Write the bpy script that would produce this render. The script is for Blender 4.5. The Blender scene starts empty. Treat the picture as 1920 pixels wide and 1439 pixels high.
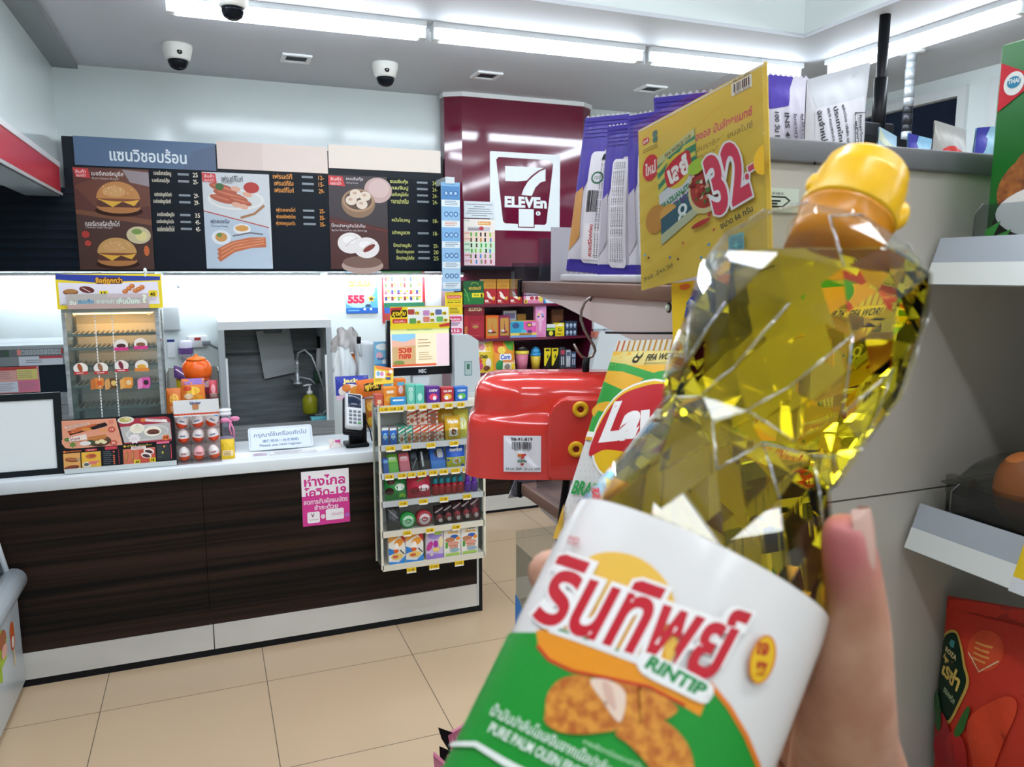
import bpy, bmesh, math, random
from mathutils import Vector as V, Matrix as Mx
random.seed(7)
PI = math.pi
SC = bpy.context.scene
COL = SC.collection
# ---------------------------------------------------------------- camera, world, exposure
FPX = 1450.0; EYE = 1.635; YAW = math.radians(21.5); PIT = math.radians(8.2)
cf = V((math.sin(YAW)*math.cos(PIT), math.cos(YAW)*math.cos(PIT), -math.sin(PIT)))
cr = V((math.cos(YAW), -math.sin(YAW), 0)); cu = cr.cross(cf)
cam = bpy.data.cameras.new('camera'); camo = bpy.data.objects.new('camera', cam); COL.objects.link(camo)
cam.sensor_width = 36; cam.sensor_fit = 'HORIZONTAL'; cam.lens = FPX/1920*36
cam.clip_start = .01; cam.clip_end = 60
cam.dof.use_dof = True; cam.dof.focus_distance = 1.6; cam.dof.aperture_fstop = 20
camo.matrix_world = Mx((cr.to_4d(), cu.to_4d(), (-cf).to_4d(), (0, 0, 0, 1))).transposed()
camo.matrix_world = Mx.Translation((0, 0, EYE)) @ Mx(((cr.x, cu.x, -cf.x, 0), (cr.y, cu.y, -cf.y, 0), (cr.z, cu.z, -cf.z, 0), (0, 0, 0, 1)))
SC.camera = camo
SC.view_settings.view_transform = 'Standard'; SC.view_settings.look = 'None'
SC.view_settings.gamma = 1; SC.view_settings.use_curve_mapping = False
SC.view_settings.exposure = 0.12
wd = bpy.data.worlds.new('world'); SC.world = wd; wd.use_nodes = True
wd.node_tree.nodes['Background'].inputs[0].default_value = (.010, .014, .03, 1)
wd.node_tree.nodes['Background'].inputs[1].default_value = 1.0
TUBE = 20.0        # luminance of the ceiling tubes
def ray(px, py): return cf*FPX + cr*(px-960) - cu*(py-719.5)
def PY(px, py, Y): d = ray(px, py); t = Y/d.y; return V((d.x*t, Y, EYE+d.z*t))
def PX(px, py, X): d = ray(px, py); t = X/d.x; return V((X, d.y*t, EYE+d.z*t))
def PZ(px, py, Z): d = ray(px, py); t = (Z-EYE)/d.z; return V((d.x*t, d.y*t, Z))
def PD(px, py, D): d = ray(px, py)/FPX; return V((d.x*D, d.y*D, EYE+d.z*D))
# ---------------------------------------------------------------- materials
def lin(h):
    h = h.lstrip('#'); r = []
    for i in (0, 2, 4):
        c = int(h[i:i+2], 16)/255; r.append(c/12.92 if c <= .04045 else ((c+.055)/1.055)**2.4)
    return (*r, 1)
_m = {}
def C(col, rough=.5, metal=0, emit=0, trans=0, ior=1.45, coat=0, name=None, sss=0):
    k = (col, rough, metal, emit, trans, ior, coat, sss)
    if k in _m: return _m[k]
    m = bpy.data.materials.new(name or 'paint_'+col.strip('#')); m.use_nodes = True
    b = m.node_tree.nodes['Principled BSDF']
    b.inputs['Base Color'].default_value = lin(col); b.inputs['Roughness'].default_value = rough
    b.inputs['Metallic'].default_value = metal; b.inputs['IOR'].default_value = ior
    b.inputs['Transmission Weight'].default_value = trans; b.inputs['Coat Weight'].default_value = coat
    b.inputs['Coat Roughness'].default_value = .05
    if sum(lin(col)[:3]) < .08: b.inputs['Specular IOR Level'].default_value = .2
    if sss: b.inputs['Subsurface Weight'].default_value = sss; b.inputs['Subsurface Scale'].default_value = .004; b.inputs['Subsurface Radius'].default_value = (1, .35, .2)
    if emit: b.inputs['Emission Color'].default_value = lin(col); b.inputs['Emission Strength'].default_value = emit
    _m[k] = m; return m
def CLEAR(tint='#f4f8fa', gloss=.06, rough=.03):
    k = ('clear', tint, gloss, rough)
    if k in _m: return _m[k]
    m = bpy.data.materials.new('clear_plastic'); m.use_nodes = True; n = m.node_tree; n.nodes.clear()
    o = n.nodes.new('ShaderNodeOutputMaterial'); x = n.nodes.new('ShaderNodeMixShader'); t = n.nodes.new('ShaderNodeBsdfTransparent')
    g = n.nodes.new('ShaderNodeBsdfGlossy'); f = n.nodes.new('ShaderNodeLayerWeight'); p = n.nodes.new('ShaderNodeMath'); a = n.nodes.new('ShaderNodeMath')
    t.inputs[0].default_value = lin(tint); g.inputs['Roughness'].default_value = rough; f.inputs[0].default_value = .5
    p.operation = 'POWER'; p.inputs[1].default_value = 4; a.operation = 'MULTIPLY_ADD'; a.inputs[1].default_value = .8; a.inputs[2].default_value = gloss*.6; a.use_clamp = True
    n.links.new(f.outputs['Facing'], p.inputs[0]); n.links.new(p.outputs[0], a.inputs[0]); n.links.new(a.outputs[0], x.inputs[0]); n.links.new(t.outputs[0], x.inputs[1]); n.links.new(g.outputs[0], x.inputs[2]); n.links.new(x.outputs[0], o.inputs[0])
    _m[k] = m; return m
def noisy(name, c1, c2, scale=(1, 1, 1), rough=.5, detail=4, lo=.35, hi=.65, metal=0, bump=0, coat=0, dist=0):
    m = bpy.data.materials.new(name); m.use_nodes = True; n = m.node_tree; b = n.nodes['Principled BSDF']
    tc = n.nodes.new('ShaderNodeTexCoord'); mp = n.nodes.new('ShaderNodeMapping'); no = n.nodes.new('ShaderNodeTexNoise'); r = n.nodes.new('ShaderNodeValToRGB')
    mp.inputs['Scale'].default_value = scale; no.inputs['Scale'].default_value = 1; no.inputs['Detail'].default_value = detail; no.inputs['Distortion'].default_value = dist
    r.color_ramp.elements[0].position = lo; r.color_ramp.elements[1].position = hi
    r.color_ramp.elements[0].color = lin(c1); r.color_ramp.elements[1].color = lin(c2)
    L = n.links.new; L(tc.outputs['Object'], mp.inputs[0]); L(mp.outputs[0], no.inputs[0]); L(no.outputs[0], r.inputs[0]); L(r.outputs[0], b.inputs['Base Color'])
    b.inputs['Roughness'].default_value = rough; b.inputs['Metallic'].default_value = metal; b.inputs['Coat Weight'].default_value = coat
    if bump:
        bp = n.nodes.new('ShaderNodeBump'); bp.inputs['Strength'].default_value = bump; bp.inputs['Distance'].default_value = .002; L(no.outputs[0], bp.inputs['Height']); L(bp.outputs[0], b.inputs['Normal'])
    return m
WOOD_DARK = noisy('dark_woodgrain', '#060505', '#2e1f18', (.5, 3, 34), .5, 5, .4, .62)
WOOD_DARK.node_tree.nodes['Principled BSDF'].inputs['Specular IOR Level'].default_value = .2
WOOD_MID = noisy('walnut_woodgrain', '#5d3f35', '#80604f', (60, 4, 5), .45, 4)
STEEL = noisy('brushed_steel', '#9aa2a6', '#bcc4c8', (3, 3, 80), .35, 3, metal=.5)
STEELD = noisy('dull_steel', '#666d70', '#7d8588', (4, 4, 30), .5, 3, metal=.2)
BLACK = C('#14161a', .4); WHITE = C('#e9eef0', .4); CLR = CLEAR()
# ---------------------------------------------------------------- flat artwork in measured units, y down
class Art:
    def __init__(s, x0, y0, x1, y1, bg=None, eps=.0003, deep=.003):
        s.w = (x0, y0, x1, y1); s.it = []; s.z = 0; s.eps = eps; s.deep = deep; s.hold = 0
        if bg: s.rect(x0, y0, x1-x0, y1-y0, bg)
    def _a(s, pts, faces, col):
        s.it.append((pts, faces, s.z, C(col, .45) if isinstance(col, str) else col)); s.z += 0 if s.hold else s.eps; return s
    def poly(s, pts, col): return s._a([tuple(p) for p in pts], [list(range(len(pts)))], col)
    def blob(s, P, col, n=6):                            # closed smooth outline through the points
        L = len(P); o = []
        for i in range(L):
            p0, p1, p2, p3 = P[i-1], P[i], P[(i+1) % L], P[(i+2) % L]
            for k in range(n):
                t = k/n; o.append(tuple(.5*(2*p1[j]+(p2[j]-p0[j])*t+(2*p0[j]-5*p1[j]+4*p2[j]-p3[j])*t*t+(3*p1[j]-p0[j]-3*p2[j]+p3[j])*t**3) for j in (0, 1)))
        return s.poly(o, col)
    def rect(s, x, y, w, h, col): return s.poly([(x, y+h), (x+w, y+h), (x+w, y), (x, y)], col)
    def ell(s, cx, cy, rx, ry, col, n=28, rot=0, a0=0, a1=360):
        c, q = math.cos(math.radians(rot)), math.sin(math.radians(rot)); P = []
        full = (a1-a0) >= 360
        for i in range(n if full else n+1):
            t = math.radians(a0+(a1-a0)*i/n); x, y = rx*math.cos(t), -ry*math.sin(t); P.append((cx+x*c-y*q, cy+x*q+y*c))
        return s.poly(P, col)
    def rr(s, x, y, w, h, r, col):
        P = []
        for (cx, cy, a) in ((x+w-r, y+r, 0), (x+r, y+r, 90), (x+r, y+h-r, 180), (x+w-r, y+h-r, 270)):
            for i in range(6): t = math.radians(a+18*i); P.append((cx+r*math.cos(t), cy-r*math.sin(t)))
        return s.poly(P, col)
    def line(s, pts, w, col):
        pts = [V((*p, 0)) for p in pts]; L = []; R = []
        for i, p in enumerate(pts):
            d = (pts[min(i+1, len(pts)-1)]-pts[max(i-1, 0)]).normalized(); q = V((-d.y, d.x, 0))*w/2; L.append((p+q)[:2]); R.append((p-q)[:2])
        n = len(pts); vs = L+R
        return s._a(vs, [[i, i+1, n+i+1, n+i] for i in range(n-1)], col)
    def star(s, cx, cy, r, r2, n, col, rot=0):
        return s.poly([(cx+(r if i % 2 == 0 else r2)*math.sin(PI*i/n+rot), cy-(r if i % 2 == 0 else r2)*math.cos(PI*i/n+rot)) for i in range(2*n)], col)
    def tx(s, t, x, y, w, h, col, b=.0, sh=0, rot=0, res=2):
        me = glyphs(t, b, sh, res)
        if not me: return s
        vs, fs, (ax, ay, bx, by) = me; c, q = math.cos(math.radians(rot)), math.sin(math.radians(rot)); P = []
        for (u, v) in vs:
            X = (u-ax)/(bx-ax)*w-w/2; Y = h/2-(v-ay)/(by-ay)*h; P.append((x+w/2+X*c-Y*q, y+h/2+X*q+Y*c))
        return s._a(P, fs, col)
    def lines(s, x, y, w, n, dy, h, col, rnd=.3):       # rows of unreadably small print
        s.hold += 1
        for i in range(n): s.rect(x, y+i*dy, w*(1-rnd*random.random()), h, col)
        s.hold -= 1; s.z += s.eps; return s
    def bars(s, x, y, w, h, n, col='#111111'):           # bar code
        X = x; s.hold += 1
        while X < x+w:
            k = random.choice((1, 1, 2, 3))*w/n*.45; s.rect(X, y, min(k, x+w-X), h, col); X += k+random.choice((1, 1, 2))*w/n*.5
        s.hold -= 1; s.z += s.eps; return s
_fc = bpy.data.curves.new('glyph', 'FONT'); _fo = bpy.data.objects.new('glyph', _fc); _gl = {}
def glyphs(t, b, sh, res):
    k = (t, b, sh, res)
    if k not in _gl:
        _fc.body = t; _fc.offset = b; _fc.shear = sh; _fc.resolution_u = res
        me = bpy.data.meshes.new_from_object(_fo); vs = [(v.co.x, v.co.y) for v in me.vertices]
        fs = [list(p.vertices) for p in me.polygons]; bpy.data.meshes.remove(me)
        _gl[k] = (vs, fs, (min(v[0] for v in vs), min(v[1] for v in vs), max(v[0] for v in vs), max(v[1] for v in vs))) if vs else None
    return _gl[k]
# ---------------------------------------------------------------- mesh builder
class MB:
    def __init__(s): s.v = []; s.f = []; s.m = []; s.sm = []; s.ms = []
    def mi(s, m):
        if isinstance(m, str): m = C(m)
        if m not in s.ms: s.ms.append(m)
        return s.ms.index(m)
    def add(s, vs, fs, m, sm=False, T=None):
        o = len(s.v); k = s.mi(m)
        s.v += [(T @ V(p)) if T else V(p) for p in vs]
        for f in fs: s.f.append([o+i for i in f]); s.m.append(k); s.sm.append(sm)
        return s
    def box(s, x0, x1, y0, y1, z0, z1, m, T=None):
        vs = [(x, y, z) for x in (x0, x1) for y in (y0, y1) for z in (z0, z1)]
        return s.add(vs, [(0, 1, 3, 2), (4, 6, 7, 5), (0, 4, 5, 1), (2, 3, 7, 6), (0, 2, 6, 4), (1, 5, 7, 3)], m, False, T)
    def rbox(s, x0, x1, y0, y1, z0, z1, m, r=.005, seg=2, T=None):
        bm = bmesh.new(); bmesh.ops.create_cube(bm, size=1)
        for v in bm.verts: v.co = V(((x0+x1)/2+v.co.x*(x1-x0), (y0+y1)/2+v.co.y*(y1-y0), (z0+z1)/2+v.co.z*(z1-z0)))
        r = min(r, .49*min(x1-x0, y1-y0, z1-z0))
        bmesh.ops.bevel(bm, geom=list(bm.edges), offset=r, segments=seg, affect='EDGES', profile=.5)
        bm.verts.index_update(); s.add([v.co.copy() for v in bm.verts], [[v.index for v in f.verts] for f in bm.faces], m, True, T); bm.free(); return s
    def prism(s, pts, z0, z1, m, T=None, sm=False):
        n = len(pts); vs = [(p[0], p[1], z0) for p in pts]+[(p[0], p[1], z1) for p in pts]
        s.add(vs, [list(range(n))[::-1], list(range(n, 2*n))], m, False, T)
        return s.add(vs, [(i, (i+1) % n, n+(i+1) % n, n+i) for i in range(n)], m, sm, T)
    def lathe(s, prof, m, n=24, T=None, sm=True, cap=True, sx=1, sy=1):
        vs = []; fs = []
        for (r, z) in prof:
            for i in range(n): a = 2*PI*i/n; vs.append((r*math.cos(a)*sx, r*math.sin(a)*sy, z))
        for j in range(len(prof)-1):
            for i in range(n): fs.append((j*n+i, j*n+(i+1) % n, (j+1)*n+(i+1) % n, (j+1)*n+i))
        if cap: fs += [list(range(n))[::-1], [len(vs)-n+i for i in range(n)]]
        return s.add(vs, fs, m, sm, T)
    def cyl(s, p0, p1, r, m, r1=None, n=16, sm=True):
        p0, p1 = V(p0), V(p1); d = p1-p0; T = Mx.Translation(p0) @ d.to_track_quat('Z', 'Y').to_matrix().to_4x4()
        return s.lathe([(r, 0), (r if r1 is None else r1, d.length)], m, n, T, sm)
    def tube(s, pts, r, m, n=10, rs=None):
        pts = [V(p) for p in pts]; vs = []; fs = []; ref = None
        for i, p in enumerate(pts):
            d = (pts[min(i+1, len(pts)-1)]-pts[max(i-1, 0)]).normalized()
            if ref is None: ref = d.orthogonal().normalized()
            ref = (ref-d*ref.dot(d)).normalized(); q = d.cross(ref); R = rs[i] if rs else r
            vs += [p+ref*(R*math.cos(2*PI*k/n))+q*(R*math.sin(2*PI*k/n)) for k in range(n)]
        for j in range(len(pts)-1):
            for i in range(n): fs.append((j*n+i, j*n+(i+1) % n, (j+1)*n+(i+1) % n, (j+1)*n+i))
        fs += [list(range(n))[::-1], [len(vs)-n+i for i in range(n)]]
        return s.add(vs, fs, m, True)
    def ell(s, c, r, m, nu=16, nv=10, T=None):
        if not hasattr(r, '__len__'): r = (r, r, r)
        vs = [(c[0], c[1], c[2]-r[2])]; fs = []
        for j in range(1, nv):
            b = -PI/2+PI*j/nv
            for i in range(nu): a = 2*PI*i/nu; vs.append((c[0]+r[0]*math.cos(b)*math.cos(a), c[1]+r[1]*math.cos(b)*math.sin(a), c[2]+r[2]*math.sin(b)))
        vs.append((c[0], c[1], c[2]+r[2])); N = len(vs)-1
        for i in range(nu):
            fs.append((0, 1+(i+1) % nu, 1+i)); fs.append((N, N-nu+i, N-nu+(i+1) % nu))
            for j in range(nv-2): a = 1+j*nu; fs.append((a+i, a+(i+1) % nu, a+nu+(i+1) % nu, a+nu+i))
        return s.add(vs, fs, m, True, T)
    def surf(s, fn, nu, nv, m, sm=True):
        vs = [fn(i/nu, j/nv) for j in range(nv+1) for i in range(nu+1)]
        return s.add(vs, [(j*(nu+1)+i, j*(nu+1)+i+1, (j+1)*(nu+1)+i+1, (j+1)*(nu+1)+i) for j in range(nv) for i in range(nu)], m, sm)
    def art(s, A, bl, br, tr, tl, off=.0004):
        bl, br, tr, tl = V(bl), V(br), V(tr), V(tl); n = (br-bl).cross(tl-bl).normalized()
        return s.artf(A, lambda u, v, h: (bl*(1-u)+br*u)*(1-v)+(tl*(1-u)+tr*u)*v+n*(h+off))
    def artf(s, A, fn, nu=0, nv=0, sm=False):
        x0, y0, x1, y1 = A.w; zk = min(1, A.deep/max(A.z, 1e-9))
        for pts, fs, z, m in A.it:
            z *= zk
            P = [((p[0]-x0)/(x1-x0), (y1-p[1])/(y1-y0)) for p in pts]
            if nu:
                bm = bmesh.new(); bv = [bm.verts.new((p[0], p[1], 0)) for p in P]
                for f in fs:
                    try: bm.faces.new([bv[i] for i in f])
                    except ValueError: pass
                us = [p[0] for p in P]; ws = [p[1] for p in P]
                bmesh.ops.triangulate(bm, faces=list(bm.faces))
                for k in range(1, nu):
                    if min(us) < k/nu < max(us): bmesh.ops.bisect_plane(bm, geom=bm.verts[:]+bm.edges[:]+bm.faces[:], plane_co=(k/nu, 0, 0), plane_no=(1, 0, 0))
                for k in range(1, nv):
                    if min(ws) < k/nv < max(ws): bmesh.ops.bisect_plane(bm, geom=bm.verts[:]+bm.edges[:]+bm.faces[:], plane_co=(0, k/nv, 0), plane_no=(0, 1, 0))
                bm.verts.index_update(); s.add([fn(v.co.x, v.co.y, z) for v in bm.verts], [[v.index for v in f.verts] for f in bm.faces], m, sm); bm.free()
            else: s.add([fn(u, v, z) for (u, v) in P], fs, m, sm)
        return s
    def front(s, A, x0, x1, z0, z1, y, off=.0004): return s.art(A, (x0, y, z0), (x1, y, z0), (x1, y, z1), (x0, y, z1), off)
    def build(s, name, parent=None, label=None, cat=None, group=None, kind=None, bevel=0, bseg=2, sub=0, origin=None, shade=None):
        me = bpy.data.meshes.new(name); o = bpy.data.objects.new(name, me)
        r = parent
        while r is not None and r.parent is not None: r = r.parent
        if r is not None: og = V(r.location)
        elif origin is not None: og = V(origin)
        else:
            xs = [p.x for p in s.v]; ys = [p.y for p in s.v]; og = V(((min(xs)+max(xs))/2, (min(ys)+max(ys))/2, min(p.z for p in s.v)))
        me.from_pydata([p-og for p in s.v], [], s.f)
        for m in s.ms: me.materials.append(m)
        me.polygons.foreach_set('material_index', s.m); me.polygons.foreach_set('use_smooth', s.sm); me.update()
        COL.objects.link(o)
        if parent is not None: o.parent = parent
        else: o.location = og
        if bevel: b = o.modifiers.new('bevel', 'BEVEL'); b.width = bevel; b.segments = bseg; b.limit_method = 'ANGLE'
        if sub: b = o.modifiers.new('smooth', 'SUBSURF'); b.levels = sub; b.render_levels = sub
        tag(o, label, cat, group, kind); return o
def tag(o, label=None, cat=None, group=None, kind=None):
    if label: o['label'] = label
    if cat: o['category'] = cat
    if group: o['group'] = group
    if kind: o['kind'] = kind
    return o
def thing(name, loc, label, cat, group=None):
    o = bpy.data.objects.new(name, None); COL.objects.link(o); o.location = loc; o.empty_display_size = .05; return tag(o, label, cat, group)
def bld(fn, *a, **k): b = MB(); fn(b); return b.build(*a, **k)
ORD = ['first', 'second', 'third', 'fourth', 'fifth', 'sixth', 'seventh', 'eighth', 'ninth', 'tenth', 'eleventh', 'twelfth']
def pr(x0, y0, x1, y1, Y):              # measured rectangle on the plane Y -> x0,x1,z0,z1
    ym = (y0+y1)/2; xm = (x0+x1)/2
    return PY(x0, ym, Y).x, PY(x1, ym, Y).x, PY(xm, y1, Y).z, PY(xm, y0, Y).z
# ================================================================ ROOM
CEIL = 2.9; WY = 5.63
def struct(b, name): return b.build(name, kind='structure')
WALL = C('#dbe6e6', .13); CEILM = C('#c6ccd3', .6)
# floor tiles 0.6 m
m = bpy.data.materials.new('cream_floor_tiles'); m.use_nodes = True; n = m.node_tree; bs = n.nodes['Principled BSDF']
tc = n.nodes.new('ShaderNodeTexCoord'); mp = n.nodes.new('ShaderNodeMapping'); br = n.nodes.new('ShaderNodeTexBrick'); no = n.nodes.new('ShaderNodeTexNoise'); mx = n.nodes.new('ShaderNodeMix')
mp.inputs['Location'].default_value = (.45, -3.076+6, 0); br.offset = 0; br.inputs['Scale'].default_value = 1
br.inputs['Brick Width'].default_value = .6; br.inputs['Row Height'].default_value = .6; br.inputs['Mortar Size'].default_value = .0018; br.inputs['Mortar Smooth'].default_value = .2
br.inputs['Color1'].default_value = lin('#cdb493'); br.inputs['Color2'].default_value = lin('#c9b08f'); br.inputs['Mortar'].default_value = lin('#6e6353')
no.inputs['Scale'].default_value = 3; mx.data_type = 'RGBA'; mx.blend_type = 'MULTIPLY'; mx.inputs[0].default_value = .12
n.links.new(tc.outputs['Object'], mp.inputs[0]); n.links.new(mp.outputs[0], br.inputs[0]); n.links.new(br.outputs[0], mx.inputs[6]); n.links.new(no.outputs[1], mx.inputs[7]); n.links.new(mx.outputs[2], bs.inputs['Base Color'])
bs.inputs['Roughness'].default_value = .22
b = MB(); b.box(-2.5, 4.6, -3.5, WY, -.1, 0, m); o = b.build('floor', kind='structure', origin=(0, 0, 0))
# ceiling with a raised bay over the shop floor
b = MB(); X0, X1, Y0, Y1 = -.05, 3.11, -1.6, 3.55; ZT = 3.3
b.box(-2.5, 4.6, Y1, WY, CEIL, CEIL+.02, CEILM); b.box(-2.5, 4.6, -3.5, Y0, CEIL, CEIL+.02, CEILM)
b.box(-2.5, X0, Y0, Y1, CEIL, CEIL+.02, CEILM); b.box(X1, 4.6, Y0, Y1, CEIL, CEIL+.02, CEILM)
ZC = CEIL+.0205; b.box(X0, X1, Y1+.001, Y1+.05, ZC, ZT, WALL); b.box(X0, X1, Y0-.05, Y0-.001, ZC, ZT, WALL); b.box(X0-.05, X0-.001, Y0-.05, Y1+.05, ZC, ZT, WALL); b.box(X1+.001, X1+.05, Y0-.05, Y1+.05, ZC, ZT, WALL)
b.box(X0-.05, X1+.05, Y0-.05, Y1+.05, ZT+.0005, ZT+.1, CEILM); struct(b, 'ceiling')
b = MB(); b.box(-2.5, 4.6, WY, WY+.1, 0, CEIL, WALL); struct(b, 'wall_back')
b = MB(); b.box(-2.6, -2.5, -3.5, WY, 0, CEIL, WALL); struct(b, 'wall_left')
b = MB(); b.box(-.95, -.80, .5, WY, 2.29, CEIL, WALL); struct(b, 'wall_left_upper')
b = MB(); b.box(-.80, -.66, .5, WY, CEIL-.025, CEIL, C('#8f989b', .6)); struct(b, 'trim_1')
b = MB(); b.box(-2.5, 4.6, -3.6, -3.5, 0, CEIL, WALL); struct(b, 'wall_front')
# right wall with shop windows
b = MB(); wins = [(3.72, 5.2), (2.0, 3.56), (.2, 1.8)]; yy = -3.5
for (a, c) in sorted(wins): b.box(4.6, 4.7, yy, a, 0, CEIL, WALL); b.box(4.6, 4.7, a, c, 0, .9, WALL); b.box(4.6, 4.7, a, c, 2.82, CEIL, WALL); yy = c
b.box(4.6, 4.7, yy, WY, 0, CEIL, WALL); struct(b, 'wall_right')
for i, (a, c) in enumerate(wins):
    b = MB(); fm = C('#cfd6d8', .4)
    for (p, q, r, t) in ((a, a+.06, .9, 2.82), (c-.06, c, .9, 2.82), (a+.06, c-.06, .9, .96), (a+.06, c-.06, 2.76, 2.82)): b.box(4.57, 4.66, p, q, r, t, fm)
    w = struct(b, 'window_%d' % (i+1))
    b = MB(); b.box(4.62, 4.63, a+.06, c-.06, .96, 2.76, CLEAR('#c8d4e0', .05)); b.build('pane', w)
# night outside
b = MB(); b.box(4.7, 12, -4, 9, -.15, -.05, C('#1b1d22', .8)); struct(b, 'pavement')
for i, (y, z) in enumerate(((5.2, 3.35), (6.0, 3.55))):
    t = thing('street_lamp', (8.6, y, -.05), 'street lamp glowing in the dark outside the %s' % ('window, lower and nearer one' if i == 0 else 'window, higher and farther one'), 'street lamp', 'lamps outside the window')
    b = MB(); b.cyl((8.6, y, -.05), (8.6, y, z), .05, BLACK); b.build('pole', t)
    b = MB(); b.ell((8.52, y, z), (.1, .14, .07), C('#d8ecff', .5, emit=25)); b.build('lamp_head', t)
# ---------------------------------------------------------------- lights
BAY_FILL = C('#f4f8ff', .4, emit=TUBE*1.9, name='bay_fill_diffuser'); LAMP = C('#eef6ff', .4, emit=TUBE, name='fluorescent_diffuser'); HOUS = C('#dde2e4', .5)
def tube_light(p0, p1, label, lamp=None):
    p0, p1 = V(p0), V(p1); t = thing('fluorescent_light', (p0+p1)/2, label, 'ceiling light', 'fluorescent battens under the ceiling')
    d = (p1-p0); L = d.length; T = Mx.Translation(p0) @ d.to_track_quat('X', 'Z').to_matrix().to_4x4()
    b = MB(); b.box(0, L, -.054, .054, .022, .05, HOUS, T)
    b.box(0, .04, -.03, .03, -.03, .025, HOUS, T); b.box(L-.04, L, -.03, .03, -.03, .025, HOUS, T); b.build('housing', t)
    b = MB(); n = 10; pf = [(.052*math.cos(PI+PI*k/n), .02+.055*math.sin(PI+PI*k/n)) for k in range(n+1)]
    vs = [T @ V((x, p[0], p[1])) for x in (.04, L-.04) for p in pf]
    b.add(vs, [(i, i+1, n+2+i, n+1+i) for i in range(n)]+[list(range(n+1))[::-1], list(range(n+1, 2*n+2))], lamp or LAMP, True); b.build('tube', t)
zl = CEIL-.05
XA = [-.12, 1.14, 2.40, 3.5]
for i in range(3):
    tube_light((XA[i]+.02, 4.1-.03*i, zl), (XA[i+1]-.02, 4.07-.03*i, zl), 'fluorescent batten above the counter, %s from the left' % ORD[i])
YB = [3.88, 2.63, 1.38, .13, -1.12]
for i in range(4): tube_light((3.6, YB[i]-.02, zl), (3.6, YB[i+1]+.02, zl), 'fluorescent batten running along the window side, %s from the back wall' % ORD[i])
for i in range(4): tube_light((-1.25 if i > 9 else -.28, YB[i]-.1, zl), (-.28, YB[i+1]-.06, zl), 'fluorescent batten beside the left upper wall, %s from the back wall' % ORD[i])
for i in range(3): tube_light((XA[i]+.02, -1.9, zl), (XA[i+1]-.02, -1.9, zl), 'fluorescent batten behind the photographer, %s from the left' % ORD[i])
for j, yb in enumerate((1.7, -.2)):  # unseen bay battens added to brighten the near shelves and bottle
    for i in range(2): tube_light((.3+1.26*i, yb, ZT-.05), (1.5+1.26*i, yb, ZT-.05), 'added fill-light batten in the raised ceiling bay, %s row, %s one' % (('far', 'near')[j], ('left', 'right')[i]), BAY_FILL)
for i, x in enumerate((-1.3, -.25, .8)):   # light bar below the menu board, washes the wall
    t = thing('under_board_light', (x+.5, 5.56, 1.62), 'slim light bar under the menu board, %s from the left' % ORD[i], 'light bar', 'light bars under the menu board')
    b = MB(); b.box(x, x+1.0, 5.54, 5.585, 1.612, 1.632, HOUS); b.build('housing', t)
    b = MB(); b.box(x+.01, x+.99, 5.545, 5.58, 1.604, 1.612, C('#eef6ff', .4, emit=42)); b.build('tube', t)
# ---------------------------------------------------------------- ceiling fittings
for i, (px, py, lab, num) in enumerate(((332, 84, 'white dome security camera with a black 6 on it, nearest the left wall', '6'), (722, 119, 'white dome security camera in the middle of the ceiling over the menu board', '8'), (434, 2, 'dome security camera beside the bright batten at the top edge', ''))):
    c = PZ(px, py, CEIL) if i < 2 else PZ(434, -22, CEIL); s = 1 if i < 2 else .95
    t = thing('security_camera', c, lab, 'security camera', 'dome security cameras')
    T = Mx.Translation(c)
    b = MB(); b.lathe([(.078*s, 0), (.08*s, -.006), (.078*s, -.03), (.066*s, -.075), (.055*s, -.085)], C('#e6e8e2', .35), 28, T)
    if num:
        A = Art(0, 0, 10, 10); A.tx(num, 1, 0, 8, 10, '#1b1b1b', .05)
        d = (V((0, 0, EYE))-c); a = math.atan2(d.y, d.x)+.15; R = lambda u, v, h: c+V((math.cos(a+(u-.5)*.5)*(.074+h)*s, math.sin(a+(u-.5)*.5)*(.074+h)*s, -.068+.045*v))
        b.artf(A, R, 4, 3)
    b.build('housing', t)
    b = MB(); b.lathe([(.055*s, -.085), (.053*s, -.1), (.043*s, -.122), (.025*s, -.134), (.001, -.138)], C('#10141c', .08), 28, T); b.build('dome', t)
for i, (px, py) in enumerate(((555, 108), (912, 140), (1220, 165))):
    c = PZ(px, py, CEIL); t = thing('ceiling_vent', c, 'square recessed ceiling vent, %s from the left' % ORD[i], 'ceiling vent', 'square recessed fittings in the ceiling')
    b = MB(); k = .085
    for (x0, x1, y0, y1) in ((-k, k, -k, -k+.025), (-k, k, k-.025, k), (-k, -k+.025, -k+.025, k-.025), (k-.025, k, -k+.025, k-.025)): b.box(c.x+x0, c.x+x1, c.y+y0, c.y+y1, CEIL-.012, CEIL, WHITE)
    b.build('frame', t)
    b = MB(); b.box(c.x-.06, c.x+.06, c.y-.06, c.y+.06, CEIL-.004, CEIL, C('#0c1624', .5)); b.build('recess', t)
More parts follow.
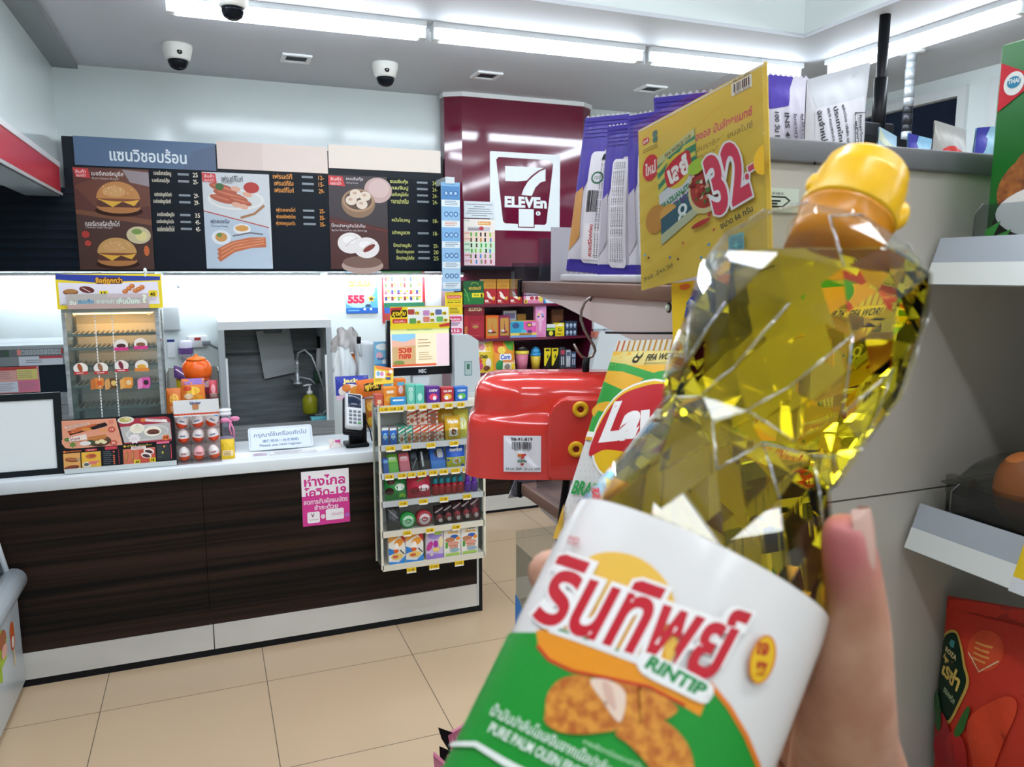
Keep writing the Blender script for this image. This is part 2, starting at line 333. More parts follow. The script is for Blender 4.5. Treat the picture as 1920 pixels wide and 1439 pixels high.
# television bracket and wrapped pipe
c = PZ(1660, 28, CEIL); t = thing('tv_bracket', c, 'black television bracket hanging from the ceiling on a pole', 'bracket')
b = MB(); b.cyl(c, c-V((0, 0, .62)), .026, BLACK); b.cyl(c-V((0, 0, .3)), c-V((0, 0, .62)), .033, BLACK); b.build('pole', t)
b = MB(); q = c-V((0, 0, .62)); b.rbox(q.x-.22, q.x+.08, q.y-.03, q.y, q.z-.3, q.z+.1, BLACK, .01)
for k in range(3): b.box(q.x-.24, q.x+.1, q.y-.05, q.y-.03, q.z-.28+.14*k, q.z-.25+.14*k, BLACK)
b.box(q.x+.02, q.x+.14, q.y-.06, q.y+.02, q.z-.3, q.z+.02, BLACK); b.build('mount_plate', t)
c = PZ(1710, 96, CEIL); t = thing('wrapped_pipe', c, 'thin vertical pipe wrapped in silver tape with a black middle', 'pipe')
b = MB(); b.lathe([(.07, 0), (.07, -.012), (.02, -.014)], WHITE, 20, Mx.Translation(c)); b.build('flange', t)
b = MB(); z = 0
while z < .75:
    r = .026+.004*random.random(); b.cyl(c-V((0, 0, z)), c-V((0, 0, z+.06)), r, C('#9ea5aa' if not .28 < z < .42 else '#2a2d33', .4, .3)); z += .05
b.build('pipe', t)
# red light-box canopy on the left
t = thing('canopy_sign', (-.87, 4, 2.1), 'red light-box canopy strip sloping in from the left edge', 'sign')
b = MB(); b.box(-.96, -.775, .5, 5.42, 2.105, 2.255, C('#c52a3c', .3)); b.build('red_face', t)
b = MB(); b.box(-.97, -.768, .5, 5.42, 2.255, 2.285, C('#e8e6e8', .35)); b.box(-.772, -.766, .5, 5.42, 2.09, 2.105, C('#b9babb', .35)); b.build('edge_trim', t, 'white edge trim')
b = MB(); b.box(-.96, -.78, .5, 5.42, 2.085, 2.105, C('#6c7478', .6)); b.build('underside', t)
# ================================================================ MENU BOARD (measured in photo pixels)
BY = 5.5
t = thing('menu_board', (.4, BY, 1.64), 'long black menu board with burger, sausage and dumpling pictures on the back wall', 'menu board')
NAVY = C('#09131f', .3)
zt = PY(140, 256, BY).z; x0 = PY(118, 300, BY).x
b = MB(); b.box(-2.2, 1.63, BY, BY+.1, 1.64, 1.645+.5, NAVY); b.box(x0, 1.63, BY, BY+.1, 2.145, zt, NAVY)
for k in range(9): b.box(-2.1, 1.6, BY-.006, BY, 1.67+.055*k, 1.70+.055*k, C('#0d1926', .35))
b.build('board', t)
def panel(name, x0, y0, x1, y1, art, lab=None, dep=.012):
    a, c, z0, z1 = pr(x0, y0, x1, y1, BY-dep); b = MB(); b.box(a, c, BY-dep, BY, z0, z1, NAVY); b.front(art, a, c, z0, z1, BY-dep); return b.build(name, t, lab)
A = Art(0, 0, 268, 60, '#567090'); A.poly([(200, 60), (225, 20), (268, 4), (268, 60)], '#566683'); A.tx('แซนวิชอบร้อน', 64, 18, 146, 30, '#e8f2f8', .02, res=4); panel('title_panel', 139, 262, 404, 315, A, 'blue title panel with white Thai lettering')
A = Art(0, 0, 10, 10, '#ead9cf'); A.rect(0, 0, 4, 10, '#e3d0c8'); panel('blank_panel', 407, 270, 614, 321, A, 'blank cream panel'); panel('blank_panel', 616, 277, 826, 320, Art(0, 0, 10, 10, '#efe3d6'), 'blank cream panel')
def burger(A, cx, cy, s, bun='#c98a4c'):
    A.ell(cx, cy+34*s, 62*s, 14*s, '#3a2018'); A.ell(cx, cy+24*s, 56*s, 16*s, '#b87a40'); A.rr(cx-56*s, cy+6*s, 112*s, 18*s, 8*s, '#5b2c1a'); A.poly([(cx-54*s, cy+4*s), (cx+54*s, cy+4*s), (cx+40*s, cy+20*s), (cx+10*s, cy+9*s), (cx-16*s, cy+24*s), (cx-42*s, cy+9*s)], '#e9b43c')
    A.ell(cx, cy, 55*s, 9*s, '#8a4b2a'); A.ell(cx, cy+2*s, 56*s, 44*s, bun, 30, 0, 0, 180); A.ell(cx-10*s, cy-16*s, 30*s, 14*s, '#d9a468')
    for k in range(14): A.ell(cx+random.uniform(-40, 40)*s, cy-random.uniform(8, 32)*s, 2*s, 1.3*s, '#ecd2a2', 6)
A = Art(425, 945, 850, 1520, '#5d2d24'); A.poly([(425, 1190), (850, 1260), (850, 1520), (425, 1520)], '#4a2a20'); A.poly([(425, 1180), (850, 1230), (850, 1262), (425, 1205)], '#7a4a30')
A.poly([(425, 1050), (560, 1190), (850, 1150), (850, 945), (700, 945)], '#6d3d2c'); A.poly([(700, 950), (850, 960), (850, 1040), (740, 1020)], '#9a8f92')
burger(A, 668, 1110, 2.2); burger(A, 640, 1420, 2.0, '#d2a05e'); A.ell(770, 1320, 70, 50, '#d7c9a0'); A.ell(785, 1325, 34, 28, '#e8dc98'); A.ell(760, 1300, 30, 16, '#7d9a4a'); A.ell(470, 1320, 22, 20, '#b8322a'); A.ell(480, 1370, 18, 16, '#c23d30'); A.ell(810, 1410, 16, 30, '#d0692f')
A.poly([(425, 950), (510, 952), (520, 1005), (440, 1000)], '#d03a3c'); A.tx('สินค้า', 440, 958, 56, 20, '#ffffff'); A.tx('แนะนำ', 445, 980, 50, 18, '#ffffff')
A.tx('เบอร์เกอร์หมูชีส', 528, 962, 178, 34, '#f4ece6', .01); A.tx('Pork Cheese Burger', 530, 998, 150, 14, '#d8c8c0'); A.tx('เบอร์เกอร์สเต็กไก่', 472, 1240, 192, 32, '#f4ece6', .01); A.tx('Chicken Steak Burger', 474, 1274, 150, 14, '#d8c8c0')
panel('burger_poster', 143, 316, 284, 506, A, 'poster with two burgers')
A = Art(1145, 970, 1525, 1520, '#cfd4d8'); A.poly([(1145, 1190), (1510, 1275), (1525, 1520), (1145, 1520)], '#b9c8d6'); A.line([(1145, 1190), (1510, 1278)], 6, '#b83a34')
A.ell(1330, 1120, 160, 60, '#e6e6e2'); A.ell(1330, 1120, 145, 50, '#d5d8d8')
for (x, y, r, l) in ((1260, 1060, 15, 80), (1300, 1100, 15, 100), (1250, 1120, 12, 70), (1350, 1130, 12, 70)): A.ell(x, y, l, r+8, '#b4583c', 20, 15); A.ell(x, y-5, l*.8, r*.4, '#cf7a58', 16, 15)
for (x, y) in ((1330, 1150), (1370, 1160), (1395, 1090), (1330, 1060)): A.ell(x, y, 28, 15, '#e0aa92', 14, 10)
A.ell(1420, 1050, 45, 32, '#b7302c'); A.ell(1240, 1050, 24, 20, '#3d6a35'); A.line([(1350, 1225), (1430, 1200), (1490, 1150)], 14, '#a9774e')
A.ell(1355, 1290, 50, 32, '#e7e8ea'); A.ell(1355, 1285, 38, 18, '#d79a4c'); A.ell(1235, 1340, 55, 42, '#dfe4ea'); A.ell(1235, 1338, 34, 26, '#c9934e'); A.ell(1225, 1325, 14, 12, '#5e8a3c'); A.line([(1300, 1330), (1400, 1310), (1475, 1318)], 8, '#6c6a70')
for k in range(3): A.line([(1215, 1420+24*k), (1300, 1375+18*k), (1400, 1352+16*k), (1490, 1350+14*k)], 30, '#c46a40'); A.line([(1230, 1408+24*k), (1310, 1368+18*k), (1480, 1342+14*k)], 7, '#dc9068')
A.poly([(1145, 975), (1220, 978), (1226, 1030), (1148, 1026)], '#d03a3c'); A.tx('สินค้า', 1158, 982, 54, 20, '#fff0f0'); A.tx('แนะนำ', 1158, 1005, 54, 18, '#fff0f0')
A.tx('เฟรนด์กี้ไบท์', 1254, 984, 120, 36, '#30323a', .01); A.tx('อาลาคาร์ท', 1254, 1018, 60, 14, '#30323a'); A.tx('ฟุตลองชีส', 1180, 1235, 106, 32, '#30445e', .01); A.tx('Footlong Cheese', 1182, 1270, 92, 12, '#40546e')
panel('sausage_poster', 383, 325, 508, 504, A, 'poster with sausages on white plates')
A = Art(-70, 1005, 262, 1520, '#3a3136'); A.poly([(-70, 1230), (260, 1290), (262, 1520), (-70, 1520)], '#4a1f1c'); A.ell(210, 1080, 80, 70, '#c8aaa4'); A.ell(215, 1070, 60, 50, '#d6bcb6')
A.ell(95, 1155, 96, 80, '#8f6f56'); A.ell(95, 1140, 90, 62, '#b08c6c'); A.ell(95, 1138, 78, 52, '#5a4234')
for (x, y) in ((80, 1105), (135, 1115), (55, 1140), (115, 1160)): A.ell(x, y, 32, 26, '#e6d6c4'); A.ell(x-4, y-6, 12, 8, '#c9a890')
A.ell(110, 1500, 120, 46, '#b59a90'); A.ell(110, 1480, 112, 34, '#7a5c50')
for (x, y) in ((45, 1375), (135, 1400)): A.ell(x, y, 74, 58, '#ece6e4'); A.ell(x-8, y-18, 36, 20, '#f6f2f0'); A.line([(x-30, y+20), (x, y-10), (x+40, y-30)], 5, '#d0c4c0')
A.ell(150, 1402, 40, 14, '#7d2a22', 16, -30); A.line([(-70, 1255), (262, 1305)], 4, '#8a2a26')
A.poly([(-70, 1010), (10, 1012), (22, 1065), (-70, 1060)], '#d03a3c'); A.tx('สินค้า', -58, 1016, 58, 20, '#fff0f0'); A.tx('แนะนำ', -58, 1040, 58, 18, '#fff0f0')
A.tx('ขนมจีบกุ้ง', 28, 1012, 96, 24, '#efe8ea'); A.tx('Shrimp Shumai', 30, 1040, 66, 12, '#d8ccd0'); A.tx('บิ๊กเปาหมูสับไข่เค็ม', -60, 1268, 190, 26, '#efe8ea'); A.tx('Big Pao Minced Pork with Salted Egg', -60, 1300, 200, 13, '#d8ccd0')
panel('dumpling_poster', 618, 330, 727, 505, A, 'poster with steamed dumplings and buns')
def menu(col, x0, x1, y0, y1, rows, c2='#d8e0e6'):
    A = Art(0, 0, 100, 100, '#0a1420')
    for (nm, y, pr_, ind) in rows:
        A.tx(nm, 4+ind, y, 34, 5.5, col, .012); A.rect(55, y+1.5, 20+3*random.random(), 2.2, '#8a949c'); A.tx(pr_, 85, y+.5, 10, 4.6, col, .012)
    panel('price_list', x0, y0, x1, y1, A, 'price list in %s lettering' % ('white' if col[1:3] == 'f2' else 'orange' if col[1:3] == 'f0' else 'yellow'), .008)
menu('#f2ead2', 286, 380, 320, 505, [('เบอร์เกอร์หมู', 1, '25', 4), ('เบอร์เกอร์กุ้ง', 8, '25-', 0), ('เบอร์เกอร์หมูพริกไทยดำ', 22, '29-', 3), ('เบอร์เกอร์หมูเทริยากิ', 29, '29-', 0), ('เบอร์เกอร์หมูชีส', 42, '35', 6), ('เบอร์เกอร์หมูดับเบิ้ล', 49, '45-', 4), ('เบอร์เกอร์สเต็กไก่', 56, '45-', 4)])
menu('#f0a040', 511, 615, 327, 506, [('เฟรนด์กี้', 0, '12-', 0), ('เฟรนด์กี้ชีส', 7, '15-', 2), ('เฟรนด์กี้ไบท์', 14, '29-', 2), ('ฟุตลองไก่', 35, '25-', 3), ('ฟุตลองชีสพริกไทย', 42, '35-', 3), ('ฟุตลองหมูรมควัน', 49, '35-', 2)])
menu('#d8dc7c', 729, 826, 336, 505, [('ขนมจีบกุ้ง', 1, '24-', 0), ('ขนมจีบปู', 8, '24-', 0), ('ขนมจีบหมูไข่เค็ม', 15, '24-', 0), ('ซาลาเปาครีม', 22, '24-', 0), ('หมั่นโถวหมู', 43, '18-', 2), ('เปาหมูแดง', 57, '18-', 2), ('บิ๊กเปาหมูสับ', 71, '20-', 4), ('บิ๊กเปาหมูแดง', 78, '20', 9), ('บิ๊กเปาหมูไข่เค็ม', 85, '25', 9)])
# ================================================================ WINE-COLOURED HEADER WITH LOGO
CY = 5.44; WINE = C('#6b1634', .08, coat=.6); WINED = C('#4c1228', .35)
t = thing('logo_pillar', (2.2, 5.5, 1.66), 'glossy wine-red header with a white 7-and-word logo square', 'sign')
xa, xb = 1.76, 2.72
b = MB(); b.prism([(1.65, 5.60), (1.65, 5.51), (xa, CY), (xb, CY), (2.82, 5.52), (2.82, 5.60)], 1.675, 2.868, WINE); b.build('header', t)
b = MB(); b.prism([(1.64, 5.60), (1.64, 5.50), (xa, CY-.012), (xb, CY-.012), (2.83, 5.51), (2.83, 5.60)], 2.868, 2.899, WHITE); b.build('crown_trim', t)
A = Art(838, 860, 1228, 1302); WB = '#eaf3f6'; A.rr(838, 860, 390, 442, 8, WB)
R_ = C('#6b1634', .08, coat=.6)
A.poly([(872, 905), (885, 890), (1170, 893), (1182, 905), (1188, 915), (1152, 1255), (1142, 1266), (920, 1262), (908, 1250)], R_)
A.poly([(920, 938), (1134, 938), (1100, 957), (1066, 985), (1040, 1014), (985, 1022), (920, 1022)], WB); A.poly([(1145, 944), (1145, 1012), (1116, 1022), (1088, 1052), (1068, 1100), (1010, 1098), (1022, 1062), (1046, 1020), (1078, 987), (1112, 960)], WB)
A.tx('ELEVEn', 917, 1107, 236, 64, WB, .05); A.rect(990, 1172, 94, 112, R_); A.rect(995, 1177, 84, 102, WB); A.ell(1104, 1200, 13, 13, WB); A.tx('R', 1099, 1193, 10, 14, '#6b1634', .03)
a, c, z0, z1 = pr(919, 287, 1050, 433, CY-.004); b = MB(); b.front(A, a, c, z0, z1, CY-.001); b.build('logo_square', t)
# papers on the header
def sheet(name, x0, y0, x1, y1, Y, A, label, cat, group=None, th=.003, bg='#e9edf0'):
    a, c, z0, z1 = pr(x0, y0, x1, y1, Y); b = MB(); b.box(a, c, Y, Y+th, z0, z1, bg); b.front(A, a, c, z0, z1, Y); return b.build(name, label=label, cat=cat, group=group)
A = Art(0, 0, 55, 30, '#dfe8ee')
for k, (x, w) in enumerate(((4, 48), (18, 20), (8, 40), (6, 44), (3, 50), (14, 28))): A.rect(x, 5+4*k, w, 1.2, '#7d868e')
sheet('notice', 870, 378, 926, 409, CY-.012, A, 'plain white printed notice on the wine-red header left of the logo', 'notice')
A = Art(80, 570, 545, 1270, '#f2ece6'); A.rect(80, 760, 465, 150, '#f4dccb'); A.rect(80, 910, 465, 170, '#d5ecd2'); A.rect(80, 1080, 465, 190, '#f0d3de')
A.rr(290, 605, 190, 55, 10, '#e9a24c'); A.tx('คุ้มทุกวัน', 300, 612, 150, 40, '#fff3d0', .02); A.rr(130, 690, 340, 62, 8, '#c9c2c8'); A.tx('สะสมแสตมป์', 150, 700, 220, 40, '#4a3a4a', .02); A.ell(340, 710, 36, 30, '#c23a4e'); A.tx('30-80', 90, 585, 70, 24, '#3d9a70')
for r in range(6):
    A.tx('ทุกวัน', 92, 770+r*82, 70, 36, ('#e2584c', '#c9773a', '#1d8a78', '#2d9a6a', '#d23a4e', '#c84a7e')[r], .02)
    for c_ in range(5): A.rect(175+c_*72+random.randint(-8, 8), 772+r*82, 24, 60, random.choice(['#5a3a30', '#7a8a50', '#2c2c30', '#8cc23a', '#c98a3a', '#3f8fd0', '#3aa82c', '#b04a5a']))
sheet('leaflet', 870, 411, 928, 498, CY-.010, A, 'pastel stamp leaflet with rows of tiny products under the white notice', 'leaflet')
# ---- hanging strips
A = Art(560, 1020, 672, 1800, '#7fb2d6')
for k in range(5):
    y = 1048+k*148; A.rect(562, y, 108, 96, ('#4d86bd', '#8db9dd', '#79aedb', '#8fbbe0', '#a9cbe4')[k]); A.rect(562, y+96, 108, 48, '#dfe8ec')
    for q in range(3): A.ell(590+q*28, y+50, 13, 18, '#2f5d9a'); A.ell(590+q*28, y+50, 8, 12, '#a5c9e6')
    A.lines(580, y+104, 80, 3, 12, 4, '#d07a3c' if k == 1 else '#5a7a9a')
a, c, z0, z1 = pr(828, 342, 863, 546, 5.27)
t = thing('promotion_strip', ((a+c)/2, 5.27, z0), 'long pale blue strip of pictures hanging left of the wine-red header', 'hanging strip')
b = MB(); b.box(a, c, 5.27, 5.274, z0, z1, '#8fb6d4'); b.front(A, a, c, z0, z1, 5.27); b.build('strip', t)
b = MB(); b.box(a+.03, c-.04, 5.262, 5.50, z1-.01, z1+.035, C('#c9d4d8', .2)); b.build('clip', t)
A = Art(0, 0, 33, 62, '#f1d827'); A.rr(3, 9, 28, 9, 2, '#e04c3a'); A.tx('เงินก้อนใหญ่', 5, 10.5, 24, 6, '#fff2e8'); A.tx('รับฟรี 30-40 คะแนน', 4, 20, 26, 4, '#3a3320'); A.tx('ลุ้นรับ 30.40', 4, 26, 26, 5, '#26220f', .02); A.rr(3, 34, 28, 7, 2, '#efc51e'); A.lines(5, 44, 24, 4, 4, 1.5, '#7a6a20')
sheet('promotion_card', 835, 548, 867, 590, 5.30, A, 'yellow promotion card with red and black lettering beside the red gift boxes', 'card', bg='#f1d827')
A = Art(0, 0, 30, 60, '#f3d9e2')
for k in range(3): A.rr(2, 3+k*19, 26, 8, 2, '#d8346a'); A.tx(('ผ่อนสบาย', 'พ.ร.บ.', 'ประกัน')[k], 5, 4.5+k*19, 20, 5, '#ffffff', .02); A.lines(4, 13+k*19, 22, 2, 3, 1.4, '#7a5a80')
sheet('promotion_card', 838, 590, 868, 660, 5.29, A, 'pink and white promotion card below the yellow one beside the screen', 'card', bg='#f3d9e2')
# ================================================================ WINE-COLOURED SHELVING
SY = 5.30; X0, X1 = 1.665, 2.74
t = thing('product_shelf', ((X0+X1)/2, 5.45, 0), 'wine-red wall shelving of gift boxes and snacks behind the far counter', 'shelving')
b = MB(); b.box(X0, X1, 5.60, 5.625, 0, 1.66, WINED); b.build('back_panel', t)
for x in (X0-.02, X1): b = MB(); b.box(x, x+.02, SY, 5.625, 0, 1.66, WINE); b.build('side_panel', t)
SZ = [1.405, 1.155, .905]
for z in SZ: b = MB(); b.box(X0, X1, SY, 5.60, z-.02, z, WINE); b.build('shelf_board', t)
b = MB(); b.box(X0, X1, SY+.1, 5.60, 1.655, 1.675, NAVY); b.build('top_board', t)
def carton(name, x0, y0, x1, y1, row, A, label, cat, group=None, dy=.02, dep=.09, col='#8a1f2c', base=None, h=None):
    Y = SY+dy; a, c, z0, z1 = pr(x0, y0, x1, y1, Y); z0 = SZ[row] if base is None else base
    if h: z1 = z0+h
    b = MB(); b.box(a, c, Y, Y+dep, z0, z1, C(col, .3)); b.front(A, a, c, z0, z1, Y); return b.build(name, label=label, cat=cat, group=group), z1
A = Art(185, 175, 430, 435, '#1f7a3a'); A.rect(185, 175, 245, 130, '#155a30'); A.line([(190, 260), (230, 320), (250, 400)], 8, '#7cc25a'); A.line([(200, 330), (240, 350), (260, 420)], 6, '#5cb04a'); A.ell(320, 220, 46, 30, '#9dc23a', 20, 0, 0, 180); A.ell(320, 224, 40, 28, '#155a30', 20, 0, 0, 180); A.tx('แบรนด์', 250, 232, 145, 40, '#e6c14a', .02); A.rect(285, 310, 145, 48, '#f0e12c'); A.tx('BRAND', 310, 322, 60, 22, '#3a7a2c', .02); A.ell(402, 336, 12, 22, '#5a2a1c')
carton('gift_box', 869, 527, 907, 568, 0, A, 'dark green gift box with a yellow band, leftmost on the top wine-red shelf', 'box', col='#1f7a3a')
xs = [908, 932, 956, 980]; zz = SZ[0]
for i in range(3):
    A = Art(435, 262, 588, 425, '#b0202a'); A.ell(490, 320, 40, 14, '#f4e6da', 20, 50); A.ell(505, 350, 40, 16, '#f4e6da', 20, 30); A.ell(550, 365, 16, 22, '#e6b84a', 16, 30); A.rr(442, 380, 45, 22, 6, '#f0dcd8'); A.lines(445, 408, 90, 1, 5, 4, '#e6b0a0')
    _, zz = carton('gift_box', xs[i], 542, xs[i+1]-1, 567, 0, A, 'small red box with a crescent picture, %s of three on the top wine-red shelf' % ('leftmost', 'middle', 'rightmost')[i], 'box', 'red boxes on the top wine-red shelf', col='#b0202a')
for i, (p, q) in enumerate(((907, 930), (932, 955), (957, 978))):
    A = Art(0, 0, 10, 6, '#c08a2c'); A.rect(0, 0, 10, 2.4, '#a8741f'); A.tx('GOLD', 2, 3, 6, 1.6, '#7a4e14'); carton('gift_box', p, 526, q, 541, 0, A, 'gold box lying on the %s of the three small red boxes' % ('leftmost', 'middle', 'rightmost')[i], 'box', 'gold boxes on the red boxes', base=zz+.001, h=.07, col='#c08a2c')
A = Art(900, 285, 1145, 412, '#e58ab0'); A.rr(930, 300, 180, 80, 10, '#f6dfe6'); A.tx('soft tissue', 950, 315, 140, 18, '#c43a6a'); A.ell(1000, 360, 26, 18, '#c23a4e'); A.ell(1060, 360, 22, 18, '#a83040'); A.ell(1110, 370, 26, 34, '#ead25a'); A.rect(905, 375, 40, 35, '#f2d23c'); A.tx('1', 918, 380, 12, 24, '#222222', .03)
carton('gift_box', 982, 545, 1019, 566, 0, A, 'pink box with fruit pictures right of the small red boxes', 'box', col='#e58ab0')
A = Art(0, 0, 10, 6, '#3f9fd8'); A.ell(5, 4, 4, 3, '#e6f4fa'); carton('gift_box', 1020, 546, 1044, 566, 0, A, 'small light blue and white box at the right of the top wine-red shelf', 'box', col='#3f9fd8')
A = Art(190, 490, 440, 880, '#9c1c2e'); A.rect(190, 490, 55, 390, '#b3242f'); A.tx('SCOTCH', 140, 735, 150, 32, '#d8b45a', .03, rot=-90); A.rr(262, 590, 160, 270, 8, '#a82432'); A.tx('รังนกแท้', 280, 620, 95, 24, '#d8788a', .01); A.ell(330, 680, 36, 26, '#c9a85a'); A.tx('สก๊อต', 300, 664, 60, 34, '#8a1a28', .02); A.tx('for health', 275, 815, 110, 16, '#d8788a')
_, z1 = carton('gift_box', 870, 592, 908, 637, 1, A, 'large dark red gift box with gold lettering on the middle wine-red shelf', 'box', col='#8a1a2a')
A = Art(190, 470, 445, 590, '#7d1526'); A.tx('SCOTCH', 248, 498, 162, 44, '#ead9a8', .04); carton('gift_box', 870, 574, 908, 591, 1, A, 'flat dark red box with cream lettering lying on the large red gift box', 'box', base=z1+.001, h=.075, col='#7d1526')
for i, (p, q, c1) in enumerate(((911, 935, '#e0641f'), (936, 956, '#8c2350'))):
    A = Art(0, 0, 130, 290, c1); A.rr(14, 30, 102, 230, 6, '#c59244'); A.poly([(64, 50), (72, 180), (90, 215), (40, 215), (58, 180)], c1); A.ell(62, 215, 42, 12, '#3a1a14'); A.poly([(20, 190), (50, 175), (84, 215), (36, 214)], '#d8d2cc'); A.poly([(50, 214), (90, 214), (80, 190)], '#c4262a')
    carton('gift_box', p, 592, q, 637, 1, A, ('orange', 'plum')[i]+' and gold upright box with a red figure on the middle wine-red shelf', 'box', col=c1)
A = Art(745, 650, 1065, 865, '#e8cf5a'); A.rect(745, 655, 160, 150, '#2fa3c9'); A.rect(905, 655, 158, 150, '#e05aa8'); A.ell(810, 710, 44, 38, '#3a5a8a'); A.ell(975, 705, 36, 30, '#5a3a5a'); A.ell(975, 705, 24, 18, '#e8c04a'); A.ell(1030, 695, 26, 26, '#f0b0d8'); A.rr(870, 765, 70, 40, 6, '#57b7d6'); A.ell(980, 790, 30, 22, '#5a3a7a'); A.rr(850, 810, 160, 26, 8, '#c9983a'); A.tx('FRIENDS', 862, 815, 130, 16, '#7a4a1c', .03); A.rect(745, 838, 320, 27, '#7a9ad8')
carton('gift_box', 957, 602, 1006, 635, 1, A, 'box in blue, pink and yellow quarters in front of a pink brush pack', 'box', dy=.005, col='#d8b84a')
A = Art(1055, 475, 1180, 850, '#e58fc0'); A.rect(1055, 475, 120, 50, '#d894cc'); A.tx('Care', 1068, 495, 50, 20, '#5a5ac0'); A.ell(1112, 600, 48, 70, '#f0b8d8'); A.poly([(1092, 660), (1132, 660), (1122, 780), (1102, 780)], '#f0b8d8'); A.ell(1095, 575, 14, 12, '#e8c85a'); A.ell(1135, 580, 14, 12, '#6a8ad8'); A.ell(1085, 605, 14, 10, '#4a4a6a'); A.ell(1140, 606, 14, 10, '#4a4a6a'); A.tx('hair care', 1090, 818, 60, 16, '#b04a90')
carton('hair_brush_pack', 1004, 574, 1024, 634, 1, A, 'tall pink hair brush pack standing on the middle wine-red shelf', 'pack', dep=.04, col='#e58fc0')
A = Art(0, 0, 10, 10, '#7a4a2c'); A.rr(1, 2, 8, 6, 1, '#8c5a36'); carton('gift_box', 1034, 580, 1056, 632, 1, A, 'brown box at the back of the middle wine-red shelf', 'box', dy=.16, col='#6a3f26')
A = Art(0, 0, 10, 10, '#d9dbe6'); A.rect(1, 1, 8, 2, '#8a86b0'); A.ell(5, 6, 3, 2.5, '#a8b8d8'); carton('card_pack', 944, 583, 968, 633, 1, A, 'pale lilac blister pack behind the plum and gold box', 'pack', dy=.13, dep=.03, col='#d9dbe6')
A = Art(0, 0, 10, 10, '#b98a3a'); A.rect(2, 3, 6, 4, '#8a5c20'); carton('gift_box', 970, 589, 986, 633, 1, A, 'gold brown box behind the colourful quartered box', 'box', dy=.14, dep=.05, col='#b98a3a')
A = Art(0, 0, 10, 10, '#1f2a24'); A.rect(0, 0, 10, 3, '#dfe4e2'); A.rect(0, 3.6, 10, 1.6, '#9ad43a'); A.ell(5, 7.5, 2.5, 2, '#e8dc4a'); carton('battery_pack', 1025, 608, 1041, 633, 1, A, 'black, white and green pack right of the pink brush pack', 'pack', dep=.03, col='#1f2a24')
A = Art(1250, 640, 1395, 845, '#f0d81f'); A.poly([(1250, 690), (1340, 640), (1395, 690)], '#f6f0d0'); A.ell(1330, 750, 30, 22, '#4a3a20'); A.ell(1330, 745, 20, 14, '#f0d81f'); A.tx('Bee', 1300, 715, 36, 20, '#3a2a10'); A.lines(1280, 800, 90, 2, 16, 6, '#6a5a18')
carton('sweet_pack', 1040, 606, 1058, 632, 1, A, 'bright yellow pack with a torn white top on the middle wine-red shelf', 'pack', dep=.04, col='#f0d81f')
A = Art(0, 0, 10, 10, '#25344e')
for k in range(3):
    for j in range(2): A.ell(2+3*k, 2.6+5*j, 1.1, 1.3, '#b8c8dc'); A.rect(1.2+3*k, 4+5*j, 1.6, .8, '#7a92b4')
carton('card_pack', 1059, 603, 1082, 630, 1, A, 'navy box with pale figures at the right of the middle wine-red shelf', 'box', col='#25344e')
# bottom row: bags, cups, batteries
def pillow(bl, br, tr, tl, bulge, m, nu=10, nv=12, b=None, back=True, jag=0, pw=.5):
    """closed pouch between four corners; returns (builder, surface function)"""
    bl, br, tr, tl = V(bl), V(br), V(tr), V(tl); n = (br-bl).cross(tl-bl).normalized(); b = b or MB()
    def f(u, v, h=0, sg=1):
        w = (max(0, math.sin(PI*min(max(u, 0), 1)))*max(0, math.sin(PI*min(max((v-.06)/.88, 0), 1))))**pw
        p = (bl*(1-u)+br*u)*(1-v)+(tl*(1-u)+tr*u)*v
        c = (bl+br+tr+tl)/4; p = p+(c-p)*(.045*w)
        wr = .06*bulge*math.sin(23*u+9*v)*math.sin(7*v-5*u+1)*(1 if w > .05 else 0)
        return p+n*(sg*(w*bulge+.0006)+wr+h)
    b.surf(lambda u, v: f(u, v), nu, nv, m); b.surf(lambda u, v: f(1-u, v, 0, -1), nu, nv, m)
    return b, f
def pouch(name, bl, br, tr, tl, bulge, m, A=None, label=None, cat='bag', group=None, nu=20, nv=24, teeth=0, pw=.5, build=True, parent=None):
    b, f = pillow(bl, br, tr, tl, bulge, C(m, .25) if isinstance(m, str) else m, nu, nv, pw=pw)
    if A: b.artf(A, lambda u, v, h: f(u, v, h+.0004), nu, nv, True)
    if teeth:
        bl, br, tr, tl = V(bl), V(br), V(tr), V(tl); mm = C(m, .25) if isinstance(m, str) else m
        for (p, q, up) in ((tl, tr, (tl-bl).normalized()), (bl, br, (bl-tl).normalized())):
            for i in range(teeth): a = p.lerp(q, i/teeth); c = p.lerp(q, (i+1)/teeth); b.add([a, c, (a+c)/2+up*(q-p).length/teeth*.5], [(0, 1, 2)], mm)
    return b.build(name, parent, label, cat, group)
def bag_on(row, x0, y0, x1, y1, m, A, label, dy=.02, bulge=.025, cat='snack bag', tilt=.03):
    Y = SY+dy; a, c, z0, z1 = pr(x0, y0, x1, y1, Y); z0 = SZ[row]
    return pouch('snack_bag', (a, Y, z0), (c, Y, z0), (c, Y+tilt, z1), (a, Y+tilt, z1), bulge, m, A, label, cat)
A = Art(350, 890, 560, 1210); A.rect(350, 890, 210, 320, '#e6c531'); A.poly([(350, 1000), (420, 1100), (350, 1200)], '#d8502a'); A.rr(355, 895, 165, 105, 6, '#f4ead0'); A.ell(415, 950, 40, 34, '#d88a8a'); A.rect(462, 905, 56, 90, '#f2c72c'); A.tx('2 แถม 1', 470, 930, 40, 26, '#d8304a', .02); A.tx('Oishi', 390, 1030, 90, 40, '#2a3a1c', .04); A.ell(390, 1150, 34, 36, '#d84a7a'); A.ell(490, 1120, 36, 50, '#f2e8d8'); A.ell(470, 1170, 40, 24, '#7a4a2c')
bag_on(2, 893, 640, 926, 704, '#e6c531', A, 'yellow snack bag with a cream price tag on the lowest visible wine-red shelf')
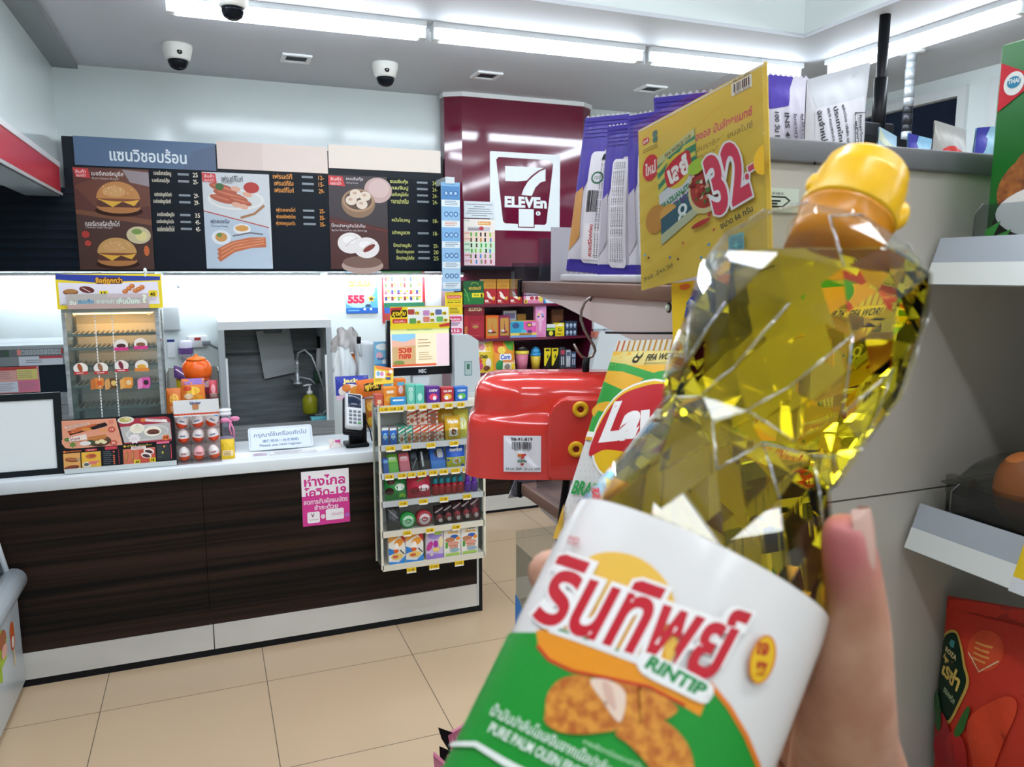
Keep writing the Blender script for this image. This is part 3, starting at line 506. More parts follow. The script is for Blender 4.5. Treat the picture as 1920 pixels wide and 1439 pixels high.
A = Art(535, 900, 820, 1210); A.rect(535, 900, 285, 310, '#e8962c'); A.poly([(535, 900), (680, 900), (640, 1040), (560, 1010)], '#e0502a'); A.poly([(690, 900), (820, 900), (800, 1000), (720, 980)], '#5aa83a'); A.ell(640, 990, 50, 40, '#f0d24a'); A.ell(630, 1150, 70, 60, '#2a8a4a'); A.rr(610, 1030, 160, 70, 20, '#f0f4f8'); A.tx('Corn', 620, 1036, 130, 52, '#2a4ab8', .04, .2); A.rr(650, 1095, 170, 115, 4, '#f4ead8'); A.rect(650, 1095, 170, 28, '#e8904a'); A.ell(710, 1165, 40, 30, '#9a8a7a'); A.rect(765, 1130, 50, 70, '#f2c72c')
bag_on(2, 925, 641, 966, 704, '#e8962c', A, 'orange and green snack bag with blue lettering right of the yellow snack bag')
def cup(x, lab, c1, c2, c3, r, h):
    p = PY(x, 690, SY+.08); p.z = SZ[2]; t = thing('lidded_cup', p, lab, 'cup', None); T = Mx.Translation(p)
    b = MB(); b.lathe([(r*.72, 0), (r*.95, h*.6)], C(c1, .3), 20, T); b.build('cup', t)
    b = MB(); b.lathe([(r*.98, h*.6), (r, h*.62), (r, h*.7), (r*.9, h*.72)], C(c2, .3), 20, T); b.build('rim', t)
    b = MB(); b.lathe([(r*.9, h*.72), (r*.8, h*.86), (r*.4, h*.97), (.004, h)], CLEAR('#e8e4ea', .12) if c3 is None else C(c3, .3), 20, T); b.build('dome_lid', t)
cup(978, 'pink cup with a yellow rim and clear dome lid beside the snack bags', '#d87a92', '#e8d24a', None, .055, .20)
cup(1004, 'blue and yellow cup wrapped in film right of the pink cup', '#d8b83a', '#3a9ad0', '#3a9ad0', .042, .17)
for i, (p, q) in enumerate(((1020, 1033), (1034, 1047))):
    A = Art(0, 0, 100, 200, '#26241c'); A.poly([(0, 0), (100, 0), (100, 60), (20, 180), (0, 180)], '#e8d020'); A.rr(20, 12, 60, 20, 6, '#2a2a20'); A.tx('4', 40, 60, 24, 50, '#26241c', .03)
    a, c, z0, z1 = pr(p, 652, q, 683, SY+.03); b = MB(); b.rbox(a, c, SY+.03, SY+.05, SZ[2], z1, C('#26241c', .3), .003); b.front(A, a+.002, c-.002, SZ[2]+.01, z1-.004, SY+.03, .0006); b.build('battery_pack', label='black and yellow battery pack, %s of the two on the lowest visible wine-red shelf' % ('left', 'right')[i], cat='pack', group='yellow battery packs')
for i, (p, q, y) in enumerate(((1050, 1060, 652), (1061, 1070, 656), (1071, 1080, 660))):
    A = Art(0, 0, 10, 20, ('#3a3f4a', '#c4ccd4', '#2f4a74')[i]); A.rect(1, 2, 8, 5, ('#c24a5a', '#5a6a7a', '#b8cadc')[i]); A.rect(2, 9, 2, 9, '#e6e8ea'); A.rect(6, 9, 2, 9, '#e6e8ea')
    a, c, z0, z1 = pr(p, y, q, 690, SY+.04); b = MB(); b.rbox(a, c, SY+.04, SY+.07, SZ[2], z1, C('#5a626e', .3), .003); b.front(A, a+.002, c-.002, SZ[2]+.01, z1-.004, SY+.04, .0006); b.build('battery_pack', label='%s hanging card pack right of the yellow battery packs' % ('dark grey', 'silver grey', 'navy')[i], cat='pack')
# ================================================================ MAIN COUNTER
FY = 3.385; TOPZ = .843
t = thing('service_counter', (-.2, 3.58, 0), 'long checkout counter with white top and dark wood front', 'counter')
b = MB(); b.rbox(-1.7, 1.172, FY-.012, 3.80, .79, TOPZ, C('#dfe6ea', .25), .006); b.build('countertop', t)
b = MB(); b.box(-1.7, -.055, FY, 3.77, .14, .79, WOOD_DARK); b.build('front_panel', t); b = MB(); b.box(-.053, 1.15, FY, 3.77, .14, .79, WOOD_DARK); b.build('front_panel', t)
KICK = noisy('satin_kickplate', '#c6c5c0', '#d4d3ce', (2, 2, 5), .35, 3, metal=.12)
for (p, q) in ((-1.7, -.045), (-.041, 1.148)): b = MB(); b.box(p, q, FY-.006, FY+.02, .03, .14, KICK); b.build('kick_plate', t)
b = MB(); b.box(-1.7, 1.165, FY-.003, 3.76, 0, .03, BLACK); b.build('plinth', t)
b = MB(); b.box(1.15, 1.16, FY-.004, 3.78, .03, .79, C('#c9ccca', .35)); b.build('edge_trim', t, 'pale edge trim')
b = MB(); b.box(1.16, 1.176, FY-.006, 3.78, 0, .79, BLACK); b.build('end_panel', t, 'black end panel')
# pink and white distancing poster on the counter front
A = Art(445, -50, 683, 215, '#f2eef2'); A.rect(445, 72, 238, 150, '#d63a92')
A.tx('ห่างไกล', 458, -30, 205, 55, '#d2308c', .03, res=3); A.tx('โควิด-19', 458, 30, 210, 48, '#d2308c', .03, res=3); A.tx('ลดการสัมผัสธนบัตร', 452, 88, 222, 26, '#f6eaf2', .02); A.tx('ชำระด้วย', 504, 118, 120, 26, '#f6eaf2', .02)
A.rr(468, 152, 62, 56, 8, '#f4f0f4'); A.tx('V', 486, 160, 18, 20, '#7a2a4a', .03); A.tx('TrueMoney', 476, 188, 46, 8, '#7a4a5a'); A.ell(546, 180, 11, 11, '#f4f0f4'); A.tx('หรือ', 540, 175, 12, 9, '#d2308c'); A.rr(560, 146, 92, 56, 8, '#f4f0f4'); A.tx('บัตรเครดิต', 590, 164, 58, 16, '#c86a9a'); A.rect(658, 175, 22, 18, '#b56ac8')
sheet('poster', 566, 882, 655, 981, FY-.004, A, 'pink and white Thai poster stuck on the dark counter front', 'poster')
# ================================================================ DISPLAY RACK on the counter
RY = 3.25; RB = 3.37; rx0, rx1 = .665, 1.140; zrow = [PY(713, y, RY).z for y in (764, 838, 891, 944, 1001, 1064)]; CREAM = C('#d9d4c4', .4)
t = thing('display_rack', ((rx0+rx1)/2, 3.31, zrow[5]), 'white wire-sided display rack of sweets hung on the right end of the counter', 'rack')
b = MB(); b.box(rx0, rx1, RB-.006, RB+.004, zrow[5]-.01, zrow[0]+.02, C('#c3c6c4', .4)); b.build('back_panel', t)
for x in (rx0-.006, rx1-.004):
    b = MB(); b.box(x, x+.01, RY-.01, RY, zrow[5]-.012, zrow[0]+.01, CREAM); b.box(x, x+.01, RB-.01, RB, zrow[5]-.012, zrow[0]+.01, CREAM); b.box(x+.003, x+.006, RY, RB, zrow[5], zrow[0], CLEAR('#dfe6e6', .05)); b.build('side_panel', t)
RAILS = []
for i, z in enumerate(zrow):
    b = MB(); b.box(rx0, rx1, RY-.004, RB, z-.008, z, CREAM); b.build('shelf_board', t)
    b = MB(); h = .02 if i == 4 else .016
    b.box(rx0, rx1, RY-.01, RY-.006, z-.02, z+h*.4, CREAM if i in (0, 4, 5) else C('#b9bfc2', .25)); RAILS.append(b.build('price_rail', t))
    if 0 < i < 5: b = MB(); b.box(rx0+.004, rx1-.004, RY-.009, RY-.006, z+h*.4, z+.05, CLEAR('#e6ecec', .05)); b.build('clear_lip', t)
TAGX = [[(712, 731), (731, 745), (745, 757), (764, 778), (786, 800), (810, 824), (834, 848), (857, 870)], [(723, 740), (753, 769), (799, 815), (842, 858)], [(720, 736), (744, 760), (763, 777), (781, 797), (803, 818), (822, 838), (844, 860), (866, 880)], [(745, 761), (783, 799), (822, 838), (866, 881)], [(752, 767), (795, 811), (845, 860)], [(757, 775), (800, 819), (849, 866)]]
for i, L in enumerate(TAGX):
    for (p, q) in L:
        x0 = PY(p, 850, RY).x; x1 = PY(q, 850, RY).x; z = zrow[i]-(.012 if i < 5 else .03)
        A = Art(0, 0, 16, 9, '#e8c21c'); A.rect(0, 6.6, 16, 2.4, '#f0ede4'); A.tx(random.choice(('20', '25', '35', '42', '12', '59')), 8, 1.5, 5, 3.6, '#4a3a10', .03); A.lines(2, 2, 5, 2, 2, .7, '#8a7010')
        b = MB(); b.box(x0, x1, RY-.0135, RY-.0115, z-.012, z+.012, '#e8c21c'); b.front(A, x0, x1, z-.012, z+.012, RY-.0135); b.build('price_tag', RAILS[i])
def item(name, row, x0, x1, ytop, A, label, cat='box', group=None, dy=.012, dep=.06, col='#888888', h=None, lean=0, round_=.002):
    a = PY(x0, 850, RY+dy).x; c = PY(x1, 850, RY+dy).x; z0 = zrow[row]+.0005; z1 = z0+h if h else PY((x0+x1)/2, ytop, RY+dy).z; y = RY+dy
    b = MB(); T = Mx.Translation((0, y, z0)) @ Mx.Rotation(-lean, 4, 'X') if lean else Mx.Translation((0, y, z0))
    b.rbox(a, c, 0, dep, 0, z1-z0, C(col, .3), round_, 1, T); e = round_
    b.art(A, T @ V((a+e, 0, e)), T @ V((c-e, 0, e)), T @ V((c-e, 0, z1-z0-e)), T @ V((a+e, 0, z1-z0-e))); return b.build(name, label=label, cat=cat, group=group)
def simple(bg, bits, txt=None, tc='#ffffff', ty=2):
    A = Art(0, 0, 10, 14, bg)
    for (k, *a) in bits: getattr(A, k)(*a)
    if txt: A.tx(txt, 1.5, ty, 7, 2.4, tc, .03)
    return A
R1 = [('sweet_pack', 706, 721, 740, '#c85a4a', [('ell', 5, 9, 3, 3, '#e8c8a0')], None, 'small red pack, leftmost on the top of the rack', .02), ('sweet_pack', 722, 746, 727, '#e88a2a', [('ell', 5, 9, 4, 3, '#f0b04a'), ('rr', 2, 2, 6, 2.4, .5, '#f4e0c8')], None, 'orange pack with a yellow picture near the left of the rack top', .02),
 ('sweet_pack', 745, 763, 711, '#e87a2a', [('rr', 1, 1.5, 8, 2, .5, '#5ab0d8'), ('ell', 5, 6, 2.6, 2.4, '#f0d0d8'), ('lines', 2, 10, 6, 3, 1.2, .5, '#a04a18')], None, 'tall orange pack with a round pink picture on the rack top', .06),
 ('gum_pack', 765, 780, 721, '#6ac4b0', [('ell', 5, 8, 3, 4, '#a8e0d0')], 'XYL', 'light teal pack, left one of two on the rack top', .02), ('gum_pack', 781, 797, 722, '#5abca8', [('ell', 5, 9, 3, 3, '#b8e8dc')], None, 'light teal pack, right one of two on the rack top', .02),
 ('gum_box', 802, 826, 725, '#5a2a8a', [('ell', 5, 9, 3.5, 3, '#e84a6a'), ('ell', 6, 10, 1.5, 2, '#f0f0f4')], 'CHEW', 'purple gum box on the rack top', .02), ('gum_box', 829, 852, 727, '#b8303a', [('ell', 5, 9, 3.5, 3, '#e8b04a'), ('ell', 4, 10, 1.6, 2, '#f0f0f4')], 'GUM', 'red gum box on the rack top', .02), ('gum_box', 855, 878, 726, '#2a6ac0', [('ell', 5, 9, 3.5, 3, '#6ac04a'), ('ell', 4, 10, 1.6, 2, '#f0f0f4')], 'CHEW', 'blue gum box on the rack top', .02)]
for (nm, p, q, y, c, bits, tx_, lab, dy) in R1: item(nm, 0, p, q, y, simple(c, bits, tx_), lab, 'pack', None, dy, .05, c)
A = simple('#3a9ad8', [('rr', 1, 3, 8, 3, 1, '#e8f0f4')]); item('sweet_pack', 0, 735, 763, 745, A, 'low flat blue packet in front of the orange packs on the rack top', 'pack', None, .002, .012, '#3a9ad8')
for i in range(2): item('gum_pack', 1, 716+15*i, 730+15*i, 802, simple('#2a6ac8', [('rect', 0, 0, 10, 2, '#f0f2f4'), ('ell', 5, 7, 3, 3, '#8ac0e8')], 'ice', '#e8f4ff', 6), 'small blue pack, %s of two at the left of the second rack shelf' % ('left', 'right')[i], 'pack', 'blue packs on the rack')
def striped(c):
    A = Art(0, 0, 10, 14, '#e8e4dc')
    for k in range(4): A.poly([(0, 3.4*k+1.5), (10, 3.4*k-1.5), (10, 3.4*k+.4), (0, 3.4*k+3.2)], c)
    A.rect(2, 5, 6, 9, random.choice(('#d8c8b8', '#c89a7a', '#e0d0c0', '#8a6a5a'))); A.ell(5, 10, 2, 2, '#a85a3a'); return A
def stripes_top(b, a, c, y0, y1, z, col):
    A = Art(0, 0, 10, 30, '#e8e4dc')
    for k in range(8): A.poly([(0, 4*k+2), (10, 4*k-2), (10, 4*k), (0, 4*k+4)], col)
    b.art(A, (a, y0, z), (c, y0, z), (c, y1, z), (a, y1, z))
def striped_box(p, q, y, c, lab, grp, dy=.012, base=0):
    a = PY(p, 850, RY).x; d = PY(q, 850, RY).x; z0 = zrow[1]+.0005+base; z1 = z0+.075
    b = MB(); b.box(a, d, RY+dy, RY+dy+.09, z0, z1, '#e8e4dc'); b.front(striped(c), a, d, z0, z1, RY+dy); stripes_top(b, a, d, RY+dy, RY+dy+.09, z1+.0003, c)
    return b.build('biscuit_pack', label=lab, cat='pack', group=grp)
for i in range(2): striped_box(749+14*i, 761+14*i, 795, '#1f9a7a', 'green and white striped pack, %s of two on the second rack shelf' % ('left', 'right')[i], 'striped packs on the rack')
for i in range(4): striped_box(777+14.5*i, 790+14.5*i, 795, '#d0502f', 'red and white striped pack, %s of four from the left on the second rack shelf' % ORD[i], 'striped packs on the rack')
for i in range(3): striped_box(768+20*i, 786+20*i, 770, '#d0502f', 'red striped pack stacked on top of the front row, %s of three from the left' % ORD[i], 'striped packs on the rack', .035, .0765)
def rbag(row, x0, x1, ytop, c, bits, tx_, lab, dy=.02, bulge=.018, tcol='#ffffff', tilt=.02):
    a = PY(x0, 850, RY+dy).x; d = PY(x1, 850, RY+dy).x; z0 = zrow[row]+.001; z1 = PY((x0+x1)/2, ytop, RY+dy).z; y = RY+dy
    return pouch('sweet_bag', (a, y, z0), (d, y, z0), (d, y+tilt, z1), (a, y+tilt, z1), bulge, c, simple(c, bits, tx_, tcol), lab, 'bag', None, 8, 8)
rbag(1, 836, 864, 781, '#d8a81f', [('rr', 2, 7, 6, 5, 1, '#f0e8d8'), ('ell', 5, 9.5, 1.8, 1.8, '#7a3a1c')], 'Hacks', 'yellow sweet bag with a white label on the second rack shelf', .014); rbag(1, 822, 856, 764, '#c9981c', [('rr', 2, 3, 6, 3, 1, '#e8d070')], None, 'taller gold bag behind the yellow sweet bag on the rack', .06); rbag(1, 853, 880, 768, '#d8cc4a', [('ell', 5, 7, 3, 3, '#f0f0c0')], None, 'pale lime yellow bag at the right of the second rack shelf', .05)
R3 = [(719, 731, 858, '#2a5ab0', [('rr', 1, 2, 8, 3, 1, '#7ab0e0')], None, 'small blue pack, leftmost on the third rack shelf'), (728, 748, 851, '#6ac03a', [('rr', 1, 2, 8, 4, 1, '#a8e07a')], 'play', 'lime green gum pack on the third rack shelf'), (750, 770, 849, '#e06a7a', [('rr', 1, 3, 8, 3, 1, '#f0a8b0')], 'play', 'pink gum pack on the third rack shelf'), (771, 786, 842, '#1c2028', [('rr', 1, 2, 8, 4, 1, '#3a4250'), ('line', [(1, 13), (9, 6)], .7, '#9aa0a8')], None, 'black mint pack, left of two on the third rack shelf'), (788, 807, 840, '#20242c', [('rect', 2, 2, 2, 10, '#c8ccd0')], None, 'black mint pack with pale lettering, right of two on the third rack shelf'), (809, 837, 838, '#2468c8', [('rect', 0, 9, 10, 5, '#2a80d8'), ('ell', 6, 4, 3, 3, '#3a2a3a'), ('rr', 5, 1, 4, 6, 1, '#d0d4dc')], None, 'blue box with a dark picture on the third rack shelf')]
for (p, q, y, c, bits, tx_, lab) in R3: item('gum_pack', 2, p, q, y, simple(c, bits, tx_), lab, 'pack', None, .012, .02, c, lean=.5)
rbag(2, 838, 872, 834, '#2a5cc0', [('rect', 0, 8, 10, 6, '#d8d03a'), ('ell', 5, 10.5, 2.4, 2, '#f0f0e8'), ('ell', 5, 10.5, 1.2, 1, '#e8a030')], 'menthos', 'blue and yellow sweet bag on the third rack shelf', .014)
rbag(3, 720, 760, 892, '#1f8a3a', [('ell', 7, 7, 2.4, 2, '#e8f0e8'), ('ell', 3, 4, 2, 1.4, '#5a1a1c'), ('ell', 2, 9, 2, 2, '#3a1a1a'), ('ell', 8, 12, 1.6, 1.4, '#9ad03a')], None, 'green sweet bag with dark fruit on the fourth rack shelf'); rbag(3, 763, 806, 886, '#c02040', [('ell', 7, 9, 2.6, 1.8, '#f0e0e4'), ('ell', 3, 10, 2, 2, '#8a1428'), ('line', [(4, 5), (8, 3)], .8, '#4a8a3a')], None, 'red sweet bag with berries on the fourth rack shelf')
def mini(x, ytop, body, cap, lab, grp, w):
    c = PY(x, 915, RY+.035); c.z = zrow[3]+.001; h = .078; t = thing('mini_bottle', c, lab, 'bottle', grp); T = Mx.Translation(c)
    b = MB(); b.lathe([(w*.9, 0), (w, .004), (w, h*.5), (w*.65, h*.66)], C(body, .2, trans=.2), 16, T); b.build('body', t); b = MB(); b.lathe([(w*.62, h*.66), (w*.68, h*.68), (w*.66, h*.98), (w*.4, h)], C(cap, .3), 16, T); b.build('cap', t)
for i, x in enumerate((816, 827.5, 839.5, 851, 863)): mini(x, 902, '#b8182c', '#1f8fa0', 'tiny teal-capped red bottle, %s of five from the left on the rack' % ORD[i], 'red mini bottles on the rack', .0165)
for i, x in enumerate((876.5, 889)): mini(x, 895, '#6a2aa8', '#7a3ab8', 'tiny purple bottle, %s of two beside the red mini bottles' % ('left', 'right')[i], 'purple mini bottles on the rack', .0165)
rbag(4, 722, 748, 945, '#3a3c40', [('ell', 4, 6, 3, 3, '#5a5c60'), ('line', [(1, 3), (8, 8)], .6, '#9a9ca0')], None, 'dark grey bag, leftmost on the fifth rack shelf')
for i, (x, c1, c2, lab) in enumerate(((764, '#2aa84a', '#bfe8c8', 'round green sweet tub with a white centre on the fifth rack shelf'), (795, '#c83a48', '#e8d0d4', 'round red sweet tub with a white centre on the fifth rack shelf'))):
    c = PY(x, 972, RY+.03); c.z = zrow[4]+.036; T = Mx.Translation(c) @ Mx.Rotation(PI/2, 4, 'X'); b = MB(); b.lathe([(.028, -.03), (.036, -.026), (.036, .006), (.028, .012), (.026, .006)], C(c1, .2), 24, T)
    A = Art(0, 0, 10, 10); A.ell(5, 5, 4.6, 4.6, c2); A.ell(5, 5, 2.6, 2, c1); A.tx('ice', 3.6, 4.2, 2.8, 1.8, '#ffffff', .03); b.front(A, c.x-.028, c.x+.028, c.z-.028, c.z+.028, c.y-.0125); b.build('sweet_tub', label=lab, cat='tub')
for i in range(5): rbag(4, 812+17*i, 832+17*i, 950-5*i, ('#2a1c20', '#241a1c', '#3a2226', '#2c2022', '#4a2028')[i], [('ell', 5, 9, 3, 2.4, '#8a3038'), ('line', [(1, 5), (9, 2)], .9, '#b8a8a8'), ('ell', 6, 11, 2, 1.4, '#d8c0c0')], None, 'dark chocolate bag with a red picture, %s of five from the left' % ORD[i], .02+.004*(i % 2), .012)
BX = [(724, 756, 1001, 'a'), (757, 791, 998, 'b'), (796, 829, 993, 'c'), (830, 862, 989, 'd'), (863, 895, 986, 'e')]
for i, (p, q, y, k) in enumerate(BX):
    A = Art(0, 0, 100, 200, '#e8e4dc')
    if i < 2:
        A.poly([(0, 0), (100, 0), (0, 60)], '#e8a040'); A.poly([(60, 0), (100, 0), (100, 70)], '#c8302a'); A.ell(62, 62, 30, 24, '#e89a3a', 20, -40); A.ell(48, 86, 14, 24, '#f4f0e8'); A.poly([(0, 90), (60, 120), (0, 140)], '#2a7ac8'); A.ell(45, 115, 16, 12, '#d85a1c'); A.ell(50, 150, 36, 20, '#e0c060'); A.ell(40, 152, 18, 10, '#c85a4a'); A.poly([(60, 190), (100, 150), (100, 200), (0, 200), (0, 180)], '#3a8ad0'); A.line([(70, 110), (95, 140)], 6, '#2a2420')
    elif i == 2:
        A.rect(0, 0, 100, 200, '#c8b8d8'); A.ell(50, 40, 40, 28, '#9a8ad0'); A.ell(70, 26, 24, 14, '#a8d04a'); A.ell(20, 110, 16, 34, '#c03a8a', 20, 20); A.ell(55, 100, 14, 24, '#a82a9a'); A.ell(58, 138, 20, 14, '#e8c86a'); A.ell(85, 90, 14, 40, '#e8d8a8'); A.poly([(0, 160), (100, 170), (100, 200), (0, 200)], '#9a7ac8'); A.star(30, 170, 12, 5, 5, '#f0e0a0')
    else:
        A.tx('Tasty', 30, 10, 55, 14, '#3a4a2a', .04); A.tx('Gummy', 22, 26, 66, 20, '#e8a81c', .05); A.ell(62, 66, 24, 14, '#2a60b8'); A.ell(36, 84, 30, 16, '#b87a5a'); A.ell(84, 80, 12, 12, '#e88a1c'); A.ell(50, 112, 42, 16, '#d89a8a'); A.rect(8, 100, 14, 40, '#4a9a3a'); A.tx('ZOO', 30, 122, 54, 22, '#c8704a', .04); A.ell(64, 158, 30, 12, '#8aa8b8'); A.rr(6, 176, 88, 18, 6, '#a8c85a')
    item('toy_sweet_box', 5, p, q, y, A, ('orange and blue picture box, left of two at the bottom left of the rack', 'orange and blue picture box, right of two at the bottom left of the rack', 'lilac picture box in the middle of the lowest rack shelf', 'white box with green and orange pictures, left of two at rack bottom right', 'white box with green and orange pictures, right of two at rack bottom right')[i], 'box', None, .008, .045, '#e0dcd4', round_=.001)
# ================================================================ FREEZER bottom left
FX = -.74
t = thing('chest_freezer', (-1.1, 2.6, 0), 'white ice cream freezer with bright stickers at the lower left edge', 'freezer'); FW = C('#d5dee4', .25)
b = MB(); b.rbox(-1.5, FX, 1.7, 3.365, .03, .42, FW, .012); fbody = b.build('body', t)
b = MB(); b.tube([(FX-.01, 1.7, .455), (FX-.01, 3.36, .455)], .048, FW, 16); b.rbox(-1.5, FX-.02, 1.7, 3.365, .42, .47, FW, .01); b.build('top_rim', t)
b = MB(); b.add([(FX-.03, 1.72, .48), (FX-.03, 3.34, .48), (FX-.10, 3.34, .84), (FX-.10, 1.72, .84)], [(0, 1, 2, 3)], CLEAR('#9fb4b8', .08)); b.build('glass_panel', t)
b = MB(); b.tube([(FX-.025, 3.35, .47), (FX-.095, 3.35, .845)], .013, FW); b.box(-1.5, FX-.08, 1.7, 3.362, .835, .87, FW); b.box(-1.5, -1.45, 1.7, 3.36, .47, .84, FW); b.box(FX-.09, FX-.075, 1.72, 3.33, .50, .52, BLACK); b.build('frame', t)
b = MB(); b.box(-1.45, -.83, 1.72, 3.33, .47, .5, C('#5a6c74', .4)); b.build('inside_tray', t)
def side(A, y0, y1, z0, z1, nm, lab): b = MB(); b.art(A, (FX, y0, z0), (FX, y1, z0), (FX, y1, z1), (FX, y0, z1), .0008); b.build(nm, fbody, lab)
A = Art(0, 0, 10, 12); A.star(5, 5, 5, 3.6, 9, '#a8c42a'); A.line([(2, 5), (2, 11)], .5, '#a8c42a'); A.line([(4, 6), (4, 12)], .3, '#a8c42a'); A.line([(7, 6), (7, 10)], .5, '#a8c42a'); A.tx('yum', 1, 3, 6, 3, '#d04a7a', .04, .2); A.ell(8.2, 3.2, 1.2, 1.6, '#b06a4a'); A.ell(8.4, 5.6, 1, 1.2, '#e8b0a0'); side(A, 2.74, 3.16, .16, .40, 'sticker', 'green splash sticker')
A = Art(0, 0, 4, 8); A.rr(.6, 0, 2.8, 5, 1.2, '#d0602a'); A.rr(1.2, 2.6, 1.6, 2, .7, '#f0e8e8'); A.rr(1.6, 5, .8, 3, .3, '#e0c08a'); side(A, 3.18, 3.27, .17, .34, 'sticker', 'orange ice lolly sticker')
A = Art(0, 0, 10, 10); A.ell(5, 5, 5, 4.6, '#e0407a'); A.ell(4, 4, 2, 2, '#f0a0c0'); side(A, 2.55, 2.88, .02+.03, .15, 'sticker', 'pink round sticker')
# ================================================================ THINGS ON THE COUNTER
CT = TOPZ+.0005
def board3(x0, x1, y, z0, z1, lean): return (V((x0, y, z0)), V((x1, y, z0)), V((x1, y+lean, z1)), V((x0, y+lean, z1)))
def slab(b, q, th, m):
    n = (q[1]-q[0]).cross(q[3]-q[0]).normalized()*th; vs = list(q)+[p-n for p in q]
    return b.add(vs, [(0, 1, 2, 3), (7, 6, 5, 4), (0, 4, 5, 1), (1, 5, 6, 2), (2, 6, 7, 3), (3, 7, 4, 0)], m)
# white board in black frame
a, c, z0, z1 = pr(-130, 748, 117, 912, 3.44); z0 = CT
t = thing('whiteboard_sign', ((a+c)/2, 3.44, z0), 'blank white sign board in a thick black frame at the left end of the counter', 'sign board')
q = board3(a, c, 3.44, z0, z1+.01, .03); b = MB(); slab(b, q, .012, C('#e8edee', .35)); b.build('panel', t)
b = MB(); w = .032
for (u0, u1, v0, v1) in ((0, 1, 0, .07), (0, 1, .92, 1), (0, .05, .07, .92), (.945, 1, .07, .92)):
    P = lambda u, v: (q[0]*(1-u)+q[1]*u)*(1-v)+(q[3]*(1-u)+q[2]*u)*v
    slab(b, [P(u0, v0)+V((0, -.006, 0)), P(u1, v0)+V((0, -.006, 0)), P(u1, v1)+V((0, -.006, 0)), P(u0, v1)+V((0, -.006, 0))], .024, C('#1a2024', .35))
b.build('frame', t)
# counter menu sign
A = Art(165, 300, 1195, 880, '#191b1f')
A.poly([(168, 310), (655, 318), (705, 622), (250, 622), (200, 610), (172, 560)], '#e39a7c'); A.poly([(672, 330), (1110, 330), (1145, 350), (1158, 400), (1160, 612), (722, 612)], '#a8283c')
A.poly([(690, 420), (1150, 400), (1158, 590), (720, 600)], '#b9b6b4'); A.ell(935, 500, 200, 85, '#cfcdca', 30, -4); A.ell(940, 505, 180, 70, '#b9b8b6', 30, -4)
A.ell(745, 345, 75, 40, '#e4e0d8'); A.ell(740, 340, 55, 26, '#b8b05a'); A.ell(760, 334, 30, 18, '#d8cf90')
A.ell(845, 448, 68, 56, '#efe9d4')
for k in range(7): A.line([(845, 400), (800+15*k, 480)], 2.4, '#d3cab0')
A.ell(985, 490, 80, 58, '#f0ead8'); A.ell(990, 505, 62, 38, '#6a3426', 24, 0, 0, 180); A.rect(932, 503, 118, 6, '#d8c8b0'); A.ell(992, 512, 56, 14, '#5a2a20')
A.rr(880, 338, 46, 40, 20, '#e28038'); A.tx('ใหม่', 890, 350, 26, 18, '#7a2a10'); A.poly([(920, 340), (1120, 365), (1130, 400), (1090, 396), (925, 372)], '#f2ece8'); A.tx('เปาหมูแดง', 925, 342, 150, 30, '#9a2030', .02, 0, 4)
A.ell(1105, 572, 34, 32, '#e2702c'); A.tx('10', 1085, 556, 40, 30, '#3a1a10', .03); A.star(815, 560, 60, 44, 9, '#ece6e6'); A.lines(780, 548, 70, 3, 12, 4, '#c8b0c0')
A.poly([(225, 430), (560, 355), (580, 390), (245, 475)], '#3a2018')
for k in range(6): A.line([(235+12*k, 452-2*k), (330+30*k, 400-6*k)], 20, ('#c2562c', '#b84a26', '#d0713c', '#d88a3a', '#b04a2a', '#c86030')[k])
A.poly([(440, 400), (578, 370), (570, 398), (450, 430)], '#2a2024'); A.ell(390, 420, 44, 18, '#d88a3c'); A.ell(540, 440, 36, 12, '#e8a050'); A.rect(590, 330, 44, 44, '#d8806a'); A.ell(615, 440, 34, 34, '#c9543c'); A.tx('19', 598, 428, 32, 24, '#f4e0d8', .02); A.ell(625, 590, 34, 30, '#c9543c'); A.tx('30', 608, 578, 32, 24, '#f4e0d8', .02)
A.poly([(200, 375), (415, 345), (415, 368), (210, 400)], '#e9c9b8'); A.tx('ไส้กรอกย่างรมควัน', 215, 352, 190, 30, '#7a3a2c', .0, 0, -8)
A.ell(500, 560, 105, 60, '#4a3020'); A.ell(500, 552, 98, 52, '#5c3c28')
for k in range(4): A.line([(395, 520+10*k), (560, 500+9*k)], 24, ('#c27a3c', '#b86c34', '#cc8846', '#b87038')[k])
for (x, y) in ((485, 570), (520, 560), (540, 575)): A.ell(x, y, 26, 18, '#e8d8a8')
A.ell(420, 570, 40, 30, '#3a4a2a'); A.star(265, 580, 38, 20, 6, '#6a8a3a'); A.ell(375, 575, 50, 24, '#e8e4e0'); A.ell(218, 520, 24, 20, '#2a6a2c'); A.tx('ใหม่', 204, 512, 28, 14, '#e8e070'); A.poly([(235, 500), (385, 470), (395, 530), (240, 548)], '#efe0d4'); A.tx('ไก่เชฟ', 240, 496, 90, 36, '#8a3a44', .02, 0, -4); A.tx('แฟรงค์ชีสรสเผ็ด', 236, 536, 110, 14, '#7a4a3a')
for (x0, x1, c1) in ((178, 325, '#e0a45a'), (335, 505, '#e8b53c'), (705, 1000, '#d8745a')): A.rect(x0, 672, x1-x0, 192, c1)
A.tx('ชุดคู่อร่อย', 205, 640, 130, 24, '#e0743c', .02); A.ell(190, 653, 12, 12, '#e0743c'); A.rr(370, 640, 105, 22, 8, '#c83a44'); A.tx('พิเศษ', 390, 644, 60, 14, '#f4e0e0'); A.rr(545, 630, 110, 32, 8, '#c83a4a'); A.ell(722, 640, 12, 12, '#e0b83c'); A.tx('คู่อิ่ม สุดคุ้ม', 738, 628, 230, 24, '#d8c04a', .01); A.rr(1015, 615, 120, 24, 6, '#e06a8a')
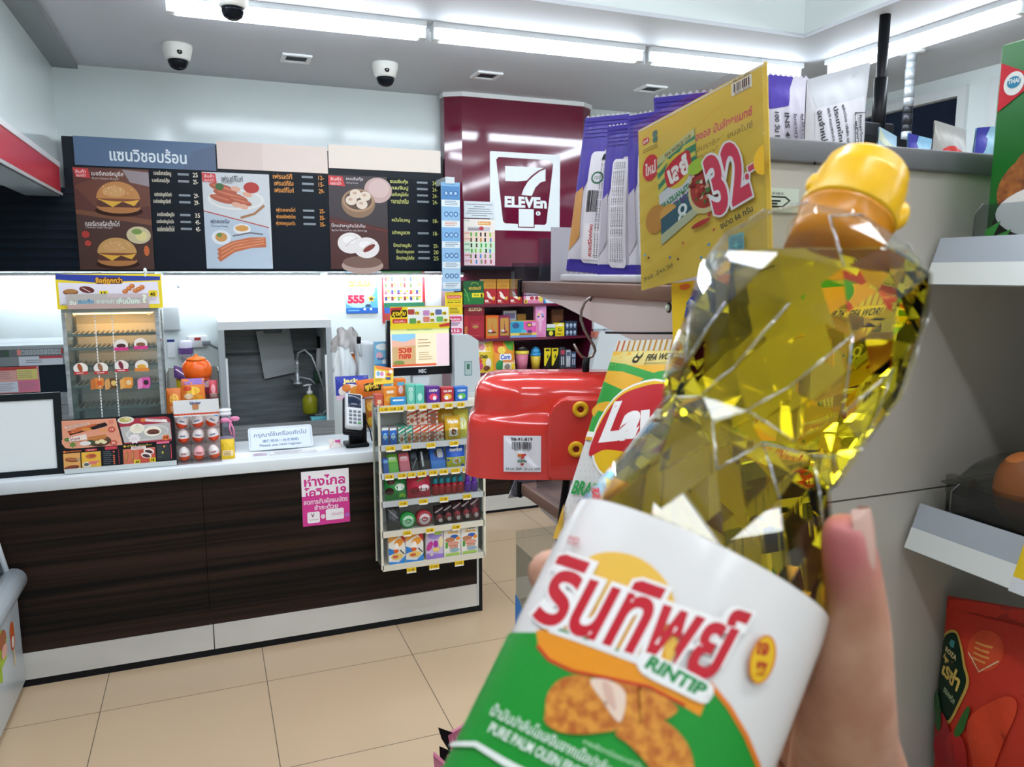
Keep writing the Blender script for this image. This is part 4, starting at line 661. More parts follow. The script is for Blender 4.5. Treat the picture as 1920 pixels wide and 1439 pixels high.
A.ell(250, 745, 60, 26, '#8a4a2c', 20, 10); A.ell(250, 738, 46, 16, '#b06a3a', 20, 10); A.ell(245, 830, 66, 24, '#6a2a1c', 20, -8); A.ell(245, 824, 50, 14, '#8a4028', 20, -8); A.ell(305, 745, 16, 14, '#7a8a8a'); A.ell(305, 745, 9, 8, '#e0a45a')
A.ell(420, 720, 48, 28, '#c86a3a'); A.ell(430, 715, 30, 16, '#a84a2a'); A.ell(380, 810, 38, 30, '#e8e0d8'); A.ell(375, 808, 22, 18, '#5a6a5a'); A.rr(395, 775, 100, 36, 10, '#e07a70'); A.ell(480, 810, 16, 18, '#e8c03a'); A.ell(430, 848, 60, 14, '#d0b03a')
A.rect(520, 670, 110, 180, '#22282c')
for k in range(7): A.rect(528, 680+22*k, 60+10*(k % 3), 8, '#5a6468'); A.ell(622, 690+22*k, 9, 9, '#d8643a' if k != 1 else '#22282c'); A.rect(662, 672+24*k, 8, 12, '#d84a5a')
A.rr(780, 648, 135, 36, 6, '#e8d8d4'); A.lines(795, 656, 100, 2, 12, 5, '#a8607a')
for (x, y, r) in ((735, 760, -80), (790, 755, -85)): A.ell(x, y, 62, 17, '#b86a3a', 20, r); A.ell(x-4, y, 44, 7, '#d08a54', 16, r)
A.rect(850, 690, 150, 174, '#c8503c')
for (x, y) in ((940, 712), (915, 758)): A.ell(x, y, 50, 32, '#efe6e0', 20, 20); A.ell(x, y+6, 38, 18, '#4a2024', 20, 20)
A.rect(800, 800, 56, 48, '#ead22a'); A.tx('40', 812, 810, 36, 28, '#1c1c10', .04); A.rect(945, 790, 54, 48, '#ead22a'); A.tx('18', 955, 800, 32, 28, '#1c1c10', .04)
A.rect(1012, 650, 125, 180, '#2a3032'); A.ell(1085, 672, 9, 14, '#d88a3a'); A.ell(1068, 740, 9, 16, '#b8b03a')
for k in range(5): A.rect(1022, 668+28*k, 40, 7, '#4a5458')
A.rect(1144, 650, 7, 170, '#d84a5a')
a, c, z0, z1 = pr(114, 782, 330, 898, 3.43); z0 = CT; z1 -= .004
t = thing('menu_sign', ((a+c)/2, 3.44, z0), 'wide food menu card of sausages and steamed buns standing at the front of the counter', 'menu sign')
q = board3(a, c, 3.425, z0+.004, z1, .035); b = MB(); slab(b, q, .004, BLACK); b.art(A, *q); b.build('menu_card', t)
b = MB(); b.box(a+.01, c, 3.405, 3.409, z0, z0+.022, C('#cfd6d6', .2)); b.box(a+.01, c, 3.405, 3.50, z0, z0+.003, CLEAR('#e0e6e6', .1)); b.build('holder', t)
# hot cabinet
ha, hc = PY(122, 680, 3.5).x, PY(303, 680, 3.5).x; hz = PY(210, 577, 3.5).z; hy = 3.5; hb = 3.78
t = thing('food_warmer', ((ha+hc)/2, 3.64, CT), 'glass and steel bun warmer cabinet with wire shelves behind the counter menu card', 'food warmer')
b = MB(); b.box(ha, hc, hy, hb, CT, CT+.09, STEEL); b.box(ha, hc, hy, hb, hz-.02, hz, STEEL)
for x in (ha, hc-.014): b.box(x, x+.014, hy, hy+.014, CT+.09, hz-.02, STEEL); b.box(x, x+.014, hb-.014, hb, CT+.09, hz-.02, STEEL)
b.box(ha+.01, hc-.01, hb-.006, hb, CT+.09, hz-.02, C('#d0d8da', .35)); b.build('cabinet', t)
b = MB(); b.box(ha+.014, hc-.014, hy+.004, hy+.007, CT+.09, hz-.02, CLEAR('#e2eaea', .05)); gfront = b.build('glass_front', t)
b = MB(); b.box(hc-.006, hc-.003, hy+.014, hb-.014, CT+.09, hz-.02, CLEAR('#e2eaea', .05)); b.box(ha+.003, ha+.006, hy+.014, hb-.014, CT+.09, hz-.02, CLEAR('#e2eaea', .05)); b.build('side_glass', t)
hsz = [PY(210, y, 3.64).z for y in (757, 716, 680, 648, 623)]
for i, z in enumerate(hsz):
    b = MB(); b.box(ha+.016, hc-.016, hy+.03, hy+.036, z-.006, z+.004, STEEL); b.box(ha+.016, hc-.016, hb-.03, hb-.024, z-.006, z+.03, C('#d8e0e2', .4))
    for k in range(17): x = ha+.024+k*(hc-ha-.048)/16; b.cyl((x, hy+.03, z), (x, hb-.025, z), .0022, STEEL, n=6)
    b.build('wire_shelf', t)
b = MB(); b.box(ha+.03, hc-.03, hy+.08, hb-.08, hz-.03, hz-.021, C('#ffb36a', .4, emit=10)); b.build('heat_lamp', t)
for k, px_ in enumerate((184, 216)):
    b = MB(); x = PY(px_, 680, hy).x
    for j in range(40): b.box(x-.002, x+.002, hy-.0012, hy+.0038, CT+.13+j*.0125, CT+.139+j*.0125, C('#eef2f4', .3))
    b.build('dotted_edge_strip', t)
def deco(cx, cy, kind, nm, lab):
    A = Art(0, 0, 10, 10)
    if kind[0] == 'b': A.ell(5, 5, 4.8, 4.2, '#efe9e2'); A.ell(4.6, 4.5, 1.5, 3.2, kind[2], 20, -15); A.rr(.3, 7.4, 9.4, 2.2, .8, kind[1]); A.lines(2, 8.2, 6, 1, 1, .6, '#f0d8d8')
    elif kind[0] == 'c': A.ell(5, 5, 4.6, 4.4, '#efe9e2'); A.ell(5, 5.5, 3.2, 1.6, kind[2]); A.rr(0, 6.6, 10, 2.6, 1, kind[1])
    else: A.rr(2, 1, 7, 7, 1.5, kind[1]); A.poly([(0, 3), (3, 1), (4, 9), (0, 10)], kind[2]); A.ell(6, 5, 1.8, 2, kind[3]); A.rect(3, 8, 5, 1.4, kind[1])
    p = PY(cx, cy, hy-.001); r = .027; b = MB(); b.front(A, p.x-r, p.x+r, p.z-r, p.z+r, hy-.0005); b.build(nm, gfront, lab)
S = lambda x, y: (x/4, 480+y/4)
for (x, y, k, lab) in ((605, 845, ('b', '#c23a3a', '#a8502c'), 'white bun sticker with red-brown filling'), (757, 842, ('b', '#c23a3a', '#9a6a4a'), 'white bun sticker with brown filling'), (912, 825, ('b', '#c23a4a', '#7a2a3a'), 'white bun sticker with plum filling'), (1062, 825, ('c', '#e08a3a', '#e0a83c'), 'white bun sticker with yellow filling'), (908, 670, ('c', '#d8408a', '#4a2a2a'), 'bun sticker with dark filling on a pink base'), (1055, 660, ('c', '#d8408a', '#8a5a3a'), 'bun sticker with brown filling on a pink base'), (735, 955, ('s', '#e08a3c', '#c8743a', '#d8602a'), 'orange snack sticker'), (842, 955, ('s', '#6a4a2a', '#d8a060', '#e0c070'), 'brown and tan snack sticker'), (955, 950, ('s', '#e8963c', '#e8a85a', '#f0d0a0'), 'orange fried snack sticker'), (1085, 950, ('s', '#d85aa8', '#e890c0', '#3a2430'), 'pink dessert sticker')): deco(*S(x, y), k, 'sticker', lab)
# banners on the warmer
A = Art(420, 130, 1215, 402, '#ecd42a'); A.poly([(425, 130), (1205, 150), (1205, 180), (960, 186), (700, 196), (425, 172)], '#2c3f9e'); A.poly([(440, 195), (700, 206), (960, 196), (1185, 190), (1190, 370), (440, 370)], '#e6e2ee')
A.rr(708, 160, 210, 48, 20, '#5a2a1c'); A.tx('ซื้อคู่ถูกกว่า', 714, 156, 200, 56, '#f0b42c', .03); A.ell(525, 270, 56, 24, '#8a5230'); A.ell(525, 262, 50, 16, '#b07a44'); A.ell(645, 252, 56, 26, '#6a2a28', 20, 10); A.line([(610, 236), (670, 272)], 5, '#e8d8d0')
A.rect(735, 262, 66, 36, '#ecd42a'); A.tx('15', 748, 268, 40, 26, '#3a3010', .03)
for (x, y) in ((930, 268), (960, 245), (985, 225), (1010, 262), (1035, 250), (1060, 236)): A.ell(x, y, 22, 18, '#c8743a'); A.ell(x-4, y-5, 10, 6, '#e09a5a')
A.rect(1110, 260, 66, 50, '#ecd42a'); A.tx('40', 1118, 276, 44, 30, '#2a2410', .04); A.lines(1115, 320, 66, 2, 12, 4, '#b8a8b8'); A.tx('1407', 446, 360, 36, 14, '#5a5010')
a, c, z0, z1 = pr(105, 514, 304, 579, 3.47); t2 = thing('promotion_banner', ((a+c)/2, 3.47, hz-.0), 'blue and yellow promotion banner fixed along the top of the bun warmer', 'banner')
b = MB(); b.box(a, c, 3.47, 3.474, z0, z1, '#ecd42a'); b.front(A, a, c, z0, z1, 3.47); b.build('banner', t2); b = MB(); b.box(a+.05, a+.06, 3.474, 3.51, hz-.03, z1-.03, CLR); b.box(c-.06, c-.05, 3.474, 3.51, hz-.03, z1-.03, CLR); b.build('bracket', t2)
b = MB(); q_ = PY(272, 508, 3.472); b.ell((q_.x, 3.472, q_.z), (.007, .006, .012), C('#dfe6ea', .2)); b.box(q_.x-.003, q_.x+.003, 3.468, 3.478, z1-.01, q_.z, C('#dfe6ea', .2)); b.build('clip', t2)
A = Art(505, 285, 1118, 396, '#b9b4ae'); A.rect(800, 285, 318, 30, '#c9b8bc'); A.rect(505, 360, 613, 36, '#c0a49e')
A.tx('รับ', 520, 334, 50, 30, '#e8f0e8', .03); A.tx('ขนมจีบ', 585, 322, 115, 34, '#3a9ac8', .03); A.tx('ซาลาเปา', 720, 326, 130, 32, '#dce8e0', .02); A.tx('เพิ่มมั๊ยคะ', 872, 314, 180, 48, '#dff0e4', .03); A.tx('?', 1066, 290, 38, 68, '#e6f0d8', .05)
a, c, z0, z1 = pr(126, 551, 279, 579, 3.455); b = MB(); b.box(a, c, 3.455, 3.459, z0, z1, C('#b9b4ae', .2)); b.front(A, a, c, z0, z1, 3.455); b.box(a+.1, a+.12, 3.459, 3.47, z0, z1, CLR); b.build('greeting_strip', label='narrow translucent strip with white and blue Thai greeting across the promotion banner', cat='strip')
# surprise egg dispenser
ex0, ex1 = PY(329, 830, 3.43).x, PY(414, 830, 3.43).x; ez = PY(370, 750, 3.43).z
t = thing('egg_dispenser', ((ex0+ex1)/2, 3.47, CT), 'clear plastic dispenser with a white header, full of red and white chocolate eggs', 'dispenser')
A = Art(1170, 140, 1580, 262, '#e8eaec'); 
for k in range(14): A.ell(1185+29*k, 248, 17, 10, '#d8502f')
A.rect(1170, 252, 410, 10, '#e8eaec'); A.rr(1340, 165, 56, 46, 8, '#c88a5a'); A.tx('kinder', 1320, 150, 100, 24, '#4a5a8a', .03)
b = MB(); b.box(ex0, ex1, 3.432, 3.436, ez-.068, ez, WHITE); b.front(A, ex0, ex1, ez-.068, ez, 3.432); b.build('header', t)
CB = CLEAR('#faf8f8', .03); b = MB(); b.box(ex0, ex0+.003, 3.42, 3.52, CT, ez-.05, CB); b.box(ex1-.003, ex1, 3.42, 3.52, CT, ez-.05, CB); b.box(ex0, ex1, 3.517, 3.52, CT, ez-.05, C('#e6dcd8', .3)); b.box(ex0, ex1, 3.41, 3.413, CT, CT+.05, CB)
for k in (1, 2): x = ex0+(ex1-ex0)*k/3; b.box(x-.001, x+.001, 3.42, 3.517, CT, ez-.068, CB)
b.box(ex0, ex1, 3.41, 3.52, CT, CT+.003, CB); b.build('case', t)
for r in range(3):
    zs = CT+(.004, .066, .128)[r]+.012*(r > 0)
    if r: b = MB(); b.box(ex0+.003, ex1-.003, 3.45, 3.517, zs-.004, zs-.001, CB); b.build('tray', t)
    for k in range(3):
        x = ex0+(ex1-ex0)*(k+.5)/3; y = 3.472 if r else 3.46; c = V((x, y, zs+.031)); rz = (.0235, .0235, .031); tilt = (.3, -.2, .45)[k] if r == 2 else (.0, .1, -.2)[k]
        T = Mx.Translation(c) @ Mx.Rotation(tilt, 4, 'Y'); b = MB(); cols = [('#f0ece8', '#e64a26'), ('#f0ece8', '#e64a26')]
        pf = [(.0235*math.sin(PI*i/12)*(1-.10*math.cos(PI*i/12)*-1), -.031*math.cos(PI*i/12)) for i in range(13)]; pf[0] = (.0005, -.031); pf[12] = (.0005, .031)
        red = C('#e64a26' if not (r == 0) else '#f05a28', .25); wht = C('#eee8e6' if not (r == 0 and k == 1) else '#f0b8bc', .25); tip = C(('#3a8ad8', '#e88ab8', '#4aa0e0')[k], .25) if r == 2 else wht
        b.lathe(pf[:6], red, 18, T, cap=False); b.lathe(pf[5:10], wht, 18, T, cap=False); b.lathe(pf[9:], tip, 18, T, cap=False)
        A = Art(0, 0, 20, 8); A.tx('kinder', 3, 1, 14, 5, '#3a4a8a' if r else '#b83030', .04)
        b.artf(A, lambda u, v, h: T @ V((.0242*math.cos(-PI/2+(u-.5)*1.3), .0242*math.sin(-PI/2+(u-.5)*1.3), -.002+.011*v)), 4, 1)
        b.build('chocolate_egg', label='red and white chocolate egg in the clear dispenser, %s row, %s' % (('bottom', 'middle', 'top')[r], ('left', 'centre', 'right')[k]), cat='egg', group='chocolate eggs in the dispenser')
# things behind the dispenser
p = PY(366, 700, 3.66); 
t = thing('candy_basket', (PY(362, 740, 3.66).x, 3.66, CT), 'clear bin behind the egg dispenser holding the orange toy and sweet bags', 'bin')
a, c = PY(316, 740, 3.66).x, PY(412, 740, 3.66).x; zt = PY(366, 735, 3.66).z
b = MB(); b.box(a, c, 3.58, 3.583, CT, zt, CLEAR('#e0dcd8', .06)); b.box(a, a+.003, 3.58, 3.75, CT, zt+.1, CLEAR('#e0dcd8', .06)); b.box(c-.003, c, 3.58, 3.75, CT, zt+.1, CLEAR('#e0dcd8', .06)); b.box(a, c, 3.747, 3.75, CT, zt+.1, CLEAR('#e0dcd8', .06)); b.box(a, c, 3.583, 3.747, CT, zt-.085, C('#b8a898', .5)); b.build('bin_body', t)
t = thing('orange_toy', PY(369, 708, 3.68), 'shiny orange dome-shaped toy with a small knob on top, above the sweet bags', 'toy'); pc = PY(369, 696, 3.68)
b = MB(); b.lathe([(.055, -.03), (.062, -.015), (.064, .01), (.056, .035), (.04, .052)], C('#e8641c', .2), 28, Mx.Translation(pc)); b.lathe([(.055, -.0305), (.05, -.04), (.002, -.042)], C('#e8641c', .2), 28, Mx.Translation(pc)); b.build('dome', t)
b = MB(); b.lathe([(.042, .05), (.038, .058), (.012, .066), (.006, .07), (.006, .075), (.001, .077)], C('#f07a2c', .2), 24, Mx.Translation(pc+V((0, -.004, 0)))); b.build('top_knob', t)
def fbag(nm, x0, y0, x1, y1, Y, c, A, lab, bulge=.02, tilt=.02, rot=0):
    a, d, z0, z1 = pr(x0, y0, x1, y1, Y); return pouch(nm, (a, Y, z0), (d, Y, z0+rot), (d, Y+tilt, z1+rot), (a, Y+tilt, z1), bulge, c, A, lab, 'bag', None, 8, 8)
A = simple('#b8a81c', [('ell', 3, 3, 2, 1.5, '#3a3420'), ('ell', 7, 8, 2, 2, '#d8c83a'), ('rr', 1, 9, 8, 2, .6, '#5a4a1c')]); fbag('sweet_bag', 331, 700, 385, 750, 3.65, '#b8a81c', A, 'olive yellow sweet bag under the orange toy', .02)
A = simple('#8a1c38', [('rr', 1, 3, 8, 5, 1, '#d8b8c0')]); fbag('sweet_bag', 372, 700, 396, 748, 3.655, '#8a1c38', A, 'dark red and white pack right of the orange toy', .01)
A = simple('#4a2a6a', [('line', [(1, 4), (9, 9)], 1.4, '#d8c8e0')]); fbag('sweet_bag', 326, 686, 352, 708, 3.645, '#4a2a6a', A, 'small purple bag tipped against the orange toy', .008, .02, -.02)
A = simple('#e07a2c', [('rect', 0, 0, 10, 3.4, '#8a6ab8'), ('ell', 5, 7, 3, 2.4, '#f0c03a'), ('ell', 3, 10, 2, 1.6, '#f0d8b0'), ('ell', 7, 11, 2.4, 1.6, '#e8a02c'), ('ell', 2.6, 5.6, 1.8, 1.4, '#d84a2c')], None); fbag('sweet_bag', 340, 711, 384, 757, 3.56, '#e07a2c', A, 'orange and purple sweet bag behind the dispenser header', .018)
A = simple('#d8742c', [('ell', 5, 6, 3, 3, '#f0b84a'), ('ell', 5, 11, 3, 2, '#e8a878')]); fbag('sweet_bag', 312, 729, 342, 778, 3.56, '#d8742c', A, 'orange sweet bag left of the orange and purple one', .016)
A = simple('#c84a5a', [('ell', 5, 6, 3, 3, '#e8a0a8'), ('rr', 1, 9, 8, 3, .6, '#f0d0d0')]); fbag('sweet_bag', 392, 714, 408, 752, 3.6, '#b83a4a', A, 'rose red sweet bag at the right side of the clear bin', .012)
t = thing('sweet_jar', (PY(424, 850, 3.55).x, 3.55, CT), 'clear plastic jar with a white lid and a pink ribbon bow', 'jar'); c = V(t.location)
b = MB(); b.lathe([(.036, 0), (.04, .01), (.04, .14), (.03, .165), (.027, .175)], CLEAR('#e6e4ec', .08), 24, Mx.Translation(c)); b.build('jar_body', t)
b = MB(); b.lathe([(.03, .175), (.03, .185), (.027, .186), (.027, .192), (.03, .193), (.03, .2)], C('#eceff2', .3), 24, Mx.Translation(c)); b.build('lid', t)
b = MB(); b.lathe([(.03, .003), (.037, .01), (.037, .07), (.03, .075)], C('#b8b0c8', .5), 20, Mx.Translation(c)); A = Art(0, 0, 20, 8); A.tx('sweet', 2, 1, 15, 6, '#3a2a7a', .02, .3); b.artf(A, lambda u, v, h: c+V((.0405*math.cos(-PI/2+(u-.3)*1.2), .0405*math.sin(-PI/2+(u-.3)*1.2), .045+.02*v)), 4, 1); b.build('sweets', t)
b = MB(); PK = C('#e88ab4', .4); k = c+V((.022, -.036, .15))
for (dx, dz) in ((.02, .012), (-.02, .008)): b.ell(k+V((dx, -.004, dz)), (.02, .008, .011), PK, T=None)
b.ell(k, (.008, .008, .008), PK); b.tube([k, k+V((.012, -.008, -.03)), k+V((.014, -.004, -.07))], .004, PK, 6); b.tube([k, k+V((-.004, -.008, -.03)), k+V((.004, -.004, -.06))], .004, PK, 6); b.tube([k+V((.0, .0, 0)), c+V((-.03, -.032, .148)), c+V((-.043, 0, .148))], .003, PK, 6); b.build('ribbon_bow', t)
A = simple('#e6bf1c', [('rr', 1, 8, 8, 4, .6, '#f0d8a8'), ('lines', 2, 9, 6, 3, 1, .4, '#a87a1c')], None); a, c, z0, z1 = pr(415, 826, 441, 884, 3.44); pouch('yellow_pack', (a, 3.45, CT), (c, 3.45, CT), (c, 3.47, z1), (a, 3.47, z1), .012, '#e6bf1c', A, 'plain yellow pack standing right of the egg dispenser', 'pack')
# next-register sign
a, c, z0, z1 = pr(466, 803, 588, 860, 3.55); t = thing('next_register_sign', ((a+c)/2, 3.56, CT), 'white rounded sign asking customers to use the next till, leaning on the counter', 'sign')
A = Art(270, 1295, 748, 1500); A.rr(272, 1297, 474, 200, 22, '#d8e2ea'); A.rr(284, 1308, 450, 180, 14, '#b8c8d6'); A.rr(288, 1312, 442, 172, 12, '#dbe6ee'); A.tx('กรุณาใช้เครื่องถัดไป', 312, 1338, 390, 54, '#4a6a9a', .005, .05, -1, 3); A.tx('请使用另一台收银机', 370, 1408, 270, 26, '#6a8ab0', .02); A.tx('Please use next register', 350, 1446, 310, 28, '#4a6a9a', .01)
q = board3(a, c, 3.54, CT+.004, z1, .06); b = MB(); pts = []
for (x, y, a0) in ((1, 1, 0), (0, 1, 90), (0, 0, 180), (1, 0, 270)): pass
b.art(A, *q); slab(b, [p+V((0, .001, 0)) for p in board3(a+.006, c-.006, 3.54, CT+.008, z1-.006, .06)], .004, C('#d8e2ea', .3)); b.build('panel', t); b = MB(); b.add([V((a+.06, 3.605, CT)), V((c-.06, 3.605, CT)), V((c-.07, 3.59, z1-.02)), V((a+.07, 3.59, z1-.02))], [(0, 1, 2, 3)], C('#c8d4dc', .3)); b.build('stand', t)
for i, (p0, p1, y0, y1, col, lab) in enumerate(((475, 500, 3.46, 3.50, '#c9b8c8', 'small lilac card lying flat before the white rounded sign'), (505, 592, 3.45, 3.51, '#e2e2e4', 'flat white notice lying on the counter before the rounded sign'))):
    a, c = PY(p0, 862, 3.5).x, PY(p1, 862, 3.5).x; A = Art(0, 0, 10, 5, col); A.lines(1, 1, 7, 3, 1.2, .4, '#9a8aa8'); b = MB(); b.box(a, c, y0, y1, CT, CT+.002, col); b.art(A, (a, y0, CT+.002), (c, y0, CT+.002), (c, y1, CT+.002), (a, y1, CT+.002)); b.build('notice_card', label=lab, cat='card')
# card terminal
p = PY(668, 856, 3.50); p.z = CT; t = thing('card_terminal', p, 'white card payment terminal on a black pole stand', 'card terminal')
b = MB(); b.rbox(p.x-.05, p.x+.055, 3.46, 3.56, CT, CT+.018, BLACK, .006); b.rbox(p.x-.03, p.x+.03, 3.49, 3.525, CT+.018, CT+.15, BLACK, .006); b.rbox(p.x+.032, p.x+.05, 3.49, 3.525, CT+.012, CT+.15, BLACK, .004); b.build('stand', t)
T = Mx.Translation(p+V((-.004, -.01, .165))) @ Mx.Rotation(math.radians(12), 4, 'Y') @ Mx.Rotation(math.radians(-62), 4, 'X')
T = Mx.Translation(p+V((-.008, -.02, .16))) @ Mx.Rotation(math.radians(10), 4, 'Y') @ Mx.Rotation(math.radians(48), 4, 'X')
b = MB(); b.rbox(-.04, .04, -.085, .1, -.02, .012, C('#d4d8dc', .35), .01, 2, T); b.rbox(-.045, .045, -.1, .095, -.045, -.018, BLACK, .01, 2, T); thous = b.build('housing', t)
b = MB(); b.rbox(-.03, .03, .02, .09, .012, .0145, C('#1c2c44', .15), .001, 1, T); b.build('screen', thous)
for j in range(4):
    for k in range(3): b = MB(); x = -.026+.02*k; y = -.068+.02*j; b.rbox(x, x+.014, y, y+.013, .011, .016, C('#5ab06a' if (j, k) == (0, 2) else '#7a828a', .4), .002, 1, T); b.build('key', thous)
b = MB(); b.tube([p+V((.05, .02, .12)), p+V((.07, .01, .06)), p+V((.075, .0, .02)), p+V((.09, .02, .004)), p+V((.12, .05, .005))], .003, BLACK, 6); b.build('cable', t)
a, c, z0, z1 = pr(618, 826, 642, 856, 3.5); A = simple('#e4dcd8', [('rect', 5, 2, 4, 4, '#d83a9a'), ('line', [(0, 14), (5, 0), (10, 14)], .5, '#d88a6a')]); b = MB(); q = board3(a, c, 3.5, CT, z1, .03); slab(b, q, .003, '#e4dcd8'); b.art(A, *q); b.build('folded_card', label='small white and pink folded card left of the card terminal', cat='card')
# snacks hanging behind the terminal, plastic bags, white bag holder
A = Art(0, 0, 100, 60, '#2a3aa0'); A.ell(40, 38, 34, 18, '#e8e0d8'); A.ell(30, 30, 14, 10, '#d87a2c'); A.ell(60, 40, 20, 14, '#e0902c'); A.rect(0, 48, 100, 12, '#e8c8d8'); A.tx('Jack', 20, 6, 50, 14, '#f0e08a', .04)
fbag('snack_bag', 630, 706, 692, 750, 3.62, '#2a3aa0', A, 'blue snack bag with a picture behind the card terminal', .02)
A = Art(0, 0, 100, 60, '#e0701c'); A.rr(26, 14, 66, 30, 6, '#3a2a10'); A.tx('ฟูโตส', 30, 16, 60, 26, '#f0c83a', .05, .2); fbag('snack_bag', 668, 714, 720, 746, 3.60, '#e0701c', A, 'orange snack bag with black and yellow lettering right of the blue one', .018, .02, .01)
A = simple('#b8741c', [('ell', 4, 4, 3, 2, '#e8b03a'), ('ell', 6, 8, 3, 2, '#d84a2c'), ('ell', 4, 11, 3, 2, '#e8c03a')]); fbag('snack_bag', 686, 748, 706, 802, 3.6, '#b8741c', A, 'narrow brown and yellow snack bag between the card terminal and the rack', .015)
t = thing('bag_dispenser', (PY(686, 700, 3.9).x, 3.9, .0), 'white carrier bag holder with a black tipped arm beside the screen', 'bag holder'); a, c, z0, z1 = pr(673, 643, 703, 742, 3.9)
b = MB(); b.rbox(a, c, 3.88, 4.05, 0, z1, C('#cfd6da', .35), .01); b.build('body', t); b = MB(); b.tube([(a+.005, 3.87, z1-.06), (a-.004, 3.865, z1+.005), (a-.002, 3.868, z1+.03)], .009, C('#dfe4e6', .3), 8); b.build('arm', t); b = MB(); b.tube([(a-.004, 3.866, z1+.0), (a-.002, 3.866, z1+.035)], .011, BLACK, 8); b.build('arm_tip', t, 'black arm tip')
def crumple(nm, x0, y0, x1, y1, Y, m, lab, seed):
    a, c, z0, z1 = pr(x0, y0, x1, y1, Y); r = random.Random(seed); ph = [r.uniform(0, 6) for _ in range(6)]
    def f(u, v):
        th = u*2*PI; z = z0+(z1-z0)*v; w = (.5+.12*math.sin(5*th+ph[0]+4*v)+.08*math.sin(9*th+ph[1]-7*v))*(1-.45*v**2+.05*math.sin(9*v+ph[2]))
        return V(((a+c)/2+(c-a)*w*math.cos(th), Y+.05+.08*w*math.sin(th), z+.01*math.sin(4*th+ph[3])*v))
    b = MB(); b.surf(f, 28, 14, m); return b.build(nm, label=lab, cat='plastic bag')
crumple('plastic_bag', 628, 655, 668, 742, 3.88, C('#dfe6e8', .3), 'bunch of white carrier bags hanging left of the white bag holder', 3)
crumple('plastic_bag', 628, 618, 676, 662, 3.98, C('#c9c6c4', .2, trans=.3), 'clear crumpled plastic bag above the white carrier bags', 5)
A = simple('#b85a1c', [('ell', 5, 6, 3, 4, '#e08a3c')]); fbag('snack_bag', 654, 664, 674, 700, 4.0, '#b85a1c', A, 'orange pack peeking out between the carrier bags and the bag holder', .012)
# little poster and yellow price card by the screen
A = Art(0, 0, 10, 16, '#7ab8d8'); A.ell(5, 3, 4, 2, '#e8f0f4'); A.ell(3, 8, 2, 2, '#e8b8c8'); A.ell(7, 12, 2.4, 2.6, '#f0f4f4'); A.rect(0, 13, 10, 3, '#4a8ac0'); A.tx('baby', 2, 9, 6, 2, '#2a5a9a', .03)
a, c, z0, z1 = pr(702, 641, 733, 692, 3.80); b = MB(); b.box(a, c, 3.80, 3.815, CT, z1, '#7ab8d8'); b.front(A, a, c, z0, z1, 3.80); b.build('booklet', label='light blue booklet with white clouds standing left of the screen', cat='booklet')
A = Art(1195, 820, 1370, 970, '#e8c81c'); A.poly([(1195, 820), (1370, 820), (1370, 850), (1220, 846)], '#e07a2c'); A.rr(1206, 860, 90, 60, 4, '#f0ece8'); A.ell(1232, 885, 16, 20, '#7ab0d0'); A.ell(1265, 885, 16, 20, '#d88ab0'); A.tx('45', 1305, 868, 44, 32, '#c83a2c', .04); A.rr(1302, 912, 44, 22, 3, '#2a3a7a'); A.lines(1206, 930, 80, 2, 12, 4, '#a88a10'); A.ell(1345, 858, 18, 18, '#f0ece8')
a, c, z0, z1 = pr(700, 686, 741, 720, 3.42); dz = .018; b = MB(); q = (V((a, 3.42, z0)), V((c-.01, 3.42, z0-.0)), V((c, 3.45, z1-dz)), V((a+.012, 3.45, z1))); slab(b, q, .003, '#e8c81c'); b.art(A, *q); b.box(a+.04, a+.046, 3.43, 3.436, zrow[0]+.001, z0+.01, CLR); b.build('price_card', label='tilted yellow price card over the left end of the rack', cat='price card')
# checkout screen
sx0, sx1, sz0, sz1 = pr(727, 606, 847, 704, 3.74); sy = 3.74
t = thing('checkout_screen', ((sx0+sx1)/2, 3.8, CT), 'black framed customer screen showing an advert, above the rack', 'screen')
b = MB(); b.rbox(sx0, sx1, sy, sy+.05, sz0, sz1+.015, C('#16181c', .35), .006); A = Art(0, 0, 100, 14); A.tx('NEC', 47, 3, 12, 7, '#c8ccd0', .04); b.front(A, sx0, sx1, sz0, sz0+.04, sy, .0006); b.build('bezel', t)
A = Art(1345, 540, 1760, 835, C('#e6dcd8', .3, emit=.3)); E_ = lambda h: C(h, .3, emit=.3); A.rect(1345, 540, 415, 60, E_('#dfe6a8')); A.tx('ตรวจสอบรายการสินค้า', 1460, 556, 180, 22, E_('#5a8a3a'), .01); A.rect(1355, 600, 310, 225, E_('#efe0c0')); A.rect(1355, 600, 165, 225, E_('#c8a878')); A.rect(1355, 600, 165, 60, E_('#8ac0e0')); A.poly([(1355, 640), (1440, 655), (1520, 630), (1520, 680), (1355, 690)], E_('#e0b09a'))
A.rr(1390, 690, 108, 88, 8, E_('#d8a070')); A.tx('รวย', 1398, 696, 92, 36, E_('#c03a2c'), .05); A.tx('ทอง', 1402, 738, 84, 36, E_('#c03a2c'), .05); A.ell(1400, 800, 40, 16, E_('#7a8a4a')); A.lines(1535, 640, 100, 3, 22, 6, E_('#a8946a')); A.lines(1540, 730, 100, 4, 16, 5, E_('#b8a47a')); A.rect(1355, 812, 310, 14, E_('#d8603a')); A.rect(1672, 600, 88, 225, E_('#ead0d8'))
b = MB(); b.front(A, sx0+.014, sx1-.014, sz0+.042, sz1-.01, sy, .0008); b.build('display', t)
b = MB(); b.rbox((sx0+sx1)/2-.04, (sx0+sx1)/2+.05, sy+.01, sy+.06, CT+.012, sz0+.02, C('#c8ced2', .35), .008); b.rbox((sx0+sx1)/2-.1, (sx0+sx1)/2+.11, sy-.05, sy+.06, CT, CT+.014, C('#c8ced2', .35), .005); b.build('stand', t)
